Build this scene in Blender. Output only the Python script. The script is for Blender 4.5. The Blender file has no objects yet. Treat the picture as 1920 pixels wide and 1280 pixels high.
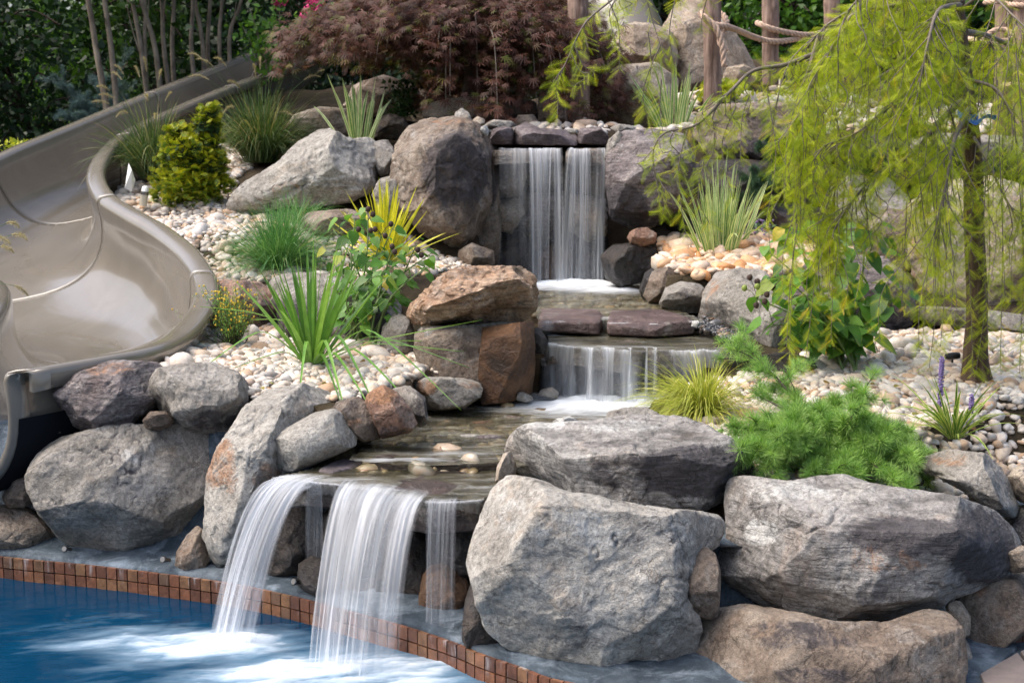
import bpy, math, random
import numpy as np
from mathutils import Vector

scene = bpy.context.scene
COL = scene.collection
R = math.radians

# ------------------------------------------------------------------ camera
CAM = np.array([0.0, 0.0, 1.9]); PITCH = R(8.0); F = 50 / 36 * 1920
cam_d = bpy.data.cameras.new("camera"); cam = bpy.data.objects.new("camera", cam_d); COL.objects.link(cam)
cam.location = CAM; cam.rotation_euler = (math.pi / 2 - PITCH, 0, 0)
cam_d.lens = 50; cam_d.sensor_width = 36; cam_d.clip_end = 2000
cam_d.dof.use_dof = True; cam_d.dof.focus_distance = 6.2; cam_d.dof.aperture_fstop = 5.6
scene.camera = cam

# ------------------------------------------------------------------ sky, sun, exposure
SUN_EL, SUN_AZ = R(58), R(-98)       # azimuth from +Y towards +X (negative = from the left)
w = bpy.data.worlds.new("World"); scene.world = w; w.use_nodes = True
nt = w.node_tree; bg = nt.nodes["Background"]
sky = nt.nodes.new("ShaderNodeTexSky"); sky.sky_type = 'NISHITA'; sky.sun_disc = False
sky.sun_elevation = SUN_EL; sky.sun_rotation = SUN_AZ; sky.air_density = 1.0; sky.dust_density = 6.0; sky.ozone_density = 1.0
nt.links.new(sky.outputs[0], bg.inputs[0]); bg.inputs[1].default_value = 0.15
sd = bpy.data.lights.new("sun", 'SUN'); so = bpy.data.objects.new("sun", sd); COL.objects.link(so)
sd.energy = 1.05; sd.angle = R(60); sd.color = (1.0, 0.97, 0.92)
sdir = Vector((math.sin(SUN_AZ) * math.cos(SUN_EL), math.cos(SUN_AZ) * math.cos(SUN_EL), math.sin(SUN_EL)))
so.rotation_euler = sdir.to_track_quat('Z', 'Y').to_euler()
scene.view_settings.view_transform = 'Standard'; scene.view_settings.look = 'None'
scene.view_settings.exposure = 1.02; scene.view_settings.gamma = 1.0
scene.cycles.max_bounces = 6; scene.cycles.diffuse_bounces = 3; scene.cycles.glossy_bounces = 3
scene.cycles.transmission_bounces = 4; scene.cycles.transparent_max_bounces = 24
scene.cycles.sample_clamp_indirect = 4.0; scene.cycles.use_denoising = True
scene.cycles.caustics_reflective = False; scene.cycles.caustics_refractive = False

# ------------------------------------------------------------------ picture -> world helpers
FW = np.array([0, math.cos(PITCH), -math.sin(PITCH)]); UP = np.array([0, math.sin(PITCH), math.cos(PITCH)]); RT = np.array([1.0, 0, 0])
def ray(px, py):
    return FW + RT * ((px - 960) / F) + UP * ((640 - py) / F)
def P(px, py, Y):
    d = ray(px, py); return CAM + d * (Y / d[1])
def PZ(px, py, z):
    d = ray(px, py); return CAM + d * ((z - CAM[2]) / d[2])

# ------------------------------------------------------------------ noise
_rs = np.random.RandomState(7)
_perm = np.concatenate([_rs.permutation(256)] * 3).astype(np.int64)
_val = _rs.rand(256) * 2 - 1
def vn(p):
    p = np.asarray(p, float); i = np.floor(p).astype(np.int64); f = p - i; f = f * f * f * (f * (f * 6 - 15) + 10)
    def h(a, b, c): return _val[_perm[_perm[_perm[(i[..., 0] + a) & 255] + ((i[..., 1] + b) & 255)] + ((i[..., 2] + c) & 255)]]
    x, y, z = f[..., 0], f[..., 1], f[..., 2]
    def L(a, b, t): return a + (b - a) * t
    return L(L(L(h(0,0,0), h(1,0,0), x), L(h(0,1,0), h(1,1,0), x), y), L(L(h(0,0,1), h(1,0,1), x), L(h(0,1,1), h(1,1,1), x), y), z)
def fbm(p, o=4, g=0.5):
    s = 0; a = 1; t = 0; p = np.asarray(p, float)
    for k in range(o):
        s = s + a * vn(p * (2.03 ** k) + k * 17.3); t += a; a *= g
    return s / t

# ------------------------------------------------------------------ mesh accumulator
class Acc:
    def __init__(s): s.v = []; s.f = {}; s.n = 0; s.a = []; s.uv = []
    def add(s, v, f, var=None, uv=None):
        v = np.asarray(v, float).reshape(-1, 3); f = np.asarray(f, np.int64)
        s.v.append(v); s.f.setdefault(f.shape[1], []).append(f + s.n)
        c = np.zeros((len(v), 3))
        if var is not None: 
            var = np.asarray(var, float)
            if var.ndim == 2: c[:, :var.shape[1]] = var
            else: c[:, 0] = var
        s.a.append(c); s.uv.append(np.zeros((len(v), 2)) if uv is None else np.asarray(uv, float).reshape(-1, 2))
        s.n += len(v)
    def build(s, name, mat, parent=None, smooth=True, loc=None):
        me = bpy.data.meshes.new(name)
        if s.n:
            v = np.concatenate(s.v)
            loc = np.zeros(3) if loc is None else np.asarray(loc, float)
            off = loc.copy()
            if parent is not None: off = off + np.array(parent_world(parent))
            v = v - off
            faces = [(k, np.concatenate(x)) for k, x in s.f.items()]
            li = np.concatenate([x.ravel() for k, x in faces]); cnt = np.concatenate([np.full(len(x), k) for k, x in faces])
            me.vertices.add(len(v)); me.vertices.foreach_set('co', v.astype(np.float32).ravel())
            me.loops.add(len(li)); me.loops.foreach_set('vertex_index', li.astype(np.int32))
            st = np.concatenate([[0], np.cumsum(cnt)[:-1]])
            me.polygons.add(len(cnt)); me.polygons.foreach_set('loop_start', st.astype(np.int32)); me.polygons.foreach_set('loop_total', cnt.astype(np.int32))
            me.polygons.foreach_set('use_smooth', np.full(len(cnt), smooth))
            at = me.attributes.new('var', 'FLOAT_VECTOR', 'POINT'); at.data.foreach_set('vector', np.concatenate(s.a).astype(np.float32).ravel())
            uvl = me.uv_layers.new(name='UVMap'); uvl.data.foreach_set('uv', np.concatenate(s.uv)[li].astype(np.float32).ravel())
            me.update(calc_edges=True)
        o = bpy.data.objects.new(name, me); COL.objects.link(o)
        me.materials.append(mat)
        if parent is not None: o.parent = parent
        if loc is not None: o.location = loc
        return o
_pw = {}
def parent_world(p):
    t = Vector(p.location)
    while p.parent: p = p.parent; t = t + Vector(p.location)
    return t
def tag(o, label, cat=None, group=None, kind=None):
    o['label'] = label
    if cat: o['category'] = cat
    if group: o['group'] = group
    if kind: o['kind'] = kind
    return o
def empty(name, loc, label, cat, group=None):
    o = bpy.data.objects.new(name, None); COL.objects.link(o); o.location = [float(c) for c in loc]; o.empty_display_size = .05
    return tag(o, label, cat, group)
def nrm(v): return v / (np.linalg.norm(v, axis=-1, keepdims=True) + 1e-12)

def tube(acc, pts, rad, n=6, var=0.5, cap=True):
    pts = np.asarray(pts, float); m = len(pts); rad = np.broadcast_to(np.asarray(rad, float), (m,))
    T = nrm(np.gradient(pts, axis=0)); ref = np.array([0.3, 0.9, 0.2]) if abs(T[0][2]) > .7 else np.array([0, 0, 1.0])
    A = nrm(np.cross(T, ref)); B = np.cross(T, A)
    th = np.linspace(0, 2 * np.pi, n, endpoint=False)
    v = pts[:, None] + rad[:, None, None] * (np.cos(th)[None, :, None] * A[:, None] + np.sin(th)[None, :, None] * B[:, None])
    i = np.arange(m - 1)[:, None] * n; j = np.arange(n)[None]; j2 = (j + 1) % n
    f = np.stack([i + j, i + j2, i + n + j2, i + n + j], -1).reshape(-1, 4)
    uv = np.stack(np.broadcast_arrays(j / n, np.arange(m)[:, None] / (m - 1)), -1)
    acc.add(v, f, np.full(m * n, var), uv)
    if cap:
        for k in (0, m - 1):
            c = np.concatenate([v[k], pts[k:k+1]]); acc.add(c, [[q, (q + 1) % n, n] for q in range(n)], np.full(n + 1, var))
def spline(pts, n):
    pts = np.asarray(pts, float); k = len(pts)
    d = np.concatenate([[0], np.cumsum(np.linalg.norm(np.diff(pts, axis=0), axis=1))]); d /= d[-1]
    t = np.linspace(0, 1, n); i = np.clip(np.searchsorted(d, t, side='right') - 1, 0, k - 2)
    p0 = pts[np.maximum(i - 1, 0)]; p1 = pts[i]; p2 = pts[i + 1]; p3 = pts[np.minimum(i + 2, k - 1)]
    u = ((t - d[i]) / (d[i + 1] - d[i]))[:, None]
    return .5 * ((2 * p1) + (p2 - p0) * u + (2 * p0 - 5 * p1 + 4 * p2 - p3) * u**2 + (3 * p1 - p0 - 3 * p2 + p3) * u**3)
def blades(acc, base, dr, L, wd, droop, rng, seg=7, fold=0.0, tip=1.0, side=None, wfun=None, z=None):
    """ribbons: p(t) = base + dr*L*t, bending down by droop*L*t^2.  UV: u across, v along."""
    N = len(base); t = np.linspace(0, 1, seg + 1)
    L = np.broadcast_to(L, (N,)); wd = np.broadcast_to(wd, (N,)); droop = np.broadcast_to(droop, (N,))
    c = base[:, None] + dr[:, None] * (L[:, None] * t)[..., None]
    c[..., 2] -= (droop * L)[:, None] * t[None] ** 2.2
    if side is None:
        h = np.stack([-dr[:, 1], dr[:, 0], np.zeros(N)], -1) + rng.normal(0, .25, (N, 3)); side = nrm(h)
    T = nrm(np.gradient(c, axis=1)); S = nrm(np.broadcast_to(side[:, None], T.shape) - T * np.sum(T * side[:, None], -1, keepdims=True)); Nn = np.cross(T, S)
    wf = (np.minimum(1, .55 + t * 2.2) * (1 - t ** 2.5 * tip)) if wfun is None else wfun(t)
    ww = .5 * wd[:, None] * wf[None]
    l = c - S * ww[..., None] + Nn * (fold * ww)[..., None]; r = c + S * ww[..., None] + Nn * (fold * ww)[..., None]
    v = np.stack([l, c, r], 2)
    var = rng.rand(N)
    k = seg + 1
    b = (np.arange(N) * k * 3)[:, None, None]; i = np.arange(seg)[None, :, None] * 3; q = np.arange(2)[None, None]
    a0 = b + i + q; f = np.stack([a0, a0 + 1, a0 + 4, a0 + 3], -1).reshape(-1, 4)
    uv = np.zeros((N, k, 3, 2)); uv[..., 0] = np.array([0, .5, 1]); uv[..., 1] = t[None, :, None]
    vv = np.zeros((N, k, 3, 3)); vv[..., 0] = var[:, None, None]; vv[..., 1] = t[None, :, None]
    acc.add(v.reshape(-1, 3), f, vv.reshape(-1, 3), uv.reshape(-1, 2))
    return c
def scatter(acc, tv, tf, pos, M, var, tvar=None, tuv=None):
    """place template (tv,tf) at pos with 3x3 matrices M (columns = axes, scaled)"""
    N = len(pos); k = len(tv)
    v = np.einsum('nij,kj->nki', M, tv) + pos[:, None]
    f = (tf[None] + (np.arange(N) * k)[:, None, None]).reshape(-1, tf.shape[1])
    vv = np.zeros((N, k, 3)); var = np.asarray(var); 
    if var.ndim == 1: vv[..., 0] = var[:, None]
    else: vv[..., :var.shape[1]] = var[:, None]
    if tvar is not None: vv[..., 1] = tvar[None]
    uv = None if tuv is None else np.broadcast_to(tuv[None], (N, k, 2)).reshape(-1, 2)
    acc.add(v.reshape(-1, 3), f, vv.reshape(-1, 3), uv)
def frames(zdir, rng, up=None, scale=1.0):
    """matrices with local X along zdir, local Z approx up"""
    X = nrm(zdir); N = len(X)
    up = rng.normal(0, 1, (N, 3)) if up is None else up
    Y = nrm(np.cross(up, X)); Z = np.cross(X, Y)
    return np.stack([X, Y, Z], -1) * np.broadcast_to(scale, (N,))[:, None, None]
def rdirs(rng, N): return nrm(rng.normal(0, 1, (N, 3)))

# ------------------------------------------------------------------ materials
class NT:
    def __init__(s, name):
        s.m = bpy.data.materials.new(name); s.m.use_nodes = True; s.t = s.m.node_tree; s.t.nodes.clear()
        s.out = s.n('OutputMaterial')
    def n(s, typ, **kw):
        nd = s.t.nodes.new('ShaderNode' + typ)
        for k, v in kw.items():
            if k.startswith('i_'):
                key = k[2:]; key = int(key) if key.isdigit() else key.replace('_', ' ')
                s.set(nd.inputs[key], v)
            else: setattr(nd, k, v)
        return nd
    def set(s, sock, v):
        if isinstance(v, bpy.types.NodeSocket): s.t.links.new(v, sock)
        else:
            if sock.type == 'RGBA' and len(v) == 3: v = (*v, 1)
            sock.default_value = v
    def noise(s, scale, detail=4, rough=.55, vec=None, dist=0.0):
        nd = s.n('TexNoise'); nd.inputs['Scale'].default_value = scale; nd.inputs['Detail'].default_value = detail
        nd.inputs['Roughness'].default_value = rough; nd.inputs['Distortion'].default_value = dist
        if vec is not None: s.set(nd.inputs['Vector'], vec)
        return nd.outputs['Fac']
    def ramp(s, fac, stops, interp='LINEAR'):
        nd = s.n('ValToRGB'); e = nd.color_ramp.elements; nd.color_ramp.interpolation = interp
        while len(e) < len(stops): e.new(.5)
        for q, (p, c) in zip(e, stops):
            q.position = p; c = (c, c, c) if not hasattr(c, '__len__') else c; q.color = (*c, 1)
        s.set(nd.inputs[0], fac); return nd.outputs[0]
    def mix(s, fac, a, b, mode='MIX'):
        nd = s.n('Mix', data_type='RGBA', blend_type=mode); s.set(nd.inputs[0], fac); s.set(nd.inputs[6], a); s.set(nd.inputs[7], b); return nd.outputs[2]
    def math(s, op, a, b=0.0, clamp=False):
        nd = s.n('Math', operation=op, use_clamp=clamp); s.set(nd.inputs[0], a); s.set(nd.inputs[1], b); return nd.outputs[0]
    def bump(s, h, strength, dist, nrm=None):
        nd = s.n('Bump'); s.set(nd.inputs['Strength'], strength); nd.inputs['Distance'].default_value = dist; s.set(nd.inputs['Height'], h)
        if nrm is not None: s.set(nd.inputs['Normal'], nrm)
        return nd.outputs[0]
    def attr(s, name='var'): return s.n('Attribute', attribute_name=name)
    def sep(s, v): nd = s.n('SeparateXYZ'); s.set(nd.inputs[0], v); return nd.outputs
    def mapping(s, vec, scale=(1,1,1), loc=None):
        nd = s.n('Mapping'); s.set(nd.inputs[0], vec); nd.inputs['Scale'].default_value = scale
        if loc is not None: s.set(nd.inputs['Location'], loc)
        return nd.outputs[0]
    def bsdf(s, col, rough=.7, normal=None, spec=.5, **kw):
        nd = s.n('BsdfPrincipled'); s.set(nd.inputs['Base Color'], col); s.set(nd.inputs['Roughness'], rough)
        s.set(nd.inputs['Specular IOR Level'], spec)
        if normal is not None: s.set(nd.inputs['Normal'], normal)
        for k, v in kw.items(): s.set(nd.inputs[k.replace('_', ' ')], v)
        return nd.outputs[0]
    def surf(s, sh): s.t.links.new(sh, s.out.inputs[0]); return s.m

def rock_mat(name, c, rough=.8, wet=0.0, strata=0.0, contrast=1.0, patch=((.36,.34,.31), .35)):
    """c: three base colours dark..light.  'var' attribute: x dark mineral stain, crack and painted shade, y pale lime stain and painted light, z rusty stain"""
    m = NT(name)
    tc = m.n('TexCoord').outputs['Object']; oi = m.n('ObjectInfo')
    off = m.n('VectorMath', operation='SCALE'); m.set(off.inputs[0], (37.1, 21.7, 11.3)); m.set(off.inputs[3], oi.outputs['Random'])
    add = m.n('VectorMath', operation='ADD'); m.set(add.inputs[0], tc); m.set(add.inputs[1], off.outputs[0]); v = add.outputs[0]
    big = m.noise(2.6, 6, .6, v, .6); mid = m.noise(9, 8, .68, v, .35); fine = m.noise(55, 5, .7, v); grit = m.noise(230, 3, .7, v)
    f = m.math('ADD', m.math('MULTIPLY', big, .6), m.math('MULTIPLY', mid, .4))
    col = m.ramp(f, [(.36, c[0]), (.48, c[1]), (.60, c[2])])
    # veins and lichen-like patches
    pm = m.ramp(m.noise(5.5, 7, .7, m.mapping(v, (1, 1, 1), (5.2, 1.1, 8.8)), 1.2), [(.53, 0.0), (.60, 1.0)])
    col = m.mix(m.math('MULTIPLY', pm, patch[1]), col, patch[0])
    rs = m.ramp(m.noise(3.7, 6, .7, m.mapping(v, (1, 1, 1), (1.2, 9.1, 3.8)), .9), [(.55, 0.0), (.66, 1.0)])
    col = m.mix(m.math('MULTIPLY', rs, .28 * contrast), col, (c[1][0] * 1.25, c[1][1] * .92, c[1][2] * .66))
    at = m.sep(m.attr().outputs['Vector'])
    def msk(ch, s1, s2):
        return m.ramp(m.math('ADD', ch, m.math('MULTIPLY', m.math('SUBTRACT', m.noise(s1, 7, .75, v, .5), .5), 1.5)), [(.34, 0.0), (.54, 1.0)])
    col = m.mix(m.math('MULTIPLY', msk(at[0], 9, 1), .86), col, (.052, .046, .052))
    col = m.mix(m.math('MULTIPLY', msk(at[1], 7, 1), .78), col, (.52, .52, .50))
    col = m.mix(m.math('MULTIPLY', msk(at[2], 8, 1), .78), col, (.33, .17, .085))
    # speckle, pits and fine cracks
    col = m.mix(1.0, col, m.ramp(fine, [(.30, .50), (.5, .98), (.68, 1.30)]), 'MULTIPLY')
    col = m.mix(1.0, col, m.ramp(grit, [(.32, .66), (.5, 1.0), (.68, 1.22)]), 'MULTIPLY')
    vor = m.n('TexVoronoi', feature='DISTANCE_TO_EDGE'); vor.inputs['Scale'].default_value = 3.1
    wv = m.n('VectorMath', operation='ADD'); m.set(wv.inputs[0], v)
    nz = m.n('TexNoise'); nz.inputs['Scale'].default_value = 3.3; nz.inputs['Detail'].default_value = 6; m.set(nz.inputs['Vector'], v)
    sc = m.n('VectorMath', operation='SCALE'); m.set(sc.inputs[0], nz.outputs['Color']); sc.inputs[3].default_value = .95
    m.set(wv.inputs[1], sc.outputs[0]); m.set(vor.inputs['Vector'], wv.outputs[0])
    crack = m.ramp(vor.outputs['Distance'], [(0.0, 0.0), (.014, 1.0)])
    crm = m.math('MAXIMUM', crack, m.ramp(m.noise(2.3, 3, .5, m.mapping(v, (1, 1, 1), (7, 2, 5))), [(.46, 1.0), (.56, 0.25)]))
    col = m.mix(1.0, col, m.mix(crm, (.45, .42, .40), (1, 1, 1)), 'MULTIPLY')
    ridg = m.math('ABSOLUTE', m.math('SUBTRACT', m.noise(14, 6, .7, v, .4), .5))
    h = m.math('ADD', m.math('MULTIPLY', mid, 1.0), m.math('MULTIPLY', fine, .28))
    h = m.math('ADD', h, m.math('MULTIPLY', ridg, .75)); h = m.math('ADD', h, m.math('MULTIPLY', crm, .10)); h = m.math('ADD', h, m.math('MULTIPLY', grit, .10))
    if strata:
        st = m.noise(7, 5, .6, m.mapping(v, (1.0, 1.0, 7.5)), .7); h = m.math('ADD', h, m.math('MULTIPLY', st, strata))
        col = m.mix(1.0, col, m.ramp(st, [(.38, .60), (.5, 1.0), (.62, 1.12)]), 'MULTIPLY')
    n1 = m.bump(h, .85, .035)
    return m.surf(m.bsdf(col, m.math('ADD', m.math('MULTIPLY', fine, .3), rough - .15) if not wet else m.math('ADD', m.math('MULTIPLY', mid, .35), rough - .1), n1, .35 + wet * .5))

MAT = {}
MAT['grey']   = rock_mat('grey_rock',   ((.13,.118,.10), (.25,.232,.205), (.37,.35,.32)))
MAT['pale']   = rock_mat('pale_rock',   ((.20,.183,.16), (.34,.32,.285), (.47,.45,.41)))
MAT['brown']  = rock_mat('brown_rock',  ((.085,.066,.052), (.20,.155,.12), (.30,.25,.20)))
MAT['purple'] = rock_mat('purple_rock', ((.06,.05,.055), (.155,.13,.13), (.27,.24,.23)), .7, strata=.5)
MAT['mauve']  = rock_mat('mauve_rock', ((.10,.08,.085), (.17,.14,.145), (.24,.205,.21)), .72, strata=.25, contrast=.3)
MAT['orange'] = rock_mat('orange_rock', ((.20,.12,.075), (.38,.25,.165), (.50,.38,.28)), .8, strata=.7)
MAT['tan']    = rock_mat('tan_rock',    ((.24,.185,.135), (.37,.30,.23), (.46,.40,.33)), .85, contrast=.5)
MAT['red']    = rock_mat('red_rock',    ((.15,.075,.05), (.28,.17,.12), (.36,.26,.20)), .65)
MAT['strat']  = rock_mat('layered_rock', ((.13,.12,.11), (.28,.265,.25), (.40,.385,.36)), .75, strata=.45)
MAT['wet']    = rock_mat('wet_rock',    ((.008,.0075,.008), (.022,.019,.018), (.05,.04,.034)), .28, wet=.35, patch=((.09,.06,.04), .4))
MAT['wetred'] = rock_mat('wet_red_slab', ((.05,.03,.028), (.11,.07,.064), (.17,.12,.11)), .32, wet=.3)
MAT['wettan'] = rock_mat('wet_tan_slab', ((.065,.048,.034), (.14,.108,.08), (.23,.185,.145)), .3, wet=.3, strata=.3)
MAT['lipst']  = rock_mat('wet_lip_stone', ((.018,.012,.011), (.045,.03,.026), (.085,.062,.052)), .26, wet=.3, strata=.3)
MAT['rust']   = rock_mat('rust_wet_rock', ((.035,.018,.010), (.10,.048,.022), (.17,.095,.05)), .4, wet=.2, patch=((.2,.09,.03), .3))

def leaf_mat(name, stops, rough=.5, trans=.3, uvmode=None, stripe=None, spec=.35, mottle=.25):
    m = NT(name); at = m.sep(m.attr().outputs['Vector'])
    col = m.ramp(at[0], stops)
    if uvmode == 'tip':        # colour along the blade
        col = m.mix(m.ramp(at[1], [(stripe[1], 0.0), (stripe[2], 1.0)]), col, stripe[0])
    if uvmode == 'stripe':     # margins of another colour
        u = m.sep(m.n('TexCoord').outputs['UV'])[0]
        e = m.math('ABSOLUTE', m.math('SUBTRACT', u, .5))
        e = m.math('ADD', e, m.math('MULTIPLY', m.math('SUBTRACT', at[0], .5), .12))
        col = m.mix(m.ramp(e, [(stripe[1], 0.0), (stripe[1] + .06, 1.0)]), col, stripe[0])
    n = m.noise(18, 3, .6, m.n('TexCoord').outputs['Object'])
    col = m.mix(mottle * 2, col, m.ramp(n, [(.3, .55), (.7, 1.35)]), 'MULTIPLY')
    b = m.bsdf(col, rough, None, spec)
    tr = m.n('BsdfTranslucent'); m.set(tr.inputs[0], m.mix(1.0, col, (1.5, 1.5, .8), 'MULTIPLY'))
    mx = m.n('MixShader'); mx.inputs[0].default_value = trans; m.t.links.new(b, mx.inputs[1]); m.t.links.new(tr.outputs[0], mx.inputs[2])
    return m.surf(mx.outputs[0])
def plain(name, c, rough=.5, spec=.5, noise=.0, ns=20, bump=0, **kw):
    m = NT(name); tc = m.n('TexCoord').outputs['Object']; col = c
    n = m.noise(ns, 5, .6, tc)
    if noise: col = m.mix(1.0, c, m.ramp(n, [(.3, 1 - noise), (.7, 1 + noise)]), 'MULTIPLY')
    return m.surf(m.bsdf(col, rough, m.bump(n, bump, .01) if bump else None, spec, **kw))
def bark_mat(name, c1, c2, sc=(30, 30, 3), bump=.9):
    m = NT(name); tc = m.n('TexCoord').outputs['Object']
    n = m.noise(1, 6, .7, m.mapping(tc, sc), .3); n2 = m.noise(6, 4, .6, tc)
    col = m.mix(1.0, m.ramp(n, [(.35, c1), (.62, c2)]), m.ramp(n2, [(.3, .7), (.7, 1.25)]), 'MULTIPLY')
    return m.surf(m.bsdf(col, .9, m.bump(n, bump, .02), .2))

# ------------------------------------------------------------------ rocks
_cube = {}
def cubesphere(N):
    if N in _cube: return _cube[N]
    g = np.tan(np.linspace(-1, 1, N + 1) * np.pi / 4); a, b = np.meshgrid(g, g, indexing='ij'); o = np.ones_like(a)
    vs, fs = [], []; k = 0
    for A in ((o, a, b), (-o, b, a), (b, o, a), (a, -o, b), (a, b, o), (b, a, -o)):
        vs.append(np.stack(A, -1).reshape(-1, 3)); i, j = np.meshgrid(np.arange(N), np.arange(N), indexing='ij'); q = (i * (N + 1) + j).ravel() + k
        fs.append(np.stack([q, q + N + 1, q + N + 2, q + 1], -1)); k += (N + 1) ** 2
    v = nrm(np.concatenate(vs)); f = np.concatenate(fs)
    key = np.round(v * 1e5).astype(np.int64); _, idx, inv = np.unique(key, axis=0, return_index=True, return_inverse=True)
    _cube[N] = (v[idx], inv.ravel()[f]); return _cube[N]
def polar(poly, n=720, smooth=3):
    poly = np.asarray(poly, float); th = np.linspace(0, 2 * np.pi, n, endpoint=False); r = np.zeros(n)
    A = poly; B = np.roll(poly, -1, 0)
    for k, t in enumerate(th):
        d = np.array([math.cos(t), math.sin(t)]); e = B - A
        den = d[0] * e[:, 1] - d[1] * e[:, 0]; den = np.where(abs(den) < 1e-12, 1e-12, den)
        s = (A[:, 0] * e[:, 1] - A[:, 1] * e[:, 0]) / den; u = (A[:, 0] * d[1] - A[:, 1] * d[0]) / den
        ok = (s > 0) & (u >= -1e-6) & (u <= 1 + 1e-6); r[k] = s[ok].max() if ok.any() else 0.01
    ker = np.ones(2 * smooth + 1) / (2 * smooth + 1); rr = np.concatenate([r[-smooth:], r, r[:smooth]])
    return np.convolve(rr, ker, 'valid')
def area_centroid(p):
    p = np.asarray(p, float); q = np.roll(p, -1, 0); c = p[:, 0] * q[:, 1] - q[:, 0] * p[:, 1]; a = c.sum() / 2
    return ((p + q) * c[:, None]).sum(0) / (6 * a)
_rc = [0]; GROW = {}
def rock_core(poly, org, A, B, C, D, N, p, seed, rough, ncut, facets, terr, Dback=None):
    """outline poly in (A,B) plane about org; C towards the viewer; D half thickness"""
    rng = np.random.RandomState(seed); s, f = cubesphere(N); R_ = polar(poly)
    rho = np.hypot(s[:, 0], s[:, 1]); th = np.arctan2(s[:, 1], s[:, 0]) % (2 * np.pi)
    sc = (rho ** p + abs(s[:, 2]) ** p) ** (-1 / p)
    fi = th / (2 * np.pi) * 720; i0 = np.floor(fi).astype(int) % 720; fr = fi - np.floor(fi); r = R_[i0] * (1 - fr) + R_[(i0 + 1) % 720] * fr
    Rm = R_.mean(); rn = r
    x = np.cos(th) * rho * sc * rn; y = np.sin(th) * rho * sc * rn; z = s[:, 2] * sc * D
    if Dback: z = np.where(z < 0, z * Dback / D, z)
    q = np.stack([x, y, z], 1); S = min(Rm, D * 1.2)
    n = nrm(np.stack([s[:, 0] / Rm, s[:, 1] / Rm, s[:, 2] / D], 1))
    so = rng.rand(3) * 50
    q += n * (fbm(q / (Rm * .9) + so, 2) * rough * 1.0 * Rm)[:, None] * np.array([.35, .35, 1.0])
    planes = [(np.array(nn, float), k) for nn, k in facets]
    for _ in range(ncut):
        d = rng.normal(0, 1, 3); d[2] = abs(d[2]) * .9 + .15; planes.append((d, rng.uniform(.66, .93)))
    for d, k in planes:
        d = d / np.linalg.norm(d)
        pj = q @ d; sup = pj.max(); lim = sup * k + fbm(q / (Rm * .5) + so * 1.7, 2) * Rm * .035
        ex = np.maximum(pj - lim, 0); q -= d * (ex * .93)[:, None]
    # chips: terraced noise, then finer roughness
    nn = fbm(q / (Rm * .55) + so, 3) * 3.2 + fbm(q / (Rm * .2) + so, 2) * .6
    fl = np.floor(nn); t = nn - fl; t = np.clip((t - .35) / .3, 0, 1); t = t * t * (3 - 2 * t)
    q += n * ((fl + t) * rough * .11 * terr * Rm)[:, None]
    q += n * (fbm(q / (Rm * .22) + so, 4, .55) * rough * (.22 if Rm < .2 else .15) * Rm)[:, None]
    q += n * ((.5 - abs(fbm(q / (Rm * .42) + so * 2, 3, .5))) * rough * .22 * Rm)[:, None]
    gc = fbm(q / (Rm * .75) + so * 3.1, 4, .55); msk_ = np.clip(fbm(q / (Rm * .9) + so, 2) * 4 + .35, 0, 1); crk = np.exp(-(gc / .028) ** 2) * msk_
    q -= n * (crk * rough * .16 * Rm)[:, None]
    # refit the silhouette to the outline
    nb = 150 if N >= 36 else (72 if N >= 24 else 36); tq = np.arctan2(q[:, 1], q[:, 0]) % (2 * np.pi); rq = np.hypot(q[:, 0], q[:, 1]); bi = (tq / (2 * np.pi) * nb).astype(int) % nb
    mx = np.zeros(nb); np.maximum.at(mx, bi, rq); tgt = R_[((np.arange(nb) + .5) * 720 / nb).astype(int)]
    g = np.where(mx > 0, tgt / np.maximum(mx, 1e-6), 1); g = np.convolve(np.concatenate([g[-2:], g, g[:2]]), np.array([.1,.2,.4,.2,.1]), 'valid').clip(.6, 2.2)
    gi = tq / (2 * np.pi) * nb - .5; i0 = np.floor(gi).astype(int); fr = gi - i0; gg = g[i0 % nb] * (1 - fr) + g[(i0 + 1) % nb] * fr
    q[:, 0] *= gg; q[:, 1] *= gg
    wv = q[:, :1] * A + q[:, 1:2] * B + q[:, 2:] * C
    rock_core.crk = crk
    return wv, q, f
def rock(label, poly, Y, D, mat='grey', N=36, p=2.7, rough=.16, ncut=9, facets=(), terr=1.0, stain_shade=(), name='boulder', cat='boulder', group=None, seed=None, Db=None, Dback=None):
    _rc[0] += 1; seed = _rc[0] * 13 + 5 if seed is None else seed
    pp = np.asarray(poly, float); c = area_centroid(pp)
    if group in GROW: pp = c + (pp - c) * GROW[group]
    C0 = P(c[0], c[1], Y)
    d = nrm(C0 - CAM); A = nrm(np.cross(d, [0, 0, 1])); B = np.cross(A, d)
    m = ((C0 - CAM) @ FW) / F
    pl = np.stack([(pp[:, 0] - c[0]) * m, -(pp[:, 1] - c[1]) * m], 1)
    wv, q, f = rock_core(pl, C0, A, B, -d, D, N, p, seed, rough, ncut, facets, terr, Dback)
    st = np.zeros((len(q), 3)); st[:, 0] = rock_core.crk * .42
    for (sx, sy, rx, ry, ch, val) in stain_shade:
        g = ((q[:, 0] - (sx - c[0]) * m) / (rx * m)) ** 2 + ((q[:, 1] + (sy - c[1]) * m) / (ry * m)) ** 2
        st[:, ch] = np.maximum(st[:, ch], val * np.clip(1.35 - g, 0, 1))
    a = Acc(); a.add(wv + C0, f, st)
    o = a.build(name, MAT[mat], loc=C0); tag(o, label, cat, group)
    return o
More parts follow.
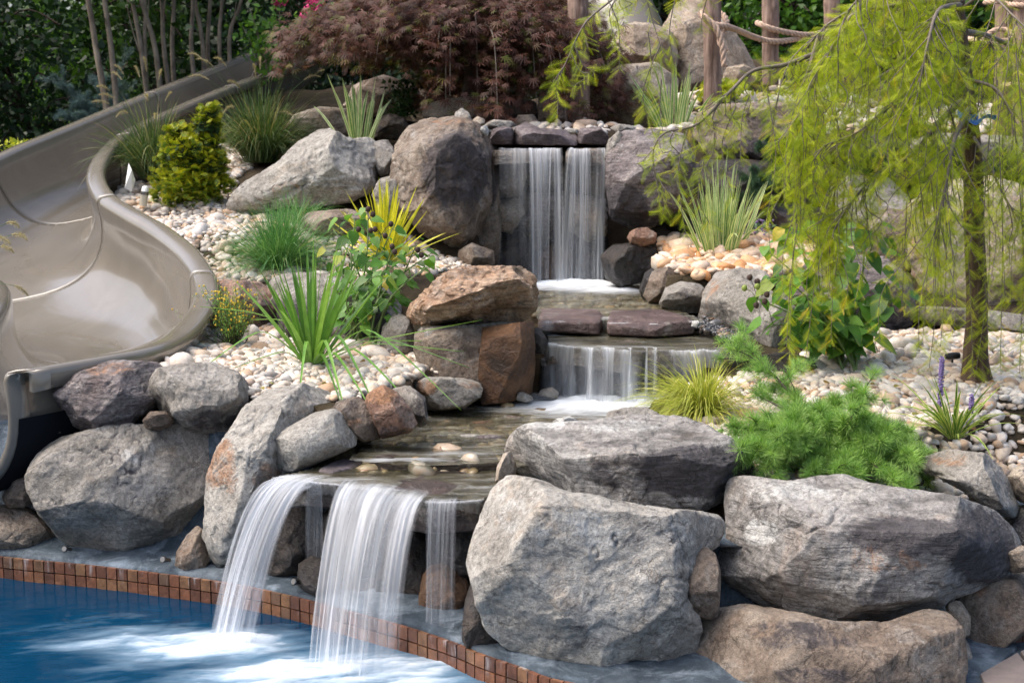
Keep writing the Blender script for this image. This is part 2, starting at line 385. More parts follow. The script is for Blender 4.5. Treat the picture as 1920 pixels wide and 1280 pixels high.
def slab(label, pts, z, th, mat, N=30, rough=.05, p=7, name='flat_slab', cat='stone slab', group=None, ncut=3, tilt=None, stain_shade=()):
    _rc[0] += 1
    w_ = np.array([PZ(x, y, z) for x, y in pts]) if len(pts[0]) == 2 else np.array(pts, float); c = area_centroid(w_[:, :2]); C0 = np.array([c[0], c[1], z - th / 2])
    pl = w_[:, :2] - c
    if np.sum(pl[:, 0] * np.roll(pl[:, 1], -1) - np.roll(pl[:, 0], -1) * pl[:, 1]) < 0: pl = pl[::-1]
    wv, q, f = rock_core(pl, C0, np.array([1., 0, 0]), np.array([0, 1., 0]), np.array([0, 0, 1.]), th / 2, N, p, _rc[0] * 31, rough, ncut, (), .6)
    if tilt is not None: wv[:, 2] += wv[:, 0] * tilt[0] + wv[:, 1] * tilt[1]
    a = Acc(); a.add(wv + C0, f, np.zeros(len(wv))); o = a.build(name, MAT[mat], loc=C0); tag(o, label, cat, group); return o
# ------------------------------------------------------------------ slide geometry (rims), needed by the ground
def rimR():
    c = [(640,80,17.0),(560,112,15.5),(400,172,13.2),(300,215,12.0),(228,250,11.2),(184,287,10.5),(165,328,9.95),(182,368,9.5),(232,402,9.1),(288,434,8.75),(338,474,8.3),(368,524,7.85),(362,572,7.45),(318,622,7.0),(250,655,6.6),(150,677,6.35),(10,703,6.1)]
    return np.array([P(*q) for q in c])
def rimL():
    r = [P(600,62,17.0),P(500,96,15.8),(P(350,152,14.0)),(P(240,195,13.0)),(P(130,240,12.1)),P(20,285,11.3),P(-90,340,10.6),P(-190,400,9.9),P(-250,450,9.3),P(-220,490,8.8),P(-140,505,8.35),P(-50,505,7.95),P(8,535,7.6),P(6,575,7.2),P(-50,640,6.75),P(-170,700,6.4),P(-330,750,6.1)]
    return np.array(r)
NS = 150
RR, RL = spline(rimR(), NS), spline(rimL(), NS)
def slide_sections(us):
    """cross sections: list of (profile point arrays) along the flume"""
    across = RL - RR; W = np.linalg.norm(across, axis=1, keepdims=True); a = across / W
    tang = nrm(np.gradient((RL + RR) / 2, axis=0)); up = nrm(np.cross(tang, a)); up *= np.sign(up[:, 2:3])
    depth = np.interp(np.arange(NS), [0, 30, 60, 100, 135, NS - 1], [.42, .45, .55, .58, .50, .46])[:, None]
    rows = []
    # right flange (outer skirt, flat top, rolled inner edge), U-shaped channel, left flange
    def pt(o, x, h): return o + a * x + up * h
    fl = .105
    pr = [pt(RR, -fl + .012, -.085), pt(RR, -fl, -.012), pt(RR, -fl + .010, -.002), pt(RR, -fl + .02, .001), pt(RR, -.045, .003), pt(RR, -.012, .001), pt(RR, .0, -.006), pt(RR, .008, -.022)]
    n = 26
    for k in range(n):
        t = k / (n - 1); ph = math.pi * t
        x = .5 - .5 * math.copysign(abs(math.cos(ph)) ** .72, math.cos(ph)); h = abs(math.sin(ph)) ** .8
        pr.append(RR + a * (.012 + (W - .024) * x) - up * (.03 + depth * h))
    pr += [pt(RL, -.008, -.022), pt(RL, 0, -.006), pt(RL, .012, .001), pt(RL, .045, .003), pt(RL, fl - .02, .001), pt(RL, fl - .01, -.002), pt(RL, fl, -.012), pt(RL, fl - .012, -.085)]
    return np.stack(pr, 1)       # NS x K x 3
SEC = slide_sections(None)
SMID = (RR + RL) / 2; SFLOOR = SEC[:, 21, 2]; SHALF = np.linalg.norm((RL - RR)[:, :2], axis=1) / 2

# ------------------------------------------------------------------ ground
ctl = [P(*c) for c in [(600,745,6.3),(450,700,6.6),(300,665,7.0),(585,690,6.9),(400,625,7.9),(700,640,7.7),(880,700,7.1),(500,650,7.5),(360,700,6.5),(780,690,7.0),
    (400,520,8.6),(560,520,8.6),(640,440,9.2),(430,430,9.3),(320,415,9.6),(245,375,10.3),(450,320,11),(500,300,11.5),(640,260,11),(360,380,10.0),(300,350,10.7),
    (1450,905,5.4),(1700,915,5.4),(1900,880,5.5),(1500,830,5.8),(1750,800,6.0),(1380,800,6.1),(1600,720,6.7),(1900,710,6.8),(1560,665,7.3),(1720,640,7.5),(1900,640,7.5),(1300,790,6.2),(2100,760,6.2),
    (1300,510,8.3),(1260,500,8.6),(1380,455,9.1),(1640,470,9.2),(1440,440,9.4),(1500,500,8.6),
    (900,515,8.7),(860,520,8.5),(940,520,8.9),(960,560,8.2),(880,500,9.1),(1000,236,10.5),(850,240,10.2),(1100,235,10.5),(1300,240,10.6),(1350,180,12),(1500,190,12),(1700,230,11.5),(1900,230,11.5),(1800,330,10.4),(1500,340,10.4),(2050,330,10.4),
    (950,200,12),(650,215,12.5),(520,230,12.5),(1400,120,14),(1900,200,13),(1450,110,15),(1100,180,13), (560,170,15), (700,160,15)]]
ctl += [np.array(c, float) for c in [(-3.3,8.6,.45),(-3.0,7.5,.3),(-3.9,10,.6),(-3.6,12,.9),(-4.5,14,.9),(-3.2,16,1.2),(-8,12,.5),(-6,9,.4),(-9,20,.5),(-4,6.7,.2),(-6,24,.8),(-15,30,1.0),(0,26,2.3),(10,25,2.6),(6,14,2.4),(5,9,1.3),(5,6.5,.85),(14,12,1.6),(-1.6,19,1.8),(2,18,2.6),(5,18,2.6),(3.5,5.4,.5)]]
ctl = np.array(ctl)
_wp = [PZ(a, b, .10)[:2] for a, b in [(0,1042),(180,1060),(353,1081),(460,1098),(560,1120),(650,1144),(760,1174),(856,1206),(895,1223),(975,1250),(1058,1277)]]
wall_plan = np.array([(-6.0,6.9),(-3.4,6.45)] + [tuple(q) for q in _wp] + [(.55,4.44),(.95,4.38),(1.35,4.42),(1.62,4.58),(1.80,4.85),(2.2,5.2),(5,5.6)])
def plan_y(x): return np.interp(x, wall_plan[:, 0], wall_plan[:, 1])
def inpoly(x, y, poly):
    c = np.zeros(x.shape, bool); n = len(poly)
    for i in range(n):
        (x1, y1), (x2, y2) = poly[i], poly[(i + 1) % n]
        if y1 == y2: continue
        c ^= ((y1 > y) != (y2 > y)) & (x < (x2 - x1) * (y - y1) / (y2 - y1) + x1)
    return c
def plan(pts, z): return [tuple(PZ(a, b, z)[:2]) for a, b in pts]
Z0, Z1, Z2, Z3, ZT = .55, .605, .875, .955, 1.86
chan = [(plan([(440,905),(640,880),(665,850),(930,835),(960,900),(905,990),(800,990),(560,960)], Z0), Z0 - .12),
        (plan([(640,852),(700,815),(780,800),(790,762),(900,752),(995,735),(1000,690),(1260,690),(1420,690),(1300,760),(1180,800),(1100,850),(960,880),(930,858)], Z1), Z1 - .06),
        (plan([(1000,655),(1000,605),(1310,603),(1420,640),(1410,655)], Z2), Z2 - .36),
        (plan([(1000,600),(995,515),(1210,515),(1250,575),(1320,603)], Z3), Z3 - .06),
        ([(-.28,8.9),(-.20,10.1),(.78,10.1),(.82,9.0)], Z3 - .06)]
def terrain(x, y):
    x = np.asarray(x, float); y = np.asarray(y, float); sh = x.shape; x = x.ravel(); y = y.ravel(); z = np.zeros(len(x))
    for s in range(0, len(x), 20000):
        d2 = (x[s:s+20000, None] - ctl[None, :, 0]) ** 2 + (y[s:s+20000, None] - ctl[None, :, 1]) ** 2
        w_ = 1 / (d2 + .02) ** 1.7; z[s:s+20000] = (w_ * ctl[None, :, 2]).sum(1) / w_.sum(1)
    for poly, zz in chan: z = np.where(inpoly(x, y, poly), zz, z)
    m = (np.abs(x + 3) < 3) & (y > 5) & (y < 18)
    if m.any():
        xi, yi = x[m], y[m]; zi = z[m].copy(); lim = np.full(len(xi), 9.0)
        for k in range(0, NS, 2):
            d = np.hypot(xi - SMID[k, 0], yi - SMID[k, 1]); e = d / (SHALF[k] + .02)
            lim = np.where(e < 1, np.minimum(lim, SFLOOR[k] - .06 + (RR[k, 2] - .16 - SFLOOR[k]) * e ** 6), lim)
        z[m] = np.minimum(zi, lim)
    fr = plan_y(x) + .52 + .32 * np.clip((x + .15) / .2, 0, 1)
    lowf = np.clip((fr + .30 - y) / .15, 0, 1); z = np.where((x > -.1) & (y > fr - .2), z - lowf * .22, z)
    z = np.where((y < fr), np.where(y < fr - .12, -1.3, -1.3 + (z + 1.3) * (y - fr + .12) / .12), z)
    return z.reshape(sh)
def grid_mesh(acc, xs, ys, zf):
    X, Y = np.meshgrid(xs, ys, indexing='ij'); Zz = zf(X, Y); v = np.stack([X, Y, Zz], -1).reshape(-1, 3)
    i, j = np.meshgrid(np.arange(len(xs) - 1), np.arange(len(ys) - 1), indexing='ij'); q = (i * len(ys) + j).ravel()
    acc.add(v, np.stack([q, q + len(ys), q + len(ys) + 1, q + 1], -1)); return Zz
m = NT('soil'); tc = m.n('TexCoord').outputs['Object']; n = m.noise(8, 7, .7, tc); n2 = m.noise(1.1, 4, .6, tc)
col = m.mix(m.ramp(n2, [(.42, 0.0), (.6, 1.0)]), m.ramp(n, [(.3, (.03,.022,.015)), (.7, (.095,.07,.05))]), m.ramp(n, [(.3, (.03,.025,.015)), (.7, (.07,.058,.035))]))
MAT['soil'] = m.surf(m.bsdf(col, .95, m.bump(n, .9, .05), .1))
a = Acc()
xs = np.concatenate([-np.geomspace(400, 4.4, 30), np.arange(-4.2, 4.4, .06), np.geomspace(4.5, 400, 30)])
ys = np.concatenate([[-60, -20, -5, 1, 3], np.arange(4.6, 15, .06), np.geomspace(15.1, 900, 60)])
grid_mesh(a, xs, ys, lambda X, Y: terrain(X, Y) + .02 * fbm(np.stack([X * 4, Y * 4, X * 0], -1), 3) * (Y > 6))
tag(a.build('ground', MAT['soil']), 'dark planting soil of the terraced garden', kind='structure')

# ------------------------------------------------------------------ pool water
FOAM = [(PZ(428,1205,0), .19, 1.0), (PZ(395,1215,0), .20, .9), (PZ(560,1262,0), .28, .8), (PZ(660,1268,0), .32, 1.0), (PZ(740,1270,0), .22, .8), (PZ(840,1245,0), .15, .45), (PZ(340,1215,0), .26, .55),(PZ(270,1205,0), .24, .32), (PZ(210,1215,0), .26, .15), (PZ(600,1300,0), .4, .5)]
def foam_at(X, Y):
    f = np.zeros(X.shape); X0, Y0 = X, Y; wx = fbm(np.stack([X * 3, Y * 5, X * 0 + 9], -1), 3) * .10; X = X + wx; Y = Y + wx * .5
    for c, r, s in FOAM:
        f = np.maximum(f, s * np.exp(-(((X - c[0]) / (r * 1.05)) ** 2 + ((Y - c[1]) / (r * .62)) ** 2) * .8))
    st = fbm(np.stack([X * 2.2 + Y * 1.5, Y * 9 - X * 2.4, X * 0 + 3], -1), 5, .62)
    far = np.zeros(X.shape)
    for c, r, s in FOAM: far = np.maximum(far, s * np.exp(-(((X - c[0]) / 1.1) ** 2 + ((Y - c[1]) / .55) ** 2)))
    st = st + .35 * fbm(np.stack([X * 9 + Y * 4, Y * 26 - X * 6, X * 0 + 8], -1), 4, .6)
    return np.clip(f * (.88 + .95 * st) + np.clip(st - .10, 0, 1) * far * .28, 0, 1.2)
a = Acc()
xs = np.concatenate([-np.geomspace(12, 3.3, 8), np.arange(-3.2, .9, .014), np.linspace(1, 6, 20)]); ys = np.concatenate([np.linspace(-3, 3.9, 10), np.arange(4.0, 6.7, .014)])
X, Y = np.meshgrid(xs, ys, indexing='ij'); fo = foam_at(X, Y)
rip = fbm(np.stack([X * 3.0, Y * 5.0, X * 0], -1), 4) * .016 + fbm(np.stack([X * 9, Y * 16, X * 0 + 4], -1), 3) * .005
nearf = np.clip(fo * 2 + .25, 0, 1)
Zz = rip * nearf + .020 * np.clip(fo - .35, 0, 1) * (1 + .8 * fbm(np.stack([X * 14, Y * 20, X * 0], -1), 3))
v = np.stack([X, Y, Zz], -1).reshape(-1, 3); i, j = np.meshgrid(np.arange(len(xs) - 1), np.arange(len(ys) - 1), indexing='ij'); q = (i * len(ys) + j).ravel()
a.add(v, np.stack([q, q + len(ys), q + len(ys) + 1, q + 1], -1), np.stack([fo.ravel()] * 3, -1))
m = NT('pool_water'); at = m.sep(m.attr().outputs['Vector']); tc = m.n('TexCoord').outputs['Object']
sn = m.noise(1, 6, .66, m.mapping(tc, (3.0, 14, 3)), 1.2); s2 = m.noise(1, 5, .6, m.mapping(tc, (12, 40, 3)), .6)
ff = m.math('ADD', at[0], m.math('MULTIPLY', m.math('SUBTRACT', m.math('ADD', m.math('MULTIPLY', sn, .7), m.math('MULTIPLY', s2, .3)), .5), m.math('ADD', m.math('MULTIPLY', at[0], 1.3), .10)))
fm = m.ramp(ff, [(.06, 0.0), (.34, .12), (.62, .44), (.9, .76), (1.2, .92)])
deep = m.ramp(m.noise(.8, 3, .5, tc), [(.3, (.0003,.022,.056)), (.7, (.0006,.034,.080))])
col = m.mix(m.ramp(at[0], [(0.02, 0.0), (.5, .55)]), deep, (.03, .20, .36))
bp = m.bump(m.noise(1, 4, .5, m.mapping(tc, (5, 12, 4)), .4), .30, .012)
wb = m.bsdf(col, .16, bp, .2, IOR=1.33)
fb = m.bsdf((.86, .91, .95), .6, None, .3)
mx = m.n('MixShader'); m.set(mx.inputs[0], fm); m.t.links.new(wb, mx.inputs[1]); m.t.links.new(fb, mx.inputs[2])
tag(a.build('pool_water', m.surf(mx.outputs[0])), 'deep blue swimming pool water with white foam', kind='structure')

# ------------------------------------------------------------------ pool edge: tiled band and mortared wall behind the boulders
path = spline(np.c_[wall_plan, np.zeros(len(wall_plan))], 700)
seg = np.linalg.norm(np.diff(path, axis=0), axis=1); S_ = np.concatenate([[0], np.cumsum(seg)]); LEN = S_[-1]
def pathat(s): return np.stack([np.interp(s, S_, path[:, 0]), np.interp(s, S_, path[:, 1])], -1)
def pathn(s):
    d = pathat(s + .05) - pathat(s - .05); d = d / np.linalg.norm(d, axis=-1, keepdims=True); return np.stack([-d[..., 1], d[..., 0]], -1)   # points back (away from pool)
m = NT('mortar'); tc = m.n('TexCoord').outputs['Object']; n = m.noise(5, 7, .7, tc, .5); n2 = m.noise(40, 5, .7, tc); n3 = m.noise(5, 8, .72, m.mapping(tc, (1, 1, .5)), .6)
col = m.ramp(n, [(.32, (.02,.03,.042)), (.48, (.05,.07,.09)), (.64, (.11,.145,.18))])
col = m.mix(m.ramp(n3, [(.50, 0.0), (.68, .6)]), col, (.36, .43, .50))
col = m.mix(m.ramp(m.noise(3, 4, .6, m.mapping(tc, (1,1,1), (4,4,4))), [(.5, 0.0), (.65, .7)]), col, (.07, .085, .10))
MAT['mortar'] = m.surf(m.bsdf(col, .75, m.bump(m.math('ADD', n, m.math('MULTIPLY', n2, .5)), .7, .03), .3))
MAT['efflo'] = MAT['mortar']
# top height of mortar along the wall by world x
def wtop(x): return np.interp(x, [-6,-3.2,-2.2,-1.55,-1.25,-1.05,-.9,-.1,.0,.25,.5,1.2,2.0,3], [.5,.5,.62,.70,.66,.50,.40,.40,.44,.42,.42,.42,.45,.5])
ss = np.arange(0, LEN, .02); pb = pathat(ss); pn = pathn(ss)
prof = [(.012, -.6), (.012, .104), (.02, .112), (.08, .118), (.17, .122), (.27, .135), (.33, .24), (.36, .38), (.39, .55), (.42, .8), (.46, 1.0), (.7, 1.0), (.9, 1.0)]
V = np.zeros((len(ss), len(prof), 3)); tp = wtop(pb[:, 0])
for k, (o, h) in enumerate(prof):
    hh = np.full(len(ss), h) if h < .2 else .16 + (tp - .16) * (h - .16) / .84
    nn = fbm(np.stack([ss * 5, hh * 7, hh * 0 + k * .01], -1), 4) * (.05 if 3 <= k < 11 else 0.0)
    xx = np.clip((pb[:, 0] + 1.0) / .2, 0, 1) * np.clip((.0 - pb[:, 0]) / .2, 0, 1) * (.16 if k > 4 else 0) + np.clip((pb[:, 0] + .15) / .2, 0, 1) * (.28 if k > 4 else .05 * (k > 2)); hh = np.where((k >= 3) & (k <= 6), hh - np.clip((pb[:, 0] + .15) / .2, 0, 1) * [0,0,0,.004,.006,.014,.07][min(k,6)], hh)    # hollow behind the lower fall
    V[:, k, :2] = pb + pn * (o + nn + xx)[:, None]; V[:, k, 2] = hh + (nn * .5 if h > .12 else 0)
a = Acc(); K = len(prof); i, j = np.meshgrid(np.arange(len(ss) - 1), np.arange(K - 1), indexing='ij'); q = (i * K + j).ravel()
a.add(V.reshape(-1, 3), np.stack([q, q + K, q + K + 1, q + 1], -1))
pw = a.build('pool_wall', MAT['mortar']); tag(pw, 'blue grey mortar wall between the boulders at the pool edge', 'wall')
# tiles
rng = np.random.RandomState(3); a = Acc(); T = .049; pitch = .052
s0 = np.arange(.5, LEN - .5, pitch); bx = np.array([(-1,-1),(1,-1),(1,1),(-1,1)]) * .5
for row in range(3):
    z0 = .098 - row * pitch
    for s in s0:
        c = pathat(np.array([s, s + T])); n_ = pathn(np.array([s, s + T])); off = rng.uniform(-.004, -.001)
        z1 = z0 - T; e = .002
        f0 = np.r_[c[0] + n_[0] * off, z1]; f1 = np.r_[c[1] + n_[1] * off, z1]; t_ = (f1 - f0); 
        b0 = np.r_[c[0] + n_[0] * .02, z1]; b1 = np.r_[c[1] + n_[1] * .02, z1]; h = np.array([0, 0, T])
        F0 = [f0 + t_ * .03 + h * .03, f1 - t_ * .03 + h * .03, f1 - t_ * .03 + h * .97, f0 + t_ * .03 + h * .97]
        vv = F0 + [b0, b1, b1 + h, b0 + h]
        a.add(vv, [[0,1,2,3],[4,5,1,0],[3,2,6,7],[1,5,6,2],[4,0,3,7]], np.full(8, rng.rand()))
m = NT('slate_tile'); at = m.sep(m.attr().outputs['Vector']); tc = m.n('TexCoord').outputs['Object']; n = m.noise(28, 6, .7, tc, .5); 
col = m.ramp(at[0], [(0, (.085,.038,.024)), (.3, (.15,.062,.034)), (.6, (.20,.082,.042)), (.85, (.19,.10,.05)), (1, (.11,.065,.045))])
col = m.mix(1.0, col, m.ramp(n, [(.3, .5), (.7, 1.45)]), 'MULTIPLY')
zz = m.sep(tc)[2]; wn = m.noise(1, 4, .6, m.mapping(tc, (30, 30, 4)))
col = m.mix(m.math('MULTIPLY', m.ramp(wn, [(.60, 0.0), (.70, .4)]), m.ramp(zz, [(.02, 0.0), (.09, 1.0)])), col, (.62, .64, .66))
tb = a.build('tile_band', m.surf(m.bsdf(col, .42, m.bump(n, .5, .01), .5)), parent=pw, smooth=False)
# jets: little chrome-capped nozzles in the mortar ledge
MAT['chrome'] = plain('chrome', (.20, .195, .19), .4, Metallic=1.0)
def jet(px, py, label):
    s_ = np.argmin(np.hypot(*(path[:, :2] - PZ(px, py, .155)[:2]).T)); s1 = S_[s_]; c = pathat(np.array([s1]))[0]; n_ = pathn(np.array([s1]))[0]
    b = np.r_[c + n_ * .04, .148]; ax = nrm(np.r_[-n_ * .75, .25])
    t = empty('jet_nozzle', b, label, 'nozzle', 'chrome nozzles on the mortar ledge')
    a1 = Acc(); tube(a1, [b - ax * .01, b + ax * .028], [.009, .009], 14); a1.build('stem', MAT['chrome'], t)
    a1 = Acc(); tube(a1, [b + ax * .028, b + ax * .030, b + ax * .040, b + ax * .0425], [.010, .0135, .0135, .011], 18); a1.build('cap', MAT['chrome'], t)
jet(120, 1030, 'chrome nozzle on the ledge at the corner of the dark brown waterline boulder')
jet(313, 1048, 'chrome nozzle on the ledge beside the small tan wedge stone')
jet(545, 1096, 'chrome nozzle between the two falling water sheets above the pool')
jet(855, 1188, 'chrome nozzle on the ledge beside the tall dark wet wedge stone')
# deck corner
m = NT('coping'); tc = m.n('TexCoord').outputs['Object']; n = m.noise(6, 7, .7, tc); col = m.ramp(n, [(.3, (.12,.10,.095)), (.7, (.23,.19,.17))])
MAT['coping'] = m.surf(m.bsdf(col, .6, m.bump(m.noise(60, 4, .6, tc), .3, .01)))
a = Acc(); 
dk = [PZ(1822,1300,.10), PZ(1810,1250,.10), PZ(1900,1205,.10), PZ(2050,1190,.10), PZ(2200,1420,.10), PZ(1900,1500,.10)]
top = np.array(dk); bot = top - [0, 0, .5]
a.add(np.concatenate([top, bot]), [[k, k + 6, (k + 1) % 6 + 6, (k + 1) % 6] for k in range(6)]); a.add(top, [[0,1,2,3,4,5]])
tag(a.build('deck', MAT['mortar'], smooth=False), 'grey mortar bed under the coping stones', kind='structure')
def box_prism(poly3, th, name, mat, label, cat, group=None):
    t3 = np.array(poly3); c = t3.mean(0); inn = c + (t3 - c) * .985; n = len(t3); a = Acc()
    v = np.concatenate([inn, t3 - [0, 0, .005], t3 - [0, 0, th]]); fs = []
    for r in range(2): fs += [[r * n + k, (r + 1) * n + k, (r + 1) * n + (k + 1) % n, r * n + (k + 1) % n] for k in range(n)]
    a.add(v, fs); a.add(inn, [list(range(n))]); o = a.build(name, mat, smooth=False); tag(o, label, cat, group); return o
box_prism([PZ(1838,1262,.125), PZ(1908,1222,.125), PZ(1960,1290,.125), PZ(1868,1330,.125)], .03, 'coping_stone', MAT['coping'], 'brown coping stone at the foot of the wall, nearest to the mortar corner', 'paving stone', 'coping stones of the deck')
box_prism([PZ(1913,1220,.125), PZ(1990,1180,.125), PZ(2060,1250,.125), PZ(1965,1288,.125)], .03, 'coping_stone', MAT['coping'], 'brown coping stone beside the right edge of the wall foot', 'paving stone', 'coping stones of the deck')
# ------------------------------------------------------------------ water slide
m = NT('gelcoat'); tc = m.n('TexCoord').outputs['Object']; n = m.noise(2.5, 5, .6, tc, .8); n2 = m.noise(60, 3, .6, tc)
col = m.ramp(n, [(.35, (.165,.146,.118)), (.65, (.195,.172,.14))])
MAT['gel'] = m.surf(m.bsdf(col, m.math('ADD', m.math('MULTIPLY', n, .06), .13), m.bump(m.noise(1.1, 2, .4, tc), .05, .02), .6, Coat_Weight=.5, Coat_Roughness=.04))
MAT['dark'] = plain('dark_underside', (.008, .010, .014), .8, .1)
MAT['seam'] = plain('seam_caulk', (.07, .055, .05), .6)
slide = empty('pool_slide', P(250, 700, 7.2), 'taupe glossy fibreglass pool slide with an open curving flume', 'water slide')
cuts = [0, 46, 78, 100, 123, NS - 1]
K = SEC.shape[1]
for c0, c1 in zip(cuts[:-1], cuts[1:]):
    S1 = SEC[c0:c1 + 1].copy(); nn = len(S1)
    # denser along
    t0 = np.linspace(0, nn - 1, nn * 2 - 1); lo = np.floor(t0).astype(int).clip(0, nn - 2); fr = (t0 - lo)[:, None, None]; S1 = S1[lo] * (1 - fr) + S1[lo + 1] * fr; nn = len(S1)
    g = .004 / max(1e-6, np.linalg.norm(S1[1, K // 2] - S1[0, K // 2])); S1[0] += (S1[1] - S1[0]) * g; S1[-1] += (S1[-2] - S1[-1]) * g
    a = Acc(); i, j = np.meshgrid(np.arange(nn - 1), np.arange(K - 1), indexing='ij'); q = (i * K + j).ravel()
    a.add(S1.reshape(-1, 3), np.stack([q, q + 1, q + K + 1, q + K], -1))
    o = a.build('flume_section', MAT['gel'], slide)
    md = o.modifiers.new('thick', 'SOLIDIFY'); md.thickness = .012; md.offset = 1
for c in cuts[1:-1]:
    pr = SEC[c]; tt = nrm(SEC[c + 1, K // 2] - SEC[c - 1, K // 2]); a = Acc()
    nor = nrm(np.cross(np.gradient(pr, axis=0), tt)); nor *= np.sign((nor[K // 2] @ np.array([0, 0, 1.])))
    tube(a, pr[1:-1] + nor[1:-1] * .0005, .0042, 6); a.build('seam', MAT['seam'], slide)
# end skirt and dark underside, from the rim of the last section down to the pool
E = SEC[-1]; tt = nrm(SEC[-1, K // 2] - SEC[-4, K // 2])
a = Acc(); ins = E + tt * .004; low = E.copy(); ctr = SMID[-1]
o1 = []
for k in range(K): 
    d = E[k] - ctr; d = d - tt * (d @ tt); o1.append(E[k] + tt * .004 + nrm(d) * .03)
o1 = np.array(o1); o2 = o1 - tt * .09
v = np.concatenate([ins, o1, o2]); fs = []
for r in range(2): fs += [[r * K + k, r * K + k + 1, (r + 1) * K + k + 1, (r + 1) * K + k] for k in range(K - 1)]
a.add(v, fs); a.build('end_flange', MAT['gel'], slide)
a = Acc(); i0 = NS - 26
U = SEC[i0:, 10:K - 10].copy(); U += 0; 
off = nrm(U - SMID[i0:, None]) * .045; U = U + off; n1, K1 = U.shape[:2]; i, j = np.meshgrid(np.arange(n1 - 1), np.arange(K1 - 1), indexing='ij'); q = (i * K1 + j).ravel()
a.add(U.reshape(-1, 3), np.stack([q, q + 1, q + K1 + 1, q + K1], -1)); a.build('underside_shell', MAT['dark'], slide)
# support post under the flume (hidden mostly)
a = Acc()
for k in (60, 95, 20):
    a = Acc(); tube(a, [np.r_[SMID[k, :2], SFLOOR[k] - .03], np.r_[SMID[k, :2], -.5]], .06, 12); a.build('support_post', MAT['dark'], slide)

# upper curve of the slide seen behind the boulders
a = Acc(); tube(a, spline([P(1185, 90, 15.8), P(1165, 40, 16.0), P(1120, -30, 16.4), P(1020, -90, 17.2), P(880, -110, 18)], 40), .40, 40)
tag(a.build('upper_slide_tube', MAT['gel'], loc=P(1165, 70, 16)), 'smooth taupe curved slide tube showing above the pale faceted boulder', 'water slide')
# ------------------------------------------------------------------ boulders, one by one
# stains: (px, py, rx, ry, channel 0 dark, also painted shade / 1 pale lime, also painted light / 2 rust, strength)
G_L, G_R, G_U, G_B, G_S = 'boulders of the pool wall under the slide', 'boulders of the pool wall beside the lower fall', 'boulders on the upper terraces', 'boulders at the back of the garden', 'stones edging the stream'
GROW[G_L] = 1.06; GROW[G_R] = 1.045; GROW[G_S] = 1.03; GROW[G_U] = 1.03
# front left
rock('mauve brown boulder on top of the wall under the end of the slide', [(108,730),(128,705),(165,690),(215,678),(290,684),(305,700),(292,735),(297,758),(270,782),(235,800),(165,808),(135,790),(115,760)], 6.28, .22, 'purple', 52, facets=[((-.1,.75,.5),.72),((.1,-.6,.7),.75)], terr=1.2, stain_shade=[(200,690,90,16,2,.35)], group=G_L)
rock('rounded olive grey boulder on the wall top next to the gravel', [(283,715),(300,690),(340,682),(400,682),(445,702),(477,745),(470,770),(440,800),(425,811),(370,808),(330,797),(300,762)], 6.2, .22, 'grey', 52, facets=[((.05,.8,.5),.7),((.8,-.3,.5),.8),((-.1,-.8,.45),.72)], terr=1.3, stain_shade=[(400,790,60,25,0,.55)], group=G_L)
rock('small tan stone wedged under two boulders of the slide wall', [(268,788),(283,771),(312,772),(323,788),(318,802),(292,808),(275,800)], 6.12, .07, 'brown', 20, name='stone', cat='stone', group=G_L)
rock('largest flat grey boulder under the slide with curved cracks', [(67,880),(85,838),(130,815),(210,800),(330,802),(385,818),(400,850),(396,920),(388,960),(362,1000),(322,1036),(262,1041),(200,1038),(160,1030),(118,995),(85,945),(68,905)], 6.16, .22, 'grey', 80, p=3.8, rough=.12, terr=1.1, facets=[((-.5,.1,.8),.8),((.3,.3,.9),.86),((0,-.8,.5),.85)], stain_shade=[(270,850,50,35,1,.40),(200,960,30,25,1,.25),(120,900,40,100,0,.22)], group=G_L)
rock('small dark triangular stone left of the big flat grey boulder', [(5,932),(22,898),(50,884),(64,908),(66,938),(42,950),(14,948)], 6.22, .07, 'brown', 22, stain_shade=[(35,920,40,40,0,.3)], name='stone', cat='stone', group=G_L)
rock('dark brown boulder at the waterline below the slide end', [(-60,958),(0,946),(50,955),(82,975),(106,1002),(117,1024),(98,1035),(60,1043),(0,1040),(-60,1036)], 6.22, .13, 'brown', 40, p=3.2, terr=1.4, group=G_L)
rock('small dark stone in blue mortar beneath the slide lip', [(78,808),(92,780),(112,778),(130,810),(122,819),(90,818)], 6.3, .06, 'brown', 18, name='stone', cat='stone', stain_shade=[(100,800,40,40,0,.5)], group=G_L)
rock('tall leaning grey boulder with rusty flank left of the falling water', [(383,1000),(388,940),(394,885),(412,838),(440,800),(462,765),(505,735),(565,726),(610,738),(642,758),(625,800),(570,850),(530,895),(480,925),(452,990),(432,1050),(418,1058),(398,1048)], 5.98, .25, 'pale', 80, p=2.9, rough=.15, terr=1.6, facets=[((-.35,.6,.7),.78),((.8,-.2,.55),.6),((-.7,.1,.6),.8)], stain_shade=[(420,870,45,60,2,.5),(500,900,50,40,2,.4),(440,830,30,30,1,.3),(600,755,35,30,0,.25)], group=G_L)
rock('smooth oval grey boulder resting above the lip of the lower fall', [(502,850),(508,828),(540,802),(590,776),(625,769),(650,785),(669,815),(662,838),(630,852),(590,868),(550,881),(515,872)], 5.86, .16, 'pale', 50, p=2.3, rough=.06, ncut=2, terr=.3, stain_shade=[(525,865,20,14,0,.3)], group=G_L)
rock('small tan wedge stone standing on the tile ledge', [(329,1060),(333,1032),(352,1003),(373,986),(383,1000),(384,1025),(391,1048),(382,1070),(355,1079),(336,1072)], 5.86, .07, 'brown', 26, facets=[((.6,.2,.6),.6)], stain_shade=[(350,1030,15,20,2,.3)], name='stone', cat='stone', group=G_L)
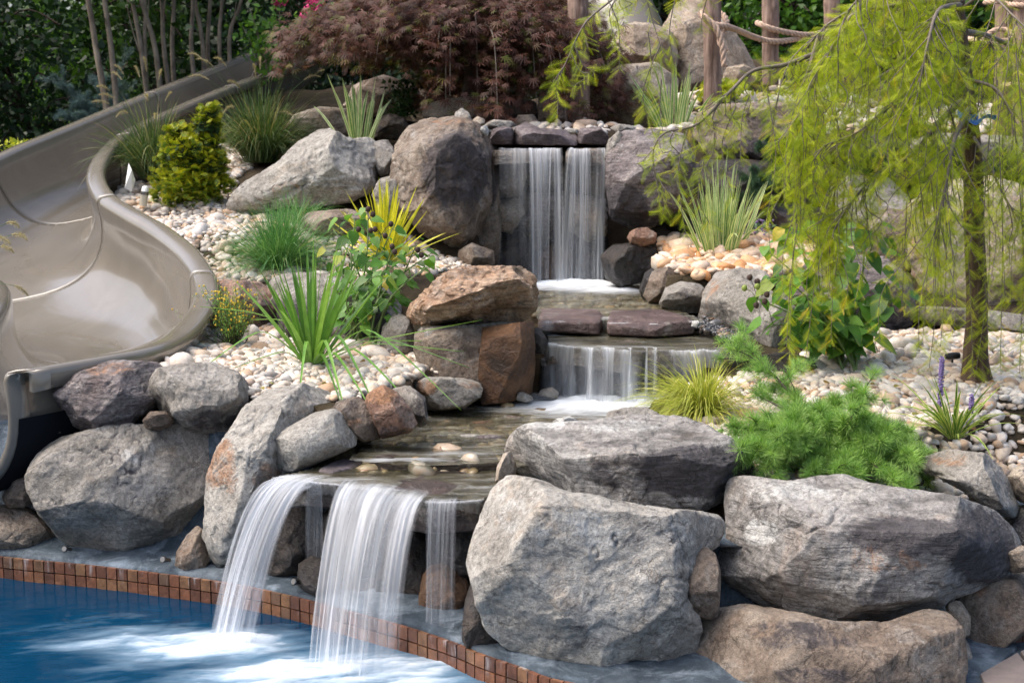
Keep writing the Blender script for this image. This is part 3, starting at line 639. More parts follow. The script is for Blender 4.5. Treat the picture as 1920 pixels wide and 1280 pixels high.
rock('dark brown boulder between the grey boulders and the red one by the stream', [(618,775),(632,752),(672,743),(700,765),(716,800),(712,822),(672,830),(655,805)], 5.98, .15, 'brown', 32, stain_shade=[(640,760,40,20,0,.4),(670,800,30,20,2,.3)], group=G_S)
rock('reddish pyramid shaped boulder at the stream edge', [(680,765),(690,738),(718,721),(745,735),(772,768),(782,795),(765,812),(715,822),(700,795)], 5.98, .16, 'red', 34, facets=[((-.4,.4,.8),.7),((.7,.1,.6),.65)], stain_shade=[(710,740,40,22,2,.6),(730,810,40,12,0,.4)], group=G_S)
rock('slim grey and black stone leaning on the reddish pyramid boulder', [(735,728),(768,722),(797,745),(803,790),(788,803),(770,790),(752,755)], 6.12, .14, 'grey', 26, stain_shade=[(790,760,16,40,0,.5)], group=G_S)
rock('grey stone with orange lichen along the stream bank', [(765,722),(800,706),(860,708),(906,716),(901,745),(870,765),(815,770),(790,765)], 6.75, .16, 'grey', 34, p=3.2, stain_shade=[(800,725,30,20,2,.5),(880,722,30,10,2,.4),(870,755,40,14,1,.25)], group=G_S)
rock('square brown block under the big orange boulder', [(780,622),(860,615),(930,612),(930,745),(880,752),(840,725),(790,700),(778,660)], 7.12, .22, 'brown', 42, p=4.5, rough=.1, stain_shade=[(850,690,80,80,1,.12)], group=G_S)
rock('rust coloured wet block beside the middle cascade', [(905,615),(1000,604),(1003,680),(998,735),(950,755),(903,757),(898,700)], 7.0, .24, 'rust', 40, p=5, rough=.08, terr=.5, facets=[((-.5,0,.8),.8)], group=G_S)
rock('big orange layered boulder overhanging the stream', [(757,592),(772,566),(805,535),(830,512),(862,501),(975,500),(1004,518),(1010,560),(1006,582),(975,607),(930,618),(850,615),(775,606)], 7.2, .33, 'orange', 72, p=3.0, rough=.22, terr=2.4, facets=[((-.3,.75,.6),.68),((0,-.8,.5),.7),((-.8,.1,.5),.8)], stain_shade=[(985,560,30,60,0,.25),(900,505,90,9,1,.25),(880,605,90,10,0,.5),(840,595,50,12,1,.25)], group=G_S)
rock('thin dark slab wedged beneath the orange boulder', [(775,612),(900,608),(985,600),(975,620),(930,632),(850,642),(785,636)], 7.22, .28, 'grey', 30, p=4, stain_shade=[(880,625,120,20,0,.3)], group=G_S)
rock('grey boulder left of the brown block behind the shrub stems', [(712,650),(718,612),(742,585),(770,598),(782,640),(778,668),(740,672)], 7.4, .15, 'grey', 28, stain_shade=[(730,640,30,30,0,.3)], group=G_S)
rock('long pitted grey boulder behind the spiky green plant', [(500,560),(502,530),(520,514),(560,510),(640,516),(700,522),(745,545),(752,585),(720,640),(640,660),(545,655),(510,615)], 7.95, .32, 'grey', 52, p=3.4, terr=1.6, facets=[((0,.9,.4),.7)], stain_shade=[(540,600,60,45,0,.75),(680,600,60,40,0,.7),(600,525,90,14,1,.3)], group=G_U)
rock('pinkish boulder behind the small yellow flowering bush', [(372,570),(384,536),(425,524),(488,530),(515,552),(520,590),(500,620),(430,630),(385,612)], 8.0, .25, 'red', 38, p=3, stain_shade=[(430,540,60,20,1,.3),(500,590,25,40,0,.5)], group=G_U)
rock('low brown stone behind the fine green grass', [(560,408),(590,396),(650,392),(705,400),(720,425),(700,440),(600,440),(566,428)], 9.15, .2, 'brown', 28, group=G_U)
rock('large pale angular boulder with a peaked top below the striped iris', [(420,398),(436,362),(470,335),(520,305),(560,268),(598,246),(622,243),(650,262),(690,258),(706,268),(716,305),(714,345),(700,372),(655,378),(600,388),(530,388),(470,404)], 9.9, .42, 'pale', 66, p=3.0, rough=.18, terr=1.8, facets=[((-.5,.75,.35),.72),((.75,.1,.6),.72),((-.2,-.3,.9),.8)], stain_shade=[(540,360,40,25,2,.35),(640,300,60,40,2,.15),(560,385,120,12,0,.4)], group=G_U)
rock('narrow upright stone between the pale and the tall dark boulder', [(698,300),(702,266),(728,262),(742,285),(740,318),(722,332),(708,328)], 10.0, .14, 'grey', 22, stain_shade=[(735,300,14,40,0,.3)], group=G_U)
rock('small rounded grey boulder in front of the tall dark boulder', [(697,365),(712,335),(745,328),(764,350),(765,385),(740,405),(712,402)], 9.45, .16, 'grey', 28, p=2.4, stain_shade=[], group=G_U)
rock('pebble sized grey stone on the shoulder of the rounded boulder', [(752,338),(758,328),(768,334),(770,346),(760,350)], 9.4, .04, 'grey', 10, name='stone', cat='stone', group=G_U)
rock('tall dark boulder standing left of the upper waterfall', [(734,330),(742,275),(765,238),(800,223),(860,222),(900,232),(914,260),(920,320),(922,370),(908,425),(890,460),(860,478),(820,470),(775,420),(745,375)], 9.5, .40, 'brown', 72, p=2.9, rough=.17, terr=1.5, facets=[((-.7,.2,.65),.72),((.7,-.2,.6),.78),((0,.95,.25),.9)], stain_shade=[(855,320,80,90,0,.62),(765,290,35,70,1,.30),(830,420,50,40,0,.35),(760,280,22,40,1,.22),(840,230,60,8,2,.4)], group=G_U)
rock('dark streaked rock wedged between the tall boulder and the upper waterfall', [(900,250),(922,243),(935,280),(938,400),(938,505),(900,505),(872,490),(885,455),(912,420)], 9.85, .3, 'brown', 40, p=3.4, stain_shade=[(920,300,20,100,0,.7),(900,470,20,30,2,.3)], group=G_U)
rock('brown stone at the foot of the tall dark boulder', [(860,470),(885,455),(925,470),(930,505),(880,512),(858,500)], 9.2, .14, 'brown', 22, stain_shade=[(900,490,30,30,0,.4)], group=G_U)
# behind the upper fall
G_W = 'wet stones behind the upper waterfall'
wl = [([(925,285),(985,283),(990,330),(975,372),(935,375),(922,340)],'brown','wet tan stone behind the left top of the upper fall'),
 ([(988,283),(1060,283),(1068,345),(1020,360),(985,345)],'grey','dark wet stone behind the centre top of the upper fall'),
 ([(1062,283),(1140,283),(1146,330),(1130,375),(1070,352)],'brown','brown wet stone behind the right top of the upper fall'),
 ([(925,378),(975,366),(985,400),(960,440),(925,430)],'tan','pale wet wedge stone at the left edge behind the upper fall'),
 ([(978,362),(1062,358),(1060,420),(1040,455),(975,430)],'purple','dark wet stone in the middle behind the upper fall'),
 ([(1065,362),(1138,372),(1140,440),(1105,455),(1060,430)],'tan','brown banded wet stone behind the right half of the upper fall'),
 ([(925,440),(975,428),(1010,470),(1005,540),(930,540)],'wet','low dark stone behind the foot of the upper fall, leftmost'),
 ([(1010,470),(1040,455),(1075,470),(1080,540),(1005,540)],'rust','rusty stone low in the middle behind the upper fall'),
 ([(1080,452),(1140,440),(1145,540),(1078,540)],'wet','low dark stone behind the right foot of the upper fall')]
for pl, mt, lb in wl: rock(lb, pl, 9.93 + .07 * math.sin(pl[0][0] * 1.7 + pl[0][1]), .24, mt, 30, p=2.7, rough=.22, terr=2, name='wet_stone', cat='wet stone', group=G_W)
G_T = 'dark slabs capping the upper waterfall'
rock('short mauve slab at the left end of the cap above the upper fall', [(916,272),(922,242),(940,236),(962,240),(966,272)], 10.0, .22, 'mauve', 22, p=5, rough=.1, group=G_T)
rock('longest mauve slab capping the middle of the upper fall', [(960,272),(964,240),(985,227),(1012,240),(1062,243),(1084,254),(1084,274)], 10.0, .25, 'mauve', 32, p=5, rough=.1, group=G_T)
rock('dark mauve slab capping the right side of the upper fall', [(1080,270),(1086,240),(1125,237),(1142,255),(1136,274)], 10.0, .22, 'mauve', 22, p=5, rough=.12, group=G_T)
rock('thin upright greenish stone right of the upper lip', [(1132,300),(1140,262),(1158,245),(1170,252),(1162,278),(1148,304)], 9.35, .08, 'grey', 18, stain_shade=[(1150,280,10,20,1,.4)], name='stone', cat='stone', group=G_S)
rock('small green grey pointed stone on top of the tall dark boulder', [(848,232),(852,212),(866,202),(880,212),(888,230),(880,236)], 9.7, .08, 'grey', 16, stain_shade=[(862,220,14,14,1,.3)], name='stone', cat='stone', group=G_B)
rock('flat green grey stone left of the mauve cap slabs', [(900,236),(925,224),(960,226),(972,236),(945,244),(910,244)], 10.0, .12, 'grey', 18, name='stone', cat='stone', group=G_B)
rock('small tan stone beside the white pebble above the upper fall', [(885,226),(895,218),(910,224),(908,234),(892,236)], 9.9, .05, 'tan', 12, name='stone', cat='stone', group=G_B)
rock('small round stone on the cap slabs near the log post', [(1062,246),(1070,240),(1084,242),(1086,250),(1072,253)], 9.6, .04, 'pale', 12, p=2.1, rough=.05, name='stone', cat='stone', group=G_B)
rock('flat dark pebble between cap slab and striped iris', [(1140,240),(1160,232),(1190,236),(1196,246),(1165,252)], 10.0, .08, 'grey', 14, name='stone', cat='stone', group=G_B)
# upper fall lip stones
slab('brown wet lip stone under the wider half of the upper fall', [tuple(P(924,281,9.52)), tuple(P(1056,281,9.52)), tuple(P(1060,276,10.1)), tuple(P(924,276,10.1))], 1.84, .09, 'wettan', 26, group='lip stones of the upper waterfall')
slab('brown wet lip stone under the narrow half of the upper fall', [tuple(P(1059,281,9.5)), tuple(P(1138,281,9.5)), tuple(P(1140,276,10.1)), tuple(P(1064,276,10.1))], 1.845, .10, 'wettan', 24, group='lip stones of the upper waterfall')
# right of upper fall
rock('large dark purple grey boulder right of the upper waterfall', [(1138,300),(1146,262),(1172,246),(1225,243),(1278,252),(1302,300),(1296,360),(1262,400),(1235,424),(1180,428),(1146,410),(1138,350)], 9.3, .38, 'purple', 62, p=2.9, terr=1.3, facets=[((-.6,.1,.75),.75),((.1,-.8,.5),.75)], stain_shade=[(1165,390,60,50,0,.8),(1160,290,25,30,1,.2),(1220,330,50,50,2,.15)], group=G_U)
rock('wet black boulder right of the foot of the upper waterfall', [(1126,480),(1150,459),(1195,455),(1228,466),(1235,495),(1212,525),(1165,540),(1136,522)], 9.1, .22, 'wet', 40, group=G_S)
rock('small red brown stone on the black wet boulder', [(1176,445),(1185,430),(1212,426),(1232,438),(1228,456),(1200,463),(1182,458)], 9.0, .10, 'red', 20, p=2.3, name='stone', cat='stone', group=G_S)
rock('narrow dark stone at the left of the orange pebble pocket', [(1198,545),(1208,512),(1222,500),(1236,520),(1230,560),(1208,566)], 8.5, .10, 'wet', 20, group=G_S)
rock('brown mossy stone under the orange pebble pocket', [(1206,555),(1222,510),(1250,499),(1276,510),(1278,540),(1250,572),(1220,570)], 8.3, .14, 'brown', 28, stain_shade=[(1240,560,20,12,2,.3)], group=G_S)
rock('blue grey boulder at the edge of the upper stream', [(1236,572),(1248,540),(1275,528),(1312,532),(1328,550),(1320,585),(1275,588)], 8.05, .18, 'grey', 32, p=2.5, rough=.1, stain_shade=[(1290,550,30,18,0,.35)], group=G_S)
rock('large mossy square boulder right of the middle cascade', [(1310,600),(1320,545),(1342,512),(1385,503),(1432,508),(1460,540),(1490,580),(1500,640),(1480,690),(1420,688),(1380,650),(1335,622)], 7.75, .33, 'grey', 56, p=3.6, terr=1.5, facets=[((-.4,.3,.8),.8),((-.1,.95,.3),.8)], stain_shade=[(1330,570,30,60,2,.35),(1400,520,40,12,1,.4),(1440,600,50,50,2,.15)], group=G_S)
rock('dark boulder at the foot of the square boulder beside the cascade', [(1398,690),(1420,668),(1470,660),(1520,670),(1540,700),(1500,718),(1420,722)], 6.95, .16, 'wet', 30, group=G_S)
rock('small brown stone on the ledge right of the middle slab', [(1352,632),(1362,620),(1392,624),(1402,638),(1380,646),(1358,642)], 7.35, .06, 'brown', 16, name='stone', cat='stone', group=G_S)
rock('dark stone under the leaning shrub stems', [(1500,668),(1520,640),(1560,635),(1590,655),(1580,680),(1530,690)], 7.3, .14, 'grey', 24, stain_shade=[(1540,660,60,60,0,.5)], group=G_S)
rock('big dark boulder in the shade behind the large leaved shrub', [(1470,640),(1475,560),(1510,500),(1580,478),(1650,482),(1700,520),(1712,590),(1690,640),(1600,660),(1520,665)], 8.0, .35, 'purple', 48, p=3, stain_shade=[(1600,600,120,50,0,.6)], group=G_U)
rock('pinkish tan boulder behind the trunk of the weeping tree', [(1690,560),(1680,470),(1705,390),(1760,345),(1850,335),(1930,360),(1990,450),(1980,570),(1900,605),(1760,608)], 8.6, .45, 'tan', 56, p=3, terr=1.5, stain_shade=[(1720,480,40,80,2,.3),(1800,560,90,30,0,.25)], group=G_U)
rock('low flat grey slab at the foot of the pinkish boulder', [(1690,592),(1740,575),(1840,580),(1920,585),(1990,600),(1960,622),(1800,618),(1720,612)], 7.85, .22, 'grey', 34, p=3.5, stain_shade=[(1780,610,120,10,0,.5)], group=G_U)
rock('brown boulder between the dark boulder and the pinkish one', [(1610,480),(1622,420),(1660,390),(1712,400),(1728,460),(1715,540),(1660,555),(1625,530)], 8.7, .25, 'brown', 36, group=G_U)
rock('dark flat rock below the dwarf pines', [(1360,440),(1372,398),(1430,382),(1500,384),(1560,395),(1570,435),(1500,460),(1400,462)], 9.4, .25, 'wet', 36, stain_shade=[(1450,420,90,40,0,.4)], group=G_U)
rock('grey boulder in the shade under the hanging foliage', [(1545,430),(1552,360),(1590,330),(1660,332),(1700,370),(1695,440),(1640,470),(1570,468)], 9.3, .3, 'grey', 40, stain_shade=[(1600,430,60,30,0,.5)], group=G_U)
rock('long layered ledge boulder between the iris and the hanging foliage', [(1302,258),(1310,214),(1345,196),(1420,194),(1500,192),(1540,210),(1545,255),(1510,290),(1420,305),(1340,300)], 10.2, .4, 'brown', 50, p=3.4, terr=2, stain_shade=[(1400,205,110,16,1,.25),(1440,280,110,30,0,.6)], group=G_U)
rock('dark ledge rock below the layered ledge boulder', [(1290,330),(1320,300),(1420,300),(1520,296),(1560,330),(1540,380),(1420,392),(1310,385)], 9.9, .35, 'wet', 40, stain_shade=[(1420,350,150,50,0,.3)], group=G_U)
rock('dark stone at the back of the orange pebble pocket', [(1240,430),(1258,400),(1300,392),(1360,400),(1372,430),(1340,445),(1270,448)], 9.5, .2, 'wet', 28, group=G_U)
rock('flat shaded rock right of the hanging foliage centre', [(1690,310),(1700,265),(1760,250),(1860,255),(1960,262),(1980,310),(1900,335),(1760,335)], 9.8, .35, 'grey', 40, stain_shade=[(1800,300,150,40,0,.4)], group=G_U)
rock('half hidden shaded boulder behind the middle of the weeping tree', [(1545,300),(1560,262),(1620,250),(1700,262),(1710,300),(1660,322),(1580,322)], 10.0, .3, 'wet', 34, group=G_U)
# back
rock('brown ledge boulder in the shade under the maple', [(783,218),(800,196),(840,184),(900,180),(965,184),(1003,190),(1012,208),(990,224),(900,230),(810,228)], 11.0, .35, 'brown', 40, p=3.4, terr=1.5, stain_shade=[(900,222,120,12,0,.5)], group=G_B)
rock('upright brown stone left of the log behind the cap slabs', [(1008,232),(1008,190),(1016,165),(1042,160),(1066,190),(1066,238),(1040,244)], 10.7, .14, 'brown', 26, p=3.4, group=G_B)
rock('small brown stone between ledge boulder and upright stone', [(960,232),(972,216),(1000,214),(1012,230),(995,240),(970,240)], 10.4, .1, 'brown', 18, name='stone', cat='stone', group=G_B)
rock('grey brown boulder under the left side of the maple', [(540,250),(548,215),(600,200),(670,205),(705,225),(700,255),(640,262),(570,262)], 11.6, .3, 'tan', 34, stain_shade=[(620,245,80,20,0,.3)], group=G_B)
rock('dark stone beside the striped iris under the maple', [(700,258),(704,225),(730,212),(762,222),(770,250),(745,264)], 11.1, .18, 'brown', 24, stain_shade=[(730,250,40,20,0,.4)], group=G_B)
rock('mottled boulder in the shade above the striped iris', [(640,205),(660,160),(720,140),(780,160),(800,195),(760,215),(690,218)], 12.2, .3, 'brown', 30, group=G_B)
rock('smooth tan boulder right of the log post under the maple', [(1100,225),(1104,175),(1125,140),(1165,122),(1230,118),(1272,150),(1268,205),(1250,238),(1180,240),(1110,240)], 11.4, .4, 'tan', 52, p=2.8, rough=.1, facets=[((-.3,.6,.7),.8)], stain_shade=[(1180,210,60,30,2,.35)], group=G_B)
rock('pale faceted boulder behind the smooth tan one', [(1128,128),(1145,80),(1162,50),(1190,42),(1228,46),(1262,60),(1275,110),(1265,145),(1180,142)], 12.6, .4, 'tan', 46, p=3.2, facets=[((-.6,.3,.7),.75),((.4,.2,.85),.8)], group=G_B)
rock('tall pointed pale boulder behind the rope post', [(1232,190),(1238,60),(1262,12),(1290,-12),(1325,0),(1360,38),(1395,85),(1425,140),(1410,170),(1330,190)], 13.2, .55, 'tan', 60, p=3.2, rough=.12, facets=[((-.6,.1,.8),.7),((.6,.3,.7),.75)], stain_shade=[(1300,60,50,50,1,.15)], group=G_B)
rock('pale boulder piece right of the first rope post', [(1352,150),(1362,126),(1395,120),(1420,135),(1415,158),(1380,162)], 12.2, .15, 'tan', 22, group=G_B)
# front right
rock('cap boulder with painted lit top and shaded front lying across the largest wall boulder', [(944,862),(946,822),(962,803),(1000,797),(1080,792),(1180,778),(1270,780),(1320,795),(1372,826),(1398,852),(1414,892),(1404,915),(1360,930),(1310,950),(1240,956),(1150,948),(1070,934),(1010,912),(972,896)], 5.5, .36, 'strat', 90, p=4.2, rough=.13, terr=1.5, facets=[((0,.90,.42),.60),((-.5,-.3,.8),.74),((.2,-.5,.85),.74)], stain_shade=[(1300,880,130,50,0,.85),(1190,885,120,40,0,.5),(1130,835,90,8,0,.45),(1010,850,60,50,1,.30),(1110,800,160,16,1,.42)], group=G_R)  # pale top and dark front patches paint the light and shade on this slab
rock('small grey hump stone behind the cap boulder', [(1130,792),(1142,772),(1170,764),(1210,762),(1236,775),(1240,795),(1180,800)], 5.95, .16, 'grey', 28, stain_shade=[(1150,775,20,10,0,.4)], group=G_S)
rock('white stone in the shallow water behind the cap boulder', [(1030,796),(1045,784),(1068,780),(1086,788),(1080,800),(1050,802)], 6.0, .06, 'pale', 16, p=2.3, rough=.08, stain_shade=[(1060,790,40,20,1,.9)], name='stone', cat='stone', group=G_S)
rock('largest pale blue grey boulder of the wall right of the lower fall', [(882,1068),(888,1025),(905,970),(925,922),(955,898),(1010,905),(1060,925),(1150,945),(1250,958),(1340,962),(1358,985),(1345,1025),(1300,1045),(1288,1085),(1305,1130),(1308,1170),(1298,1230),(1265,1290),(1180,1275),(1100,1255),(1020,1235),(955,1212),(918,1178),(898,1120)], 4.87, .30, 'pale', 110, p=3.4, rough=.12, terr=1.1, facets=[((-.75,.35,.55),.80),((.1,.3,.9),.9),((-.3,-.75,.55),.84),((.7,-.1,.65),.9)], stain_shade=[(1100,1000,120,55,1,.42),(1010,1080,90,70,0,.10),(1200,1010,50,40,0,.33),(1080,1190,70,30,0,.35),(1240,990,60,20,0,.20),(930,1160,30,60,0,.25),(1250,1200,40,30,2,.22),(1060,1120,50,30,2,.10),(960,960,40,60,1,.4)], group=G_R)
rock('small upright oval stone between the two largest wall boulders', [(1282,1065),(1292,1035),(1318,1024),(1340,1038),(1350,1070),(1350,1120),(1346,1152),(1322,1161),(1295,1145),(1284,1105)], 4.8, .10, 'brown', 34, p=2.5, rough=.1, name='stone', cat='stone', stain_shade=[(1320,1140,30,15,0,.3)], group=G_R)
rock('large wedge boulder with pale chipped corner and dark right side', [(1362,965),(1360,925),(1372,906),(1420,905),(1480,912),(1530,898),(1580,893),(1630,905),(1700,915),(1790,925),(1850,942),(1892,978),(1908,1018),(1885,1052),(1830,1085),(1770,1112),(1720,1145),(1660,1160),(1590,1166),(1500,1160),(1430,1138),(1375,1112),(1352,1090),(1356,1055),(1372,1020)], 4.98, .32, 'strat', 104, p=3.4, rough=.14, terr=.8, facets=[((0,.85,.55),.66),((-.75,0,.65),.78),((.35,-.45,.8),.76),((-.25,-.75,.6),.78)], stain_shade=[(1690,1000,120,40,0,.75),(1830,1010,80,80,0,.8),(1430,1010,40,28,1,.65),(1470,930,110,30,1,.38),(1700,960,110,16,1,.22),(1650,1050,90,40,2,.30),(1650,1120,60,30,0,.4),(1600,1080,60,40,1,.15)], group=G_R)
rock('long brown boulder at the bottom under the wedge boulder', [(1318,1185),(1330,1160),(1400,1143),(1470,1152),(1560,1168),(1650,1162),(1720,1130),(1762,1135),(1788,1165),(1795,1235),(1780,1320),(1600,1340),(1420,1330),(1335,1290),(1308,1240)], 4.62, .24, 'brown', 72, p=3.8, rough=.12, terr=1.3, stain_shade=[(1390,1190,60,60,2,.12),(1500,1200,130,34,0,.45),(1690,1200,80,40,1,.22),(1560,1270,160,25,0,.45),(1700,1260,60,40,0,.2)], group=G_R)
rock('small rounded tan stone at the bottom edge beside the long brown boulder', [(1283,1300),(1290,1268),(1312,1254),(1340,1262),(1356,1290),(1340,1320),(1300,1322)], 4.62, .09, 'tan', 22, p=2.3, name='stone', cat='stone', group=G_R)
rock('slim tan stone right of the long brown boulder, upper one', [(1772,1140),(1782,1127),(1802,1128),(1818,1152),(1820,1185),(1802,1198),(1788,1175)], 4.86, .07, 'tan', 22, name='stone', cat='stone', group=G_R)
rock('slim grey stone right of the long brown boulder, lower one', [(1790,1200),(1810,1195),(1822,1230),(1815,1290),(1785,1300),(1780,1250)], 4.8, .08, 'grey', 22, name='stone', cat='stone', group=G_R)
rock('upright square brown block at the right end of the wall', [(1794,1125),(1820,1098),(1862,1078),(1915,1062),(1935,1110),(1928,1170),(1885,1212),(1825,1242),(1805,1200)], 5.05, .20, 'brown', 44, p=4.2, rough=.1, stain_shade=[(1830,1110,25,20,2,.35),(1840,1180,40,50,1,.15),(1900,1120,30,60,0,.4)], group=G_R)
rock('brown grey boulder between the gravel and the wedge boulder', [(1722,885),(1735,862),(1780,846),(1845,850),(1872,872),(1892,905),(1906,945),(1900,968),(1862,955),(1815,925),(1765,900)], 5.45, .2, 'grey', 44, terr=1.5, stain_shade=[(1790,865,60,16,2,.4),(1860,930,40,30,0,.3)], group=G_R)
rock('tan stone cut by the right picture edge above the gravel', [(1888,905),(1900,880),(1930,868),(1960,880),(1965,930),(1930,945),(1900,935)], 5.5, .12, 'tan', 22, name='stone', cat='stone', group=G_R)
rock('small tan stone under the right tip of the wedge boulder', [(1878,1060),(1890,1035),(1915,1022),(1945,1030),(1940,1065),(1905,1075)], 5.0, .10, 'tan', 20, name='stone', cat='stone', group=G_R)
rock('dark boulder at the right edge behind the wedge boulder', [(1880,985),(1900,955),(1950,945),(2010,975),(2010,1040),(1950,1060),(1905,1030)], 5.55, .22, 'grey', 30, stain_shade=[(1940,1000,80,60,0,.5)], group=G_R)
rock('tall dark wet wedge stone at the foot of the largest boulder', [(866,1195),(872,1130),(884,1090),(900,1110),(915,1160),(932,1200),(922,1222),(895,1224),(872,1216)], 4.98, .12, 'wet', 36, stain_shade=[], name='stone', cat='stone', group=G_R)
rock('pale tan stone tucked beside the stream lip and cap boulder', [(927,912),(932,875),(944,850),(958,845),(968,870),(966,898),(950,908)], 5.55, .09, 'tan', 22, name='stone', cat='stone', group=G_R)
# dark stones behind the lower fall
G_D = 'dark wet stones behind the lower waterfall'
for pl, Y, mt, lb in [([(500,1085),(498,1010),(515,960),(560,935),(600,945),(605,1010),(590,1060),(550,1095)],5.72,'wet','dark rusty wet stone between the two water sheets'),
    ([(556,1100),(560,1055),(585,1040),(640,1060),(645,1130),(600,1135)],5.52,'wet','grey brown stone low between the two water sheets'),
    ([(600,1060),(602,960),(640,935),(720,950),(730,1050),(690,1095),(640,1090)],5.6,'wet','dark stone behind the wide water sheet, left half'),
    ([(700,1120),(712,1000),(740,950),(800,960),(812,1060),(790,1130)],5.52,'wet','dark stone behind the wide water sheet, right half'),
    ([(780,1165),(790,1080),(820,1030),(862,1040),(880,1100),(868,1165),(820,1190)],5.36,'rust','rusty brown stone behind the thin veil of water'),
    ([(800,1060),(805,960),(850,945),(905,950),(900,1040),(880,1095),(830,1075)],5.42,'wet','black stone under the right end of the lip slab'),
    ([(640,1140),(650,1085),(720,1080),(790,1120),(790,1170),(700,1165)],5.5,'wet','low black stone behind the wide water sheet'),
    ([(790,1195),(800,1165),(840,1150),(872,1165),(870,1200),(830,1215)],5.3,'lipst','low brown stone behind the thin veil of water')]:
    rock(lb, pl, Y + .05, .15, mt, 30, name='wet_stone', cat='wet stone', group=G_D)

# ------------------------------------------------------------------ stream slabs
G_X = 'flat slabs of the stream bed'
slab('broad brown lip slab over which the lower fall pours', [(500,899),(560,901),(640,910),(720,925),(800,940),(908,936),(960,880),(930,850),(680,862),(600,875),(540,888)], Z0 - .008, .115, 'lipst', 60, rough=.09, ncut=3, group=G_X)
slab('thin wet brown step slab in front of the lower pebble pool', [(672,862),(700,845),(800,832),(925,838),(940,865),(860,868),(760,868)], Z0 + .045, .06, 'lipst', 34, group=G_X)
slab('blue grey flat stone at the left of the step slab', [(590,880),(660,850),(690,856),(672,872),(620,886)], Z0 + .02, .05, 'mauve', 22, group=G_X)
slab('broad brown slab carrying the middle cascade, left half', [(1022,648),(1100,655),(1205,660),(1215,640),(1205,610),(1085,612),(1035,625)], Z2 - .006, .10, 'wettan', 50, rough=.10, ncut=3, group=G_X)
slab('broad brown slab carrying the middle cascade, right half', [(1208,660),(1300,658),(1408,655),(1412,640),(1330,618),(1300,610),(1210,610)], Z2 - .009, .11, 'wettan', 50, rough=.10, ncut=3, group=G_X)
slab('red wet slab in the stream beside the orange boulder', [(1008,600),(1125,602),(1132,590),(1122,576),(1010,574)], Z3 + .012, .075, 'wetred', 34, ncut=1, group=G_X)
slab('red wet slab right of the gap in the upper step', [(1136,603),(1230,606),(1305,602),(1290,590),(1240,580),(1145,578)], Z3 + .012, .075, 'wetred', 34, ncut=1, group=G_X)
for pl, Y, mt, lb in [([(1010,770),(1012,672),(1060,662),(1110,670),(1112,770)],7.25,'wet','dark wet stone behind the left part of the middle cascade'),
    ([(1105,770),(1108,672),(1170,668),(1215,672),(1218,770)],7.22,'wet','dark wet stone behind the centre of the middle cascade'),
    ([(1212,770),(1214,672),(1290,670),(1330,675),(1332,770)],7.2,'wet','dark wet stone behind the right centre of the middle cascade'),
    ([(1325,765),(1328,672),(1390,665),(1425,680),(1430,765)],7.18,'wet','dark wet stone under the right end of the cascade slab')]:
    rock(lb, pl, Y + .12, .14, mt, 28, p=4, rough=.12, name='wet_stone', cat='wet stone', group='wet stones behind the middle cascade')
rock('mossy dark stone left of the cascade slabs under the orange boulder', [(988,660),(992,620),(1010,612),(1028,640),(1022,665)], 7.15, .08, 'wet', 18, name='stone', cat='stone', group=G_S)
rock('grey stone in the water left of the middle cascade foot', [(1006,742),(1015,730),(1035,725),(1048,735),(1044,748)], 7.05, .06, 'grey', 14, name='stone', cat='stone', group=G_S)
rock('small green white stone at the water edge below the rust coloured block', [(968,750),(970,736),(980,734),(998,742),(1000,750),(985,754)], 6.95, .04, 'grey', 12, stain_shade=[(980,744,20,14,1,.4)], name='stone', cat='stone', group=G_S)
rock('white stone on the step slab in the middle of the stream', [(824,860),(826,848),(838,842),(852,848),(854,858),(840,862)], 6.05, .035, 'pale', 14, p=2.2, rough=.1, stain_shade=[(840,852,30,20,1,.95)], name='stone', cat='stone', group=G_S)
rock('white pebble at the edge of the red wet slab', [(1296,612),(1298,602),(1308,600),(1314,608),(1306,615)], 7.35, .03, 'pale', 10, p=2.1, rough=.05, stain_shade=[(1305,608,20,20,1,.9)], name='stone', cat='stone', group=G_S)
rock('white stone between the tall dark boulder and the cap slabs', [(898,250),(902,238),(912,234),(918,246),(914,256)], 9.5, .04, 'pale', 12, p=2.1, rough=.05, stain_shade=[(908,246,20,20,1,.95)], name='stone', cat='stone', group=G_B)

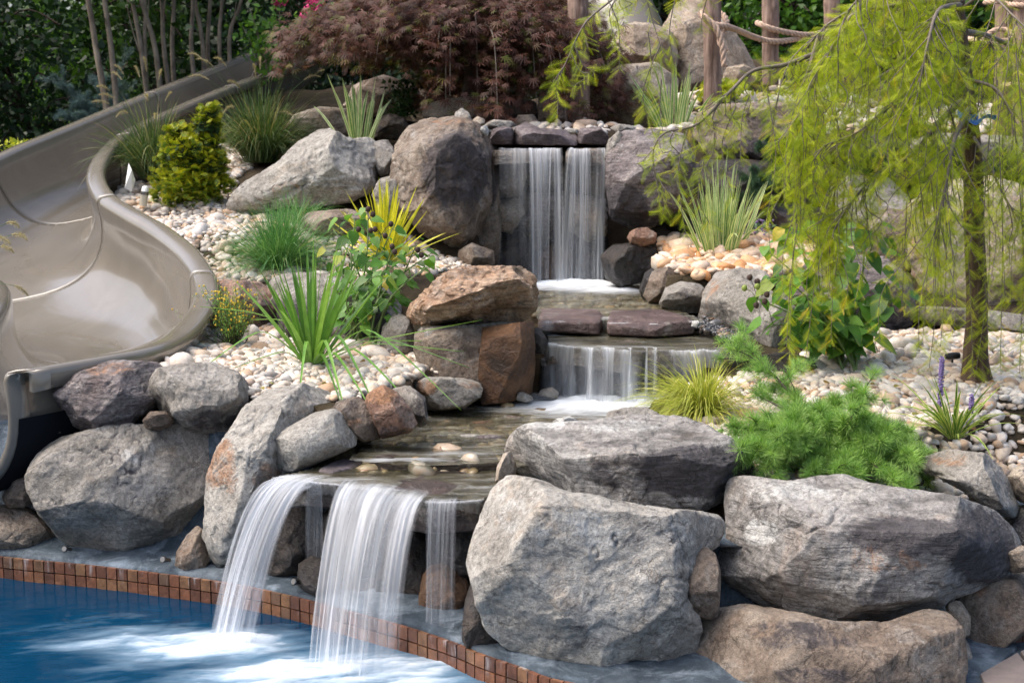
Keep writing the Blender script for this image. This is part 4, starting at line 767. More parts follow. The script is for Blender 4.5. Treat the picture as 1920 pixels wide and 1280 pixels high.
# ------------------------------------------------------------------ gravel
s_, f_ = cubesphere(3)
def pebt(seed):
    r = np.random.RandomState(seed); v = s_ * (1 + .16 * fbm(s_ * 1.3 + r.rand(3) * 50, 2))[:, None]
    for _ in range(5):
        d = nrm(r.normal(0, 1, 3)); k = (v @ d).max() * r.uniform(.72, .92); v = v - d * (np.maximum(v @ d - k, 0) * .9)[:, None]
    return v
PT = [pebt(k) for k in range(12)]
def gravel(label, poly_px, zf, sp, size, stops, mat, z_is_terrain=True, seed=1, layers=2, rough=.6, spec=.4, name='gravel', lift=0.0):
    """pebbles over a plan polygon"""
    rng = np.random.RandomState(seed); pl = np.array(poly_px)
    x0, y0 = pl.min(0) - .05; x1, y1 = pl.max(0) + .05; a = Acc()
    for lay in range(layers):
        gx, gy = np.meshgrid(np.arange(x0, x1, sp), np.arange(y0, y1, sp)); gx = gx.ravel() + rng.uniform(-.45, .45, gx.size) * sp + lay * sp * .5; gy = gy.ravel() + rng.uniform(-.45, .45, gy.size) * sp + lay * sp * .5
        wob = fbm(np.stack([gx * 4, gy * 4, gx * 0], -1), 2) * .05
        ok = inpoly(gx + wob, gy - wob, [tuple(q) for q in pl]); gx, gy = gx[ok], gy[ok]; n = len(gx)
        if n == 0: continue
        z = zf(gx, gy); sz = size * np.exp(rng.normal(0, .34, n)); sz = np.where(rng.rand(n) < .05, sz * 1.5, sz)
        pos = np.stack([gx, gy, z + lift + lay * size * .55 + rng.uniform(-.3, .3, n) * size], -1)
        ax = rng.normal(0, 1, (n, 3)); ax[:, 2] *= .35; M = frames(ax, rng, up=np.array([0, 0, 1.]) + rng.normal(0, .35, (n, 3)))
        sc = np.stack([sz * rng.uniform(1.0, 1.5, n), sz * rng.uniform(.75, 1.1, n), sz * rng.uniform(.5, .85, n)], -1); M = M * sc[:, None, :]
        which = rng.randint(0, 12, n)
        for k in range(12):
            w_ = which == k
            if w_.any(): scatter(a, PT[k], f_, pos[w_], M[w_], np.stack([rng.rand(w_.sum()), rng.rand(w_.sum())], -1))
    o = a.build(name, mat); tag(o, label, kind='stuff'); o['category'] = 'gravel'; return o
def peb_mat(name, stops, rough=.6, spec=.35):
    m = NT(name); at = m.sep(m.attr().outputs['Vector']); tc = m.n('TexCoord').outputs['Object']; n = m.noise(45, 5, .65, tc, .4); n2 = m.noise(13, 3, .6, tc)
    col = m.ramp(at[0], stops); col = m.mix(1.0, col, m.ramp(n, [(.3, .74), (.5, 1.0), (.7, 1.12)]), 'MULTIPLY')
    col = m.mix(m.ramp(n2, [(.52, 0.0), (.66, .4)]), col, (.50, .30, .16))
    col = m.mix(1.0, col, m.ramp(at[1], [(0, .78), (1, 1.05)]), 'MULTIPLY')
    return m.surf(m.bsdf(col, rough, m.bump(n, .25, .005), spec))
WHITE = [(0, (.42,.39,.35)), (.16, (.58,.54,.48)), (.40, (.71,.66,.60)), (.62, (.64,.55,.45)), (.78, (.56,.44,.33)), (.88, (.52,.34,.21)), (.94, (.28,.26,.25)), (1, (.78,.75,.71))]
ORANGE = [(0, (.60,.50,.38)), (.22, (.60,.36,.19)), (.36, (.52,.24,.09)), (.55, (.68,.60,.50)), (.8, (.50,.32,.20)), (1, (.74,.70,.63))]
BED = [(0, (.20,.15,.08)), (.2, (.34,.26,.14)), (.4, (.28,.17,.11)), (.6, (.48,.39,.25)), (.8, (.22,.22,.18)), (.92, (.62,.55,.44)), (1, (.46,.28,.15))]
MAT['peb'] = peb_mat('cream_pebbles', WHITE); MAT['pebo'] = peb_mat('orange_pebbles', ORANGE, .5); MAT['pebw'] = peb_mat('wet_pebbles', BED, .2, .6)
MAT['pebd'] = peb_mat('black_pebbles', [(0, (.02,.022,.025)), (1, (.09,.09,.095))], .25, .6)
bedA = [P(*q)[:2] for q in [(270,668,6.75),(300,690,6.4),(440,705,6.3),(480,760,6.15),(560,740,6.2),(640,760,6.2),(700,760,6.35),(770,730,6.7),(850,712,6.85),(905,712,6.9),(905,660,7.4),(760,640,7.5),(720,650,7.6),(520,640,7.8),(500,615,8.0),(380,600,8.3),(350,600,7.7),(330,630,7.2)]]
bedB = [P(*q)[:2] for q in [(372,560,8.15),(400,520,8.4),(520,512,8.45),(700,520,8.4),(780,500,8.7),(860,505,8.9),(880,470,9.3),(740,410,9.5),(700,400,9.7),(470,405,9.8),(425,400,10.1),(440,350,10.6),(500,300,11.6),(400,290,12.2),(290,300,12.0),(245,330,11.0),(205,350,10.3),(215,385,9.6),(270,415,9.1),(330,450,8.75),(380,520,8.2)]]
bedC = [P(*q)[:2] for q in [(1340,850,5.75),(1390,905,5.40),(1480,915,5.35),(1560,895,5.4),(1740,925,5.35),(1790,850,5.55),(1860,850,5.55),(1900,880,5.45),(2200,900,5.6),(2400,640,7.6),(1700,620,7.75),(1560,655,7.6),(1500,690,7.1),(1420,715,6.9),(1270,740,6.75),(1240,790,6.2),(1300,795,6.05)]]
bedD = [P(*q)[:2] for q in [(1230,500,8.6),(1270,520,8.2),(1320,520,8.1),(1345,508,8.15),(1440,505,8.1),(1480,520,8.3),(1560,480,8.8),(1720,500,8.9),(1720,450,9.6),(1400,440,9.7),(1300,440,9.5),(1250,455,9.2)]]
bedE = [P(*q)[:2] for q in [(900,238,10.2),(1140,236,10.2),(1420,235,10.9),(1500,190,11.2),(1700,230,11.2),(1960,230,11.2),(1960,200,13),(1500,165,13.5),(1340,170,12.4),(1000,200,11.4),(900,212,11)]]
gravel('cream and white pebble gravel around the spiky green plant', bedA, terrain, .037, .0200, None, MAT['peb'], seed=11)
gravel('cream and white pebble gravel beside the slide and pale boulder', bedB, terrain, .041, .0212, None, MAT['peb'], seed=12)
gravel('cream and white pebble gravel around the dwarf cedar and weeping tree', bedC, terrain, .040, .0222, None, MAT['peb'], seed=13)
gravel('orange and white pebble gravel around the striped iris right of the falls', bedD, terrain, .050, .030, None, MAT['pebo'], seed=14)
gravel('white pebble gravel at the back behind the cap slabs', bedE, terrain, .065, .030, None, MAT['peb'], seed=15, layers=1)
const = lambda z: (lambda x, y: np.full(x.shape, z))
gravel('brown and golden pebbles under the lower stream', [*plan([(660,862),(700,815),(780,800),(790,765),(900,752),(1000,735),(1000,700),(1260,700),(1420,720),(1260,745),(1120,800),(960,815),(935,862)], Z1)], const(Z1 - .055), .050, .026, None, MAT['pebw'], seed=16, layers=1, name='pebbles')
gravel('brown and golden pebbles under the upper stream', [*plan([(1005,580),(1000,528),(1210,528),(1245,575),(1300,600),(1150,582)], Z3)], const(Z3 - .045), .055, .026, None, MAT['pebw'], seed=17, layers=1, name='pebbles')
gravel('small black pebbles in the wet crevice right of the cascade slab', [*plan([(1275,592),(1330,598),(1410,640),(1395,646),(1340,625),(1280,604)], Z3 - .02)], const(Z3 - .03), .028, .014, None, MAT['pebd'], seed=18, layers=2, name='pebbles')
for k, (px, py, s, mt) in enumerate([(905,800,.05,'rust'),(790,790,.05,'tan'),(870,775,.06,'brown'),(1010,775,.05,'mauve'),(960,790,.05,'wettan'),(880,825,.05,'pale'),(920,828,.06,'mauve'),(735,822,.05,'wettan'),(940,765,.07,'mauve')]):
    C_ = PZ(px, py, Z1 - .03); r = s * F / C_[1] * 1.0
    rock(['rust coloured stone under the water of the lower pool','tan stone under the water near the reddish pyramid boulder','brown stone lying under the lower stream','mauve stone under the water below the cascade foam','brown wet stone under the water left of the white stone','pale flat stone at the edge of the step slab','mauve flat stone at the cap boulder end of the step slab','brown stone by the blue grey flat stone','large mauve stone under the middle of the lower stream'][k],
         [(px + r * 1.4 * math.cos(t), py - 4 - r * .38 * math.sin(t)) for t in np.linspace(0, 2 * math.pi, 9)[:-1]], C_[1], s * .9, mt, 14, p=2.2, rough=.08, name='river_stone', cat='stone', group='stones lying in the stream')
# ------------------------------------------------------------------ stream water and waterfalls
def stream_mat():
    m = NT('stream_water'); at = m.sep(m.attr().outputs['Vector']); tc = m.n('TexCoord').outputs['Object']
    n1 = m.noise(1, 4, .55, m.mapping(tc, (5, 14, 4)), .6); n2 = m.noise(1, 3, .5, m.mapping(tc, (16, 40, 10)), .3)
    h = m.math('ADD', n1, m.math('MULTIPLY', n2, .4)); nb = m.bump(h, .8, .028)
    gl = m.n('BsdfGlossy'); gl.inputs['Roughness'].default_value = .14; m.set(gl.inputs['Normal'], nb); gl.inputs[0].default_value = (.95, .98, 1, 1)
    tr = m.n('BsdfTransparent'); tr.inputs[0].default_value = (.80, .82, .74, 1)
    fr = m.n('Fresnel'); fr.inputs[0].default_value = 1.33; m.set(fr.inputs['Normal'], nb)
    mx = m.n('MixShader'); m.set(mx.inputs[0], m.math('ADD', m.math('MULTIPLY', fr.outputs[0], .85), .03, True)); m.t.links.new(tr.outputs[0], mx.inputs[1]); m.t.links.new(gl.outputs[0], mx.inputs[2])
    fb = m.bsdf((.84, .89, .94), .6, None, .3)
    ol = m.bsdf(m.ramp(n1, [(.38, (.09,.08,.045)), (.52, (.20,.18,.115)), (.66, (.46,.45,.38))]), .3, nb, .5); m0 = m.n('MixShader'); m0.inputs[0].default_value = .30; m.t.links.new(mx.outputs[0], m0.inputs[1]); m.t.links.new(ol, m0.inputs[2]); mx = m0  # milky olive diffuse layer paints extra reflection into the water colour
    sn = m.noise(1, 5, .65, m.mapping(tc, (6, 22, 6)), .8)
    fm = m.ramp(m.math('ADD', at[0], m.math('MULTIPLY', m.math('SUBTRACT', sn, .5), .9)), [(.08, 0.0), (.35, .22), (.65, .62), (1.0, .96)])
    m2 = m.n('MixShader'); m.set(m2.inputs[0], fm); m.t.links.new(mx.outputs[0], m2.inputs[1]); m.t.links.new(fb, m2.inputs[2])
    return m.surf(m2.outputs[0])
MAT['stream'] = stream_mat()
def stream_sheet(label, px, z, foams, hz=.008, lip=None):
    pl = np.array(plan(px, z)); x0, y0 = pl.min(0); x1, y1 = pl.max(0); st = .022; xs = np.arange(x0 - st, x1 + st, st); ys = np.arange(y0 - st, y1 + st, st)
    X, Y = np.meshgrid(xs, ys, indexing='ij'); fo = np.zeros(X.shape)
    for (fx, fy, rx, ry, s) in foams:
        c = PZ(fx, fy, z); fo = np.maximum(fo, s * np.exp(-((X - c[0]) / rx) ** 2 - ((Y - c[1]) / ry) ** 2))
    Zz = z + hz * fbm(np.stack([X * 5, Y * 8, X * 0 + z], -1), 3) + .03 * np.clip(fo - .3, 0, 1) * (1 + fbm(np.stack([X * 12, Y * 12, X * 0], -1), 3))
    v = np.stack([X, Y, Zz], -1).reshape(-1, 3); i, j = np.meshgrid(np.arange(len(xs) - 1), np.arange(len(ys) - 1), indexing='ij')
    cx = (X[:-1, :-1] + st / 2); cy = (Y[:-1, :-1] + st / 2); ok = inpoly(cx, cy, [tuple(q) for q in pl]).ravel()
    q = (i * len(ys) + j).ravel()[ok]; a = Acc(); a.add(v, np.stack([q, q + len(ys), q + len(ys) + 1, q + 1], -1), np.stack([fo.ravel()] * 3, -1))
    tag(a.build('stream_water', MAT['stream']), label, kind='structure')
stream_sheet('thin clear water flowing over the lip slab', [(498,899),(560,901),(640,910),(720,925),(800,940),(908,936),(950,900),(960,850),(930,845),(670,858),(560,884)], Z0 + .012, [(520,896,.15,.05,.35),(600,900,.2,.05,.3),(700,915,.25,.06,.3),(760,862,.3,.05,.35),(850,915,.3,.08,.12)], .010)
stream_sheet('clear shallow water over golden pebbles below the cascade', [(655,862),(700,815),(770,795),(780,762),(900,748),(995,730),(1000,690),(1260,690),(1430,690),(1300,765),(1180,805),(1100,850),(960,880),(925,868),(760,872)], Z1 - .005, [(1130,758,.40,.26,1.25),(1210,755,.34,.24,1.2),(1050,758,.24,.2,.75),(1280,748,.3,.2,1.0),(720,862,.12,.03,.5),(780,862,.12,.03,.45),(850,850,.2,.05,.25)])
stream_sheet('thin water on the brown slab above the middle cascade', [(1022,647),(1100,654),(1205,659),(1300,657),(1405,654),(1410,640),(1330,616),(1300,608),(1085,610),(1030,622)], Z2 + .008, [(1040,628,.08,.05,.5),(1100,618,.3,.05,.38),(1190,616,.15,.05,.5),(1290,618,.15,.06,.5),(1150,650,.4,.03,.3)])
stream_sheet('clear shallow water at the foot of the upper waterfall', [(998,590),(1000,515),(1215,515),(1250,570),(1320,603),(1230,604),(1010,598)], Z3 + .002, [(1085,536,.36,.24,1.25),(1030,536,.24,.22,1.1),(1150,545,.24,.16,.85)])

def fall_mat(name, tint=(.80,.88,.97), cov=.5, sx=26, lo=.30, hi=.72, fade=.55, mx_=.93):
    m = NT(name); uv = m.n('TexCoord').outputs['UV']; s = m.sep(uv); at = m.sep(m.attr().outputs['Vector'])
    n1 = m.noise(1, 3, .55, m.mapping(uv, (sx, .55, 1)), .15); n2 = m.noise(1, 3, .6, m.mapping(uv, (sx * 4.2, 1.1, 1), (3, 5, 1)), .1); n3 = m.noise(1, 2, .5, m.mapping(uv, (sx * .28, .35, 1), (9, 1, 1)))
    d = m.math('ADD', m.math('ADD', m.math('MULTIPLY', n1, .46), m.math('MULTIPLY', n2, .16)), m.math('MULTIPLY', n3, .38))
    al = m.ramp(d, [(lo, 0.0), ((lo + hi) / 2, .45), (hi, 1.0)])
    al = m.math('ADD', al, m.math('MULTIPLY', m.math('POWER', m.math('SUBTRACT', 1.0, s[1], True), 3.0), .25))
    vert = m.ramp(s[1], [(0, 1.0), (.3, .92), (1, fade)])
    al = m.math('MULTIPLY', m.math('MULTIPLY', al, vert), at[0]); al = m.math('MULTIPLY', al, mx_, True)
    b = m.bsdf(tint, .32, None, .5); tl = m.n('BsdfTranslucent'); tl.inputs[0].default_value = (*tint, 1)
    m1 = m.n('MixShader'); m1.inputs[0].default_value = .45; m.t.links.new(b, m1.inputs[1]); m.t.links.new(tl.outputs[0], m1.inputs[2])
    tr = m.n('BsdfTransparent'); m2 = m.n('MixShader'); m.set(m2.inputs[0], al); m.t.links.new(tr.outputs[0], m2.inputs[1]); m.t.links.new(m1.outputs[0], m2.inputs[2])
    return m.surf(m2.outputs[0])
MAT['fallA'] = fall_mat('falling_water_dense', (.93,.96,1.0), sx=5, lo=.39, hi=.62, fade=.45, mx_=.97)
MAT['fallB'] = fall_mat('falling_water', (.90,.94,1.0), sx=9, lo=.42, hi=.66, fade=.5)
MAT['fallC'] = fall_mat('falling_water_veil', (.92,.95,1.0), sx=9, lo=.38, hi=.75, fade=.8, mx_=.6)
MAT['fallU'] = fall_mat('falling_water_upper', (.92,.96,1.0), sx=5, lo=.37, hi=.62, fade=.8, mx_=.85)
MAT['fallW'] = fall_mat('falling_water_curtain', (.93,.96,1.0), sx=12, lo=.28, hi=.60, fade=.9, mx_=.82)
def veil_mat(name, a0):
    m = NT(name); uv = m.n('TexCoord').outputs['UV']; s = m.sep(uv); at = m.sep(m.attr().outputs['Vector'])
    n3 = m.noise(1, 2, .4, m.mapping(uv, (5, .5, 1)), .1); al = m.math('MULTIPLY', m.math('MULTIPLY', m.ramp(n3, [(.3, .25), (.7, 1.0)]), at[0]), a0, True)
    b = m.bsdf((.86,.92,1.0), .4, None, .4); tl = m.n('BsdfTranslucent'); tl.inputs[0].default_value = (.86,.92,1.0, 1)
    m1 = m.n('MixShader'); m1.inputs[0].default_value = .5; m.t.links.new(b, m1.inputs[1]); m.t.links.new(tl.outputs[0], m1.inputs[2])
    tr = m.n('BsdfTransparent'); m2 = m.n('MixShader'); m.set(m2.inputs[0], al); m.t.links.new(tr.outputs[0], m2.inputs[1]); m.t.links.new(m1.outputs[0], m2.inputs[2])
    return m.surf(m2.outputs[0])
MAT['veil'] = veil_mat('falling_water_mist', .30)
def sheet(parent, top, bot, mat, nu=90, nv=40, wav=.012, bend=1.0, off=0.0, edge=.10, seed=0, lead=.12, dens=None, name='water_sheet'):
    """curve of the lip (world pts) and of the foot (world pts); water leaves level, then falls in a parabola"""
    T = spline(top, nu); B = spline(bot, nu); u = np.linspace(0, 1, nu); t = np.linspace(0, 1, nv)
    tl = t[None, :, None]
    horiz = T[:, None] * (1 - tl) + B[:, None] * tl; dz = (T[:, 2] - B[:, 2])[:, None]
    pts = horiz.copy(); pts[..., 2] = T[:, 2:3] - dz * (bend * t[None] ** 2 + (1 - bend) * t[None])
    # a short run of water on the slab before the lip
    d = (T - B); d[:, 2] = 0; d = nrm(d) * lead; k = 6; pre = T[:, None] + d[:, None] * np.linspace(1, 0, k + 1)[None, :-1, None]; pre[..., 2] += .006
    pts = np.concatenate([pre, pts], 1); tv = np.concatenate([np.zeros(k), t]); nn = len(tv)
    nor = nrm(np.cross(np.gradient(pts, axis=0), np.gradient(pts, axis=1)))
    U = np.repeat(u[:, None], nn, 1); V = np.repeat(tv[None], nu, 0)
    w_ = fbm(np.stack([U * 14 + seed, V * .7, U * 0 + seed], -1), 3) * wav * (.25 + V * 1.6) + fbm(np.stack([U * 45 + seed, V * .8, U * 0], -1), 2) * wav * .35 * (.6 + V)
    pts = pts + nor * (w_ + off)[..., None]
    ed = np.clip(np.minimum(U, 1 - U) / edge + .35 * fbm(np.stack([U * 30, V * 1.2, U * 0 + seed], -1), 2), 0, 1)
    pre_f = np.ones(nn); pre_f[:k] = np.linspace(0.0, .8, k)
    al = ed * pre_f[None]
    if dens is not None: al = al * dens(U, V)
    vv = np.zeros((nu, nn, 3)); vv[..., 0] = al
    i, j = np.meshgrid(np.arange(nu - 1), np.arange(nn - 1), indexing='ij'); q = (i * nn + j).ravel(); a = Acc()
    a.add(pts.reshape(-1, 3), np.stack([q, q + 1, q + nn + 1, q + nn], -1), vv.reshape(-1, 3), np.stack([U + seed * .37, V], -1).reshape(-1, 2))
    return a.build(name, mat, parent)
zl = Z0 + .016
def lip(*p): return [PZ(x, y, zl) for x, y in p]
def foot(*p): return [PZ(x, y, 0.0) for x, y in p]
f1 = empty('waterfall', PZ(430, 1195, 0), 'curved sheet of white water falling into the pool nearest the slide', 'waterfall', 'sheets of the lower waterfall')
sheet(f1, lip((503,899),(540,899),(585,903)), foot((392,1182),(425,1200),(478,1205)), MAT['fallA'], seed=1, wav=.016)
sheet(f1, lip((505,899),(542,900),(582,904)), foot((400,1190),(430,1205),(470,1208)), MAT['fallC'], seed=2, wav=.02, off=.02)
f2 = empty('waterfall', PZ(660, 1255, 0), 'widest sheet of white water falling over the lip slab into the pool', 'waterfall', 'sheets of the lower waterfall')
sheet(f2, lip((636,909),(700,920),(750,930),(796,940)), foot((582,1240),(640,1262),(700,1275),(745,1272)), MAT['fallA'], nu=130, seed=5, wav=.020)
f3 = empty('waterfall', PZ(825, 1230, 0), 'thin transparent veil of water right of the widest sheet', 'waterfall', 'sheets of the lower waterfall')
sheet(f3, lip((800,940),(830,941),(858,940)), foot((795,1222),(820,1232),(852,1238)), MAT['fallC'], seed=8, wav=.012, lead=.05)
f4 = empty('waterfall', PZ(590, 1100, 0), 'fine trickle of water between the two lower sheets', 'waterfall', 'sheets of the lower waterfall')
sheet(f4, lip((576,903),(590,904),(604,906)), [PZ(575,1090,.1), PZ(590,1095,.1), PZ(606,1100,.1)], MAT['fallC'], nu=40, seed=9, wav=.01, lead=.05)
f5 = empty('wet_film', PZ(610, 925, .5), 'film of water clinging to the lip slab edge between the lower sheets', 'water film')
sheet(f5, lip((580,903),(610,906),(640,909)), [PZ(583,935,.47), PZ(610,940,.46), PZ(636,945,.46)], MAT['fallC'], nu=40, nv=10, seed=10, wav=.004, lead=.06, bend=.6)
sheet(f5, lip((795,940),(850,941),(906,937)), [PZ(798,975,.46), PZ(850,975,.45), PZ(900,970,.45)], MAT['fallC'], nu=50, nv=10, seed=11, wav=.004, lead=.06, bend=.6)
sheet(f2, lip((640,909),(700,921),(750,931),(794,940)), foot((588,1236),(650,1256),(700,1268),(746,1266)), MAT['veil'], nu=80, seed=61, wav=.02, off=.015, edge=.2)
sheet(f1, lip((506,899),(542,900),(584,904)), foot((398,1188),(430,1202),(474,1206)), MAT['veil'], nu=60, seed=62, wav=.02, off=.012, edge=.2)
# middle cascade
def q2(x, y, z): return PZ(x, y, z)
mc = empty('cascade', PZ(1180, 745, Z1), 'middle cascade of white threads over the brown slab', 'waterfall')
zt = Z2 + .010
def gaps(k, a0, b0): return lambda U, V: np.clip(.06 + 2.3 * np.clip(fbm(np.stack([U * k, V * .35, U * 0 + a0], -1), 2) + b0, 0, 1), 0, 1)
sheet(mc, [q2(1020,643,zt),(q2(1080,652,zt)),q2(1150,657,zt),q2(1235,660,zt)], [q2(1012,738,Z1),q2(1075,748,Z1),q2(1150,756,Z1),q2(1235,756,Z1)], MAT['fallW'], nu=140, seed=21, bend=.75, lead=.04, wav=.020, dens=gaps(9, 3, .20))
sheet(mc, [q2(1225,660,zt),q2(1300,658,zt),q2(1360,656,zt),q2(1404,654,zt)], [q2(1225,756,Z1),q2(1300,752,Z1),q2(1365,745,Z1),q2(1408,735,Z1)], MAT['fallB'], nu=110, seed=22, bend=.8, lead=.04, wav=.020, dens=gaps(8, 7, .20))
for k, (x0, x1) in enumerate([(1098,1114),(1126,1154),(1207,1216),(1222,1233),(1176,1186)]):
    sheet(mc, [q2(x0,657,zt),q2((x0+x1)/2,658,zt),q2(x1,658,zt)], [q2(x0-1,758,Z1),q2((x0+x1)/2,760,Z1),q2(x1+1,758,Z1)], MAT['fallA'], nu=24, seed=30 + k, bend=.9, lead=.05, edge=.25, off=.012, wav=.006, name='water_thread')
# small spill from the red slabs
sp = empty('water_spill', PZ(1150, 610, Z2), 'small spills of water between and over the red slabs', 'water spill')
for k, (x0, x1, y0, y1) in enumerate([(1012,1040,603,628),(1040,1060,603,620),(1126,1146,596,622),(1136,1180,606,620),(1215,1235,608,618),(1290,1312,603,618)]):
    sheet(sp, [q2(x0,y0,Z3+.018),q2(x1,y0,Z3+.018)], [q2(x0,y1,Z2+.01),q2(x1,y1,Z2+.01)], MAT['fallC'], nu=26, nv=12, seed=40 + k, wav=.004, lead=.08, bend=.7, edge=.3)
# upper fall
YU = PZ(1000, 281, 1.865)[1]
uf = empty('waterfall', PZ(1000, 530, Z3), 'wider left half of the upper waterfall between dark boulders', 'waterfall', 'halves of the upper waterfall')
YT = 9.5
def up_(x, y, Y): return P(x, y, Y)
sheet(uf, [up_(930,279,YT),up_(990,280,YT),up_(1056,279,YT)], [up_(932,522,9.38),up_(990,530,9.38),up_(1058,530,9.38)], MAT['fallU'], nu=110, nv=50, seed=51, bend=.9, lead=.05, dens=lambda U, V: np.clip(-.05 + 1.25 * np.clip(U, 0, .85) + .7 * fbm(np.stack([U * 6, V * .8, U * 0], -1), 2), .06, 1), wav=.018)
sheet(uf, [up_(990,279,YT),up_(1015,280,YT),up_(1036,279,YT)], [up_(996,525,9.38),up_(1015,532,9.38),up_(1030,530,9.38)], MAT['fallB'], nu=60, nv=50, seed=52, bend=.9, lead=.05)
ur = empty('waterfall', PZ(1100, 532, Z3), 'narrow right half of the upper waterfall between dark boulders', 'waterfall', 'halves of the upper waterfall')
sheet(ur, [up_(1062,279,YT),up_(1100,281,YT),up_(1137,279,YT)], [up_(1046,530,9.38),up_(1095,535,9.38),up_(1134,530,9.38)], MAT['fallU'], nu=90, nv=50, seed=53, bend=.9, lead=.05, wav=.018, dens=lambda U, V: np.clip(.62 + .9 * fbm(np.stack([U * 5, V * .8, U * 0 + 2], -1), 2), .1, 1))
sheet(ur, [up_(1070,279,YT),up_(1085,281,YT),up_(1108,279,YT)], [up_(1066,530,9.36),up_(1086,535,9.36),up_(1110,532,9.36)], MAT['fallB'], nu=70, nv=50, seed=54, bend=.9, lead=.05)

sheet(mc, [q2(1024,644,zt),q2(1100,653,zt),q2(1220,659,zt),q2(1404,654,zt)], [q2(1014,740,Z1),q2(1090,752,Z1),q2(1225,760,Z1),q2(1408,738,Z1)], MAT['veil'], nu=120, seed=73, bend=.8, lead=.04, off=.006, dens=lambda U, V: .25 + .45 * V + .2 * U)
# ------------------------------------------------------------------ plant materials
MAT['bladeg'] = leaf_mat('green_blades', [(0, (.07,.17,.03)), (.5, (.14,.30,.05)), (1, (.26,.44,.10))], .38, .25)
MAT['fineg'] = leaf_mat('fine_green_grass', [(0, (.05,.15,.05)), (.6, (.11,.27,.08)), (.93, (.20,.38,.15)), (1, (.42,.40,.22))], .5, .25)
MAT['fount'] = leaf_mat('fountain_grass', [(0, (.03,.065,.018)), (.5, (.07,.13,.035)), (.85, (.15,.20,.07)), (1, (.38,.31,.16))], .55, .22)
MAT['plume'] = leaf_mat('seed_plume', [(0, (.26,.22,.12)), (1, (.48,.42,.26))], .8, .3)
MAT['sedge'] = leaf_mat('golden_sedge', [(0, (.20,.26,.03)), (.5, (.40,.44,.07)), (1, (.60,.58,.16))], .4, .3)
MAT['iris'] = leaf_mat('striped_iris', [(0, (.10,.22,.06)), (1, (.22,.38,.12))], .4, .25, 'stripe', ((.60,.64,.34), .22))
MAT['yucca'] = leaf_mat('golden_yucca', [(0, (.58,.55,.03)), (1, (.74,.68,.08))], .38, .25, 'stripe', ((.13,.24,.03), .38))
MAT['lirio'] = leaf_mat('striped_lilyturf', [(0, (.09,.19,.03)), (1, (.18,.30,.05))], .4, .25, 'stripe', ((.52,.55,.16), .28))
MAT['maple'] = leaf_mat('maple_leaves', [(0, (.035,.014,.009)), (.40, (.085,.032,.020)), (.70, (.14,.060,.042)), (.82, (.19,.10,.08)), (.88, (.11,.085,.02)), (1, (.10,.12,.02))], .5, .25, spec=.3)
MAT['cyp'] = leaf_mat('weeping_fronds', [(0, (.17,.25,.012)), (.45, (.36,.45,.016)), (.85, (.55,.60,.03)), (1, (.72,.52,.04))], .5, .42)
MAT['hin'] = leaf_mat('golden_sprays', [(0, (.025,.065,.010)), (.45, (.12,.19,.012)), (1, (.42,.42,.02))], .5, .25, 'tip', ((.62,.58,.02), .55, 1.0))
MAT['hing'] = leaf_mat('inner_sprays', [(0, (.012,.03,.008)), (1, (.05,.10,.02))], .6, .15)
MAT['cedar'] = leaf_mat('cedar_needles', [(0, (.09,.20,.04)), (.5, (.22,.40,.09)), (1, (.42,.60,.18))], .45, .25)
MAT['pine'] = leaf_mat('dark_pine_needles', [(0, (.015,.045,.022)), (1, (.05,.12,.05))], .5, .15)
MAT['spruce'] = leaf_mat('blue_spruce_needles', [(0, (.07,.13,.13)), (1, (.20,.30,.31))], .5, .15)
MAT['big'] = leaf_mat('broad_leaves', [(0, (.05,.13,.02)), (.6, (.10,.24,.035)), (.93, (.17,.33,.06)), (1, (.50,.38,.04))], .38, .35)
MAT['wood'] = leaf_mat('woodland_leaves', [(0, (.008,.022,.006)), (.6, (.022,.06,.012)), (1, (.06,.13,.02))], .5, .25)  # low albedo: the shade on the wood is put into the leaf colour
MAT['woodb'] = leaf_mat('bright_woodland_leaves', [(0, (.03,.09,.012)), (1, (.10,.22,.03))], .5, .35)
MAT['woodd'] = leaf_mat('dark_woodland_leaves', [(0, (.006,.018,.007)), (.7, (.014,.042,.014)), (1, (.035,.08,.022))], .5, .2)  # darkest leaf colour, woodland shade painted in
MAT['stem'] = plain('green_stems', (.11,.17,.05), .55, noise=.3)
MAT['twig'] = plain('twigs', (.17,.14,.115), .8, noise=.3)
MAT['dtwig'] = plain('dark_twigs', (.06,.045,.035), .85, noise=.3)
MAT['bark'] = bark_mat('cypress_bark', (.055,.035,.022), (.15,.105,.075))
MAT['pbark'] = bark_mat('smooth_bark', (.12,.095,.07), (.26,.22,.17), (14, 14, 5), .3)
MAT['log'] = bark_mat('log_bark', (.14,.09,.07), (.36,.26,.21), (26, 26, 2.5), 1.0)
MAT['wtrunk'] = bark_mat('shaded_trunk', (.02,.015,.011), (.06,.045,.035))
MAT['pod'] = plain('seed_pods', (.045,.025,.02), .8, noise=.4)
MAT['gpod'] = plain('green_seed_pods', (.20,.26,.05), .6, noise=.2)
MAT['yel'] = plain('yellow_flowers', (.62,.40,.02), .6)
MAT['purp'] = plain('purple_flowers', (.20,.14,.32), .6)
MAT['pink'] = plain('pink_flowers', (.72,.06,.25), .6, noise=.3)
rg = np.random.RandomState(99)
def dome_dirs(rng, n, lo=.1, hi=1.0, el0=.15):
    az = rng.uniform(0, 2 * np.pi, n); s = rng.uniform(lo, hi, n)   # s: how far from vertical
    return np.stack([np.cos(az) * s, np.sin(az) * s, np.sqrt(np.maximum(1 - s ** 2, el0 ** 2))], -1)
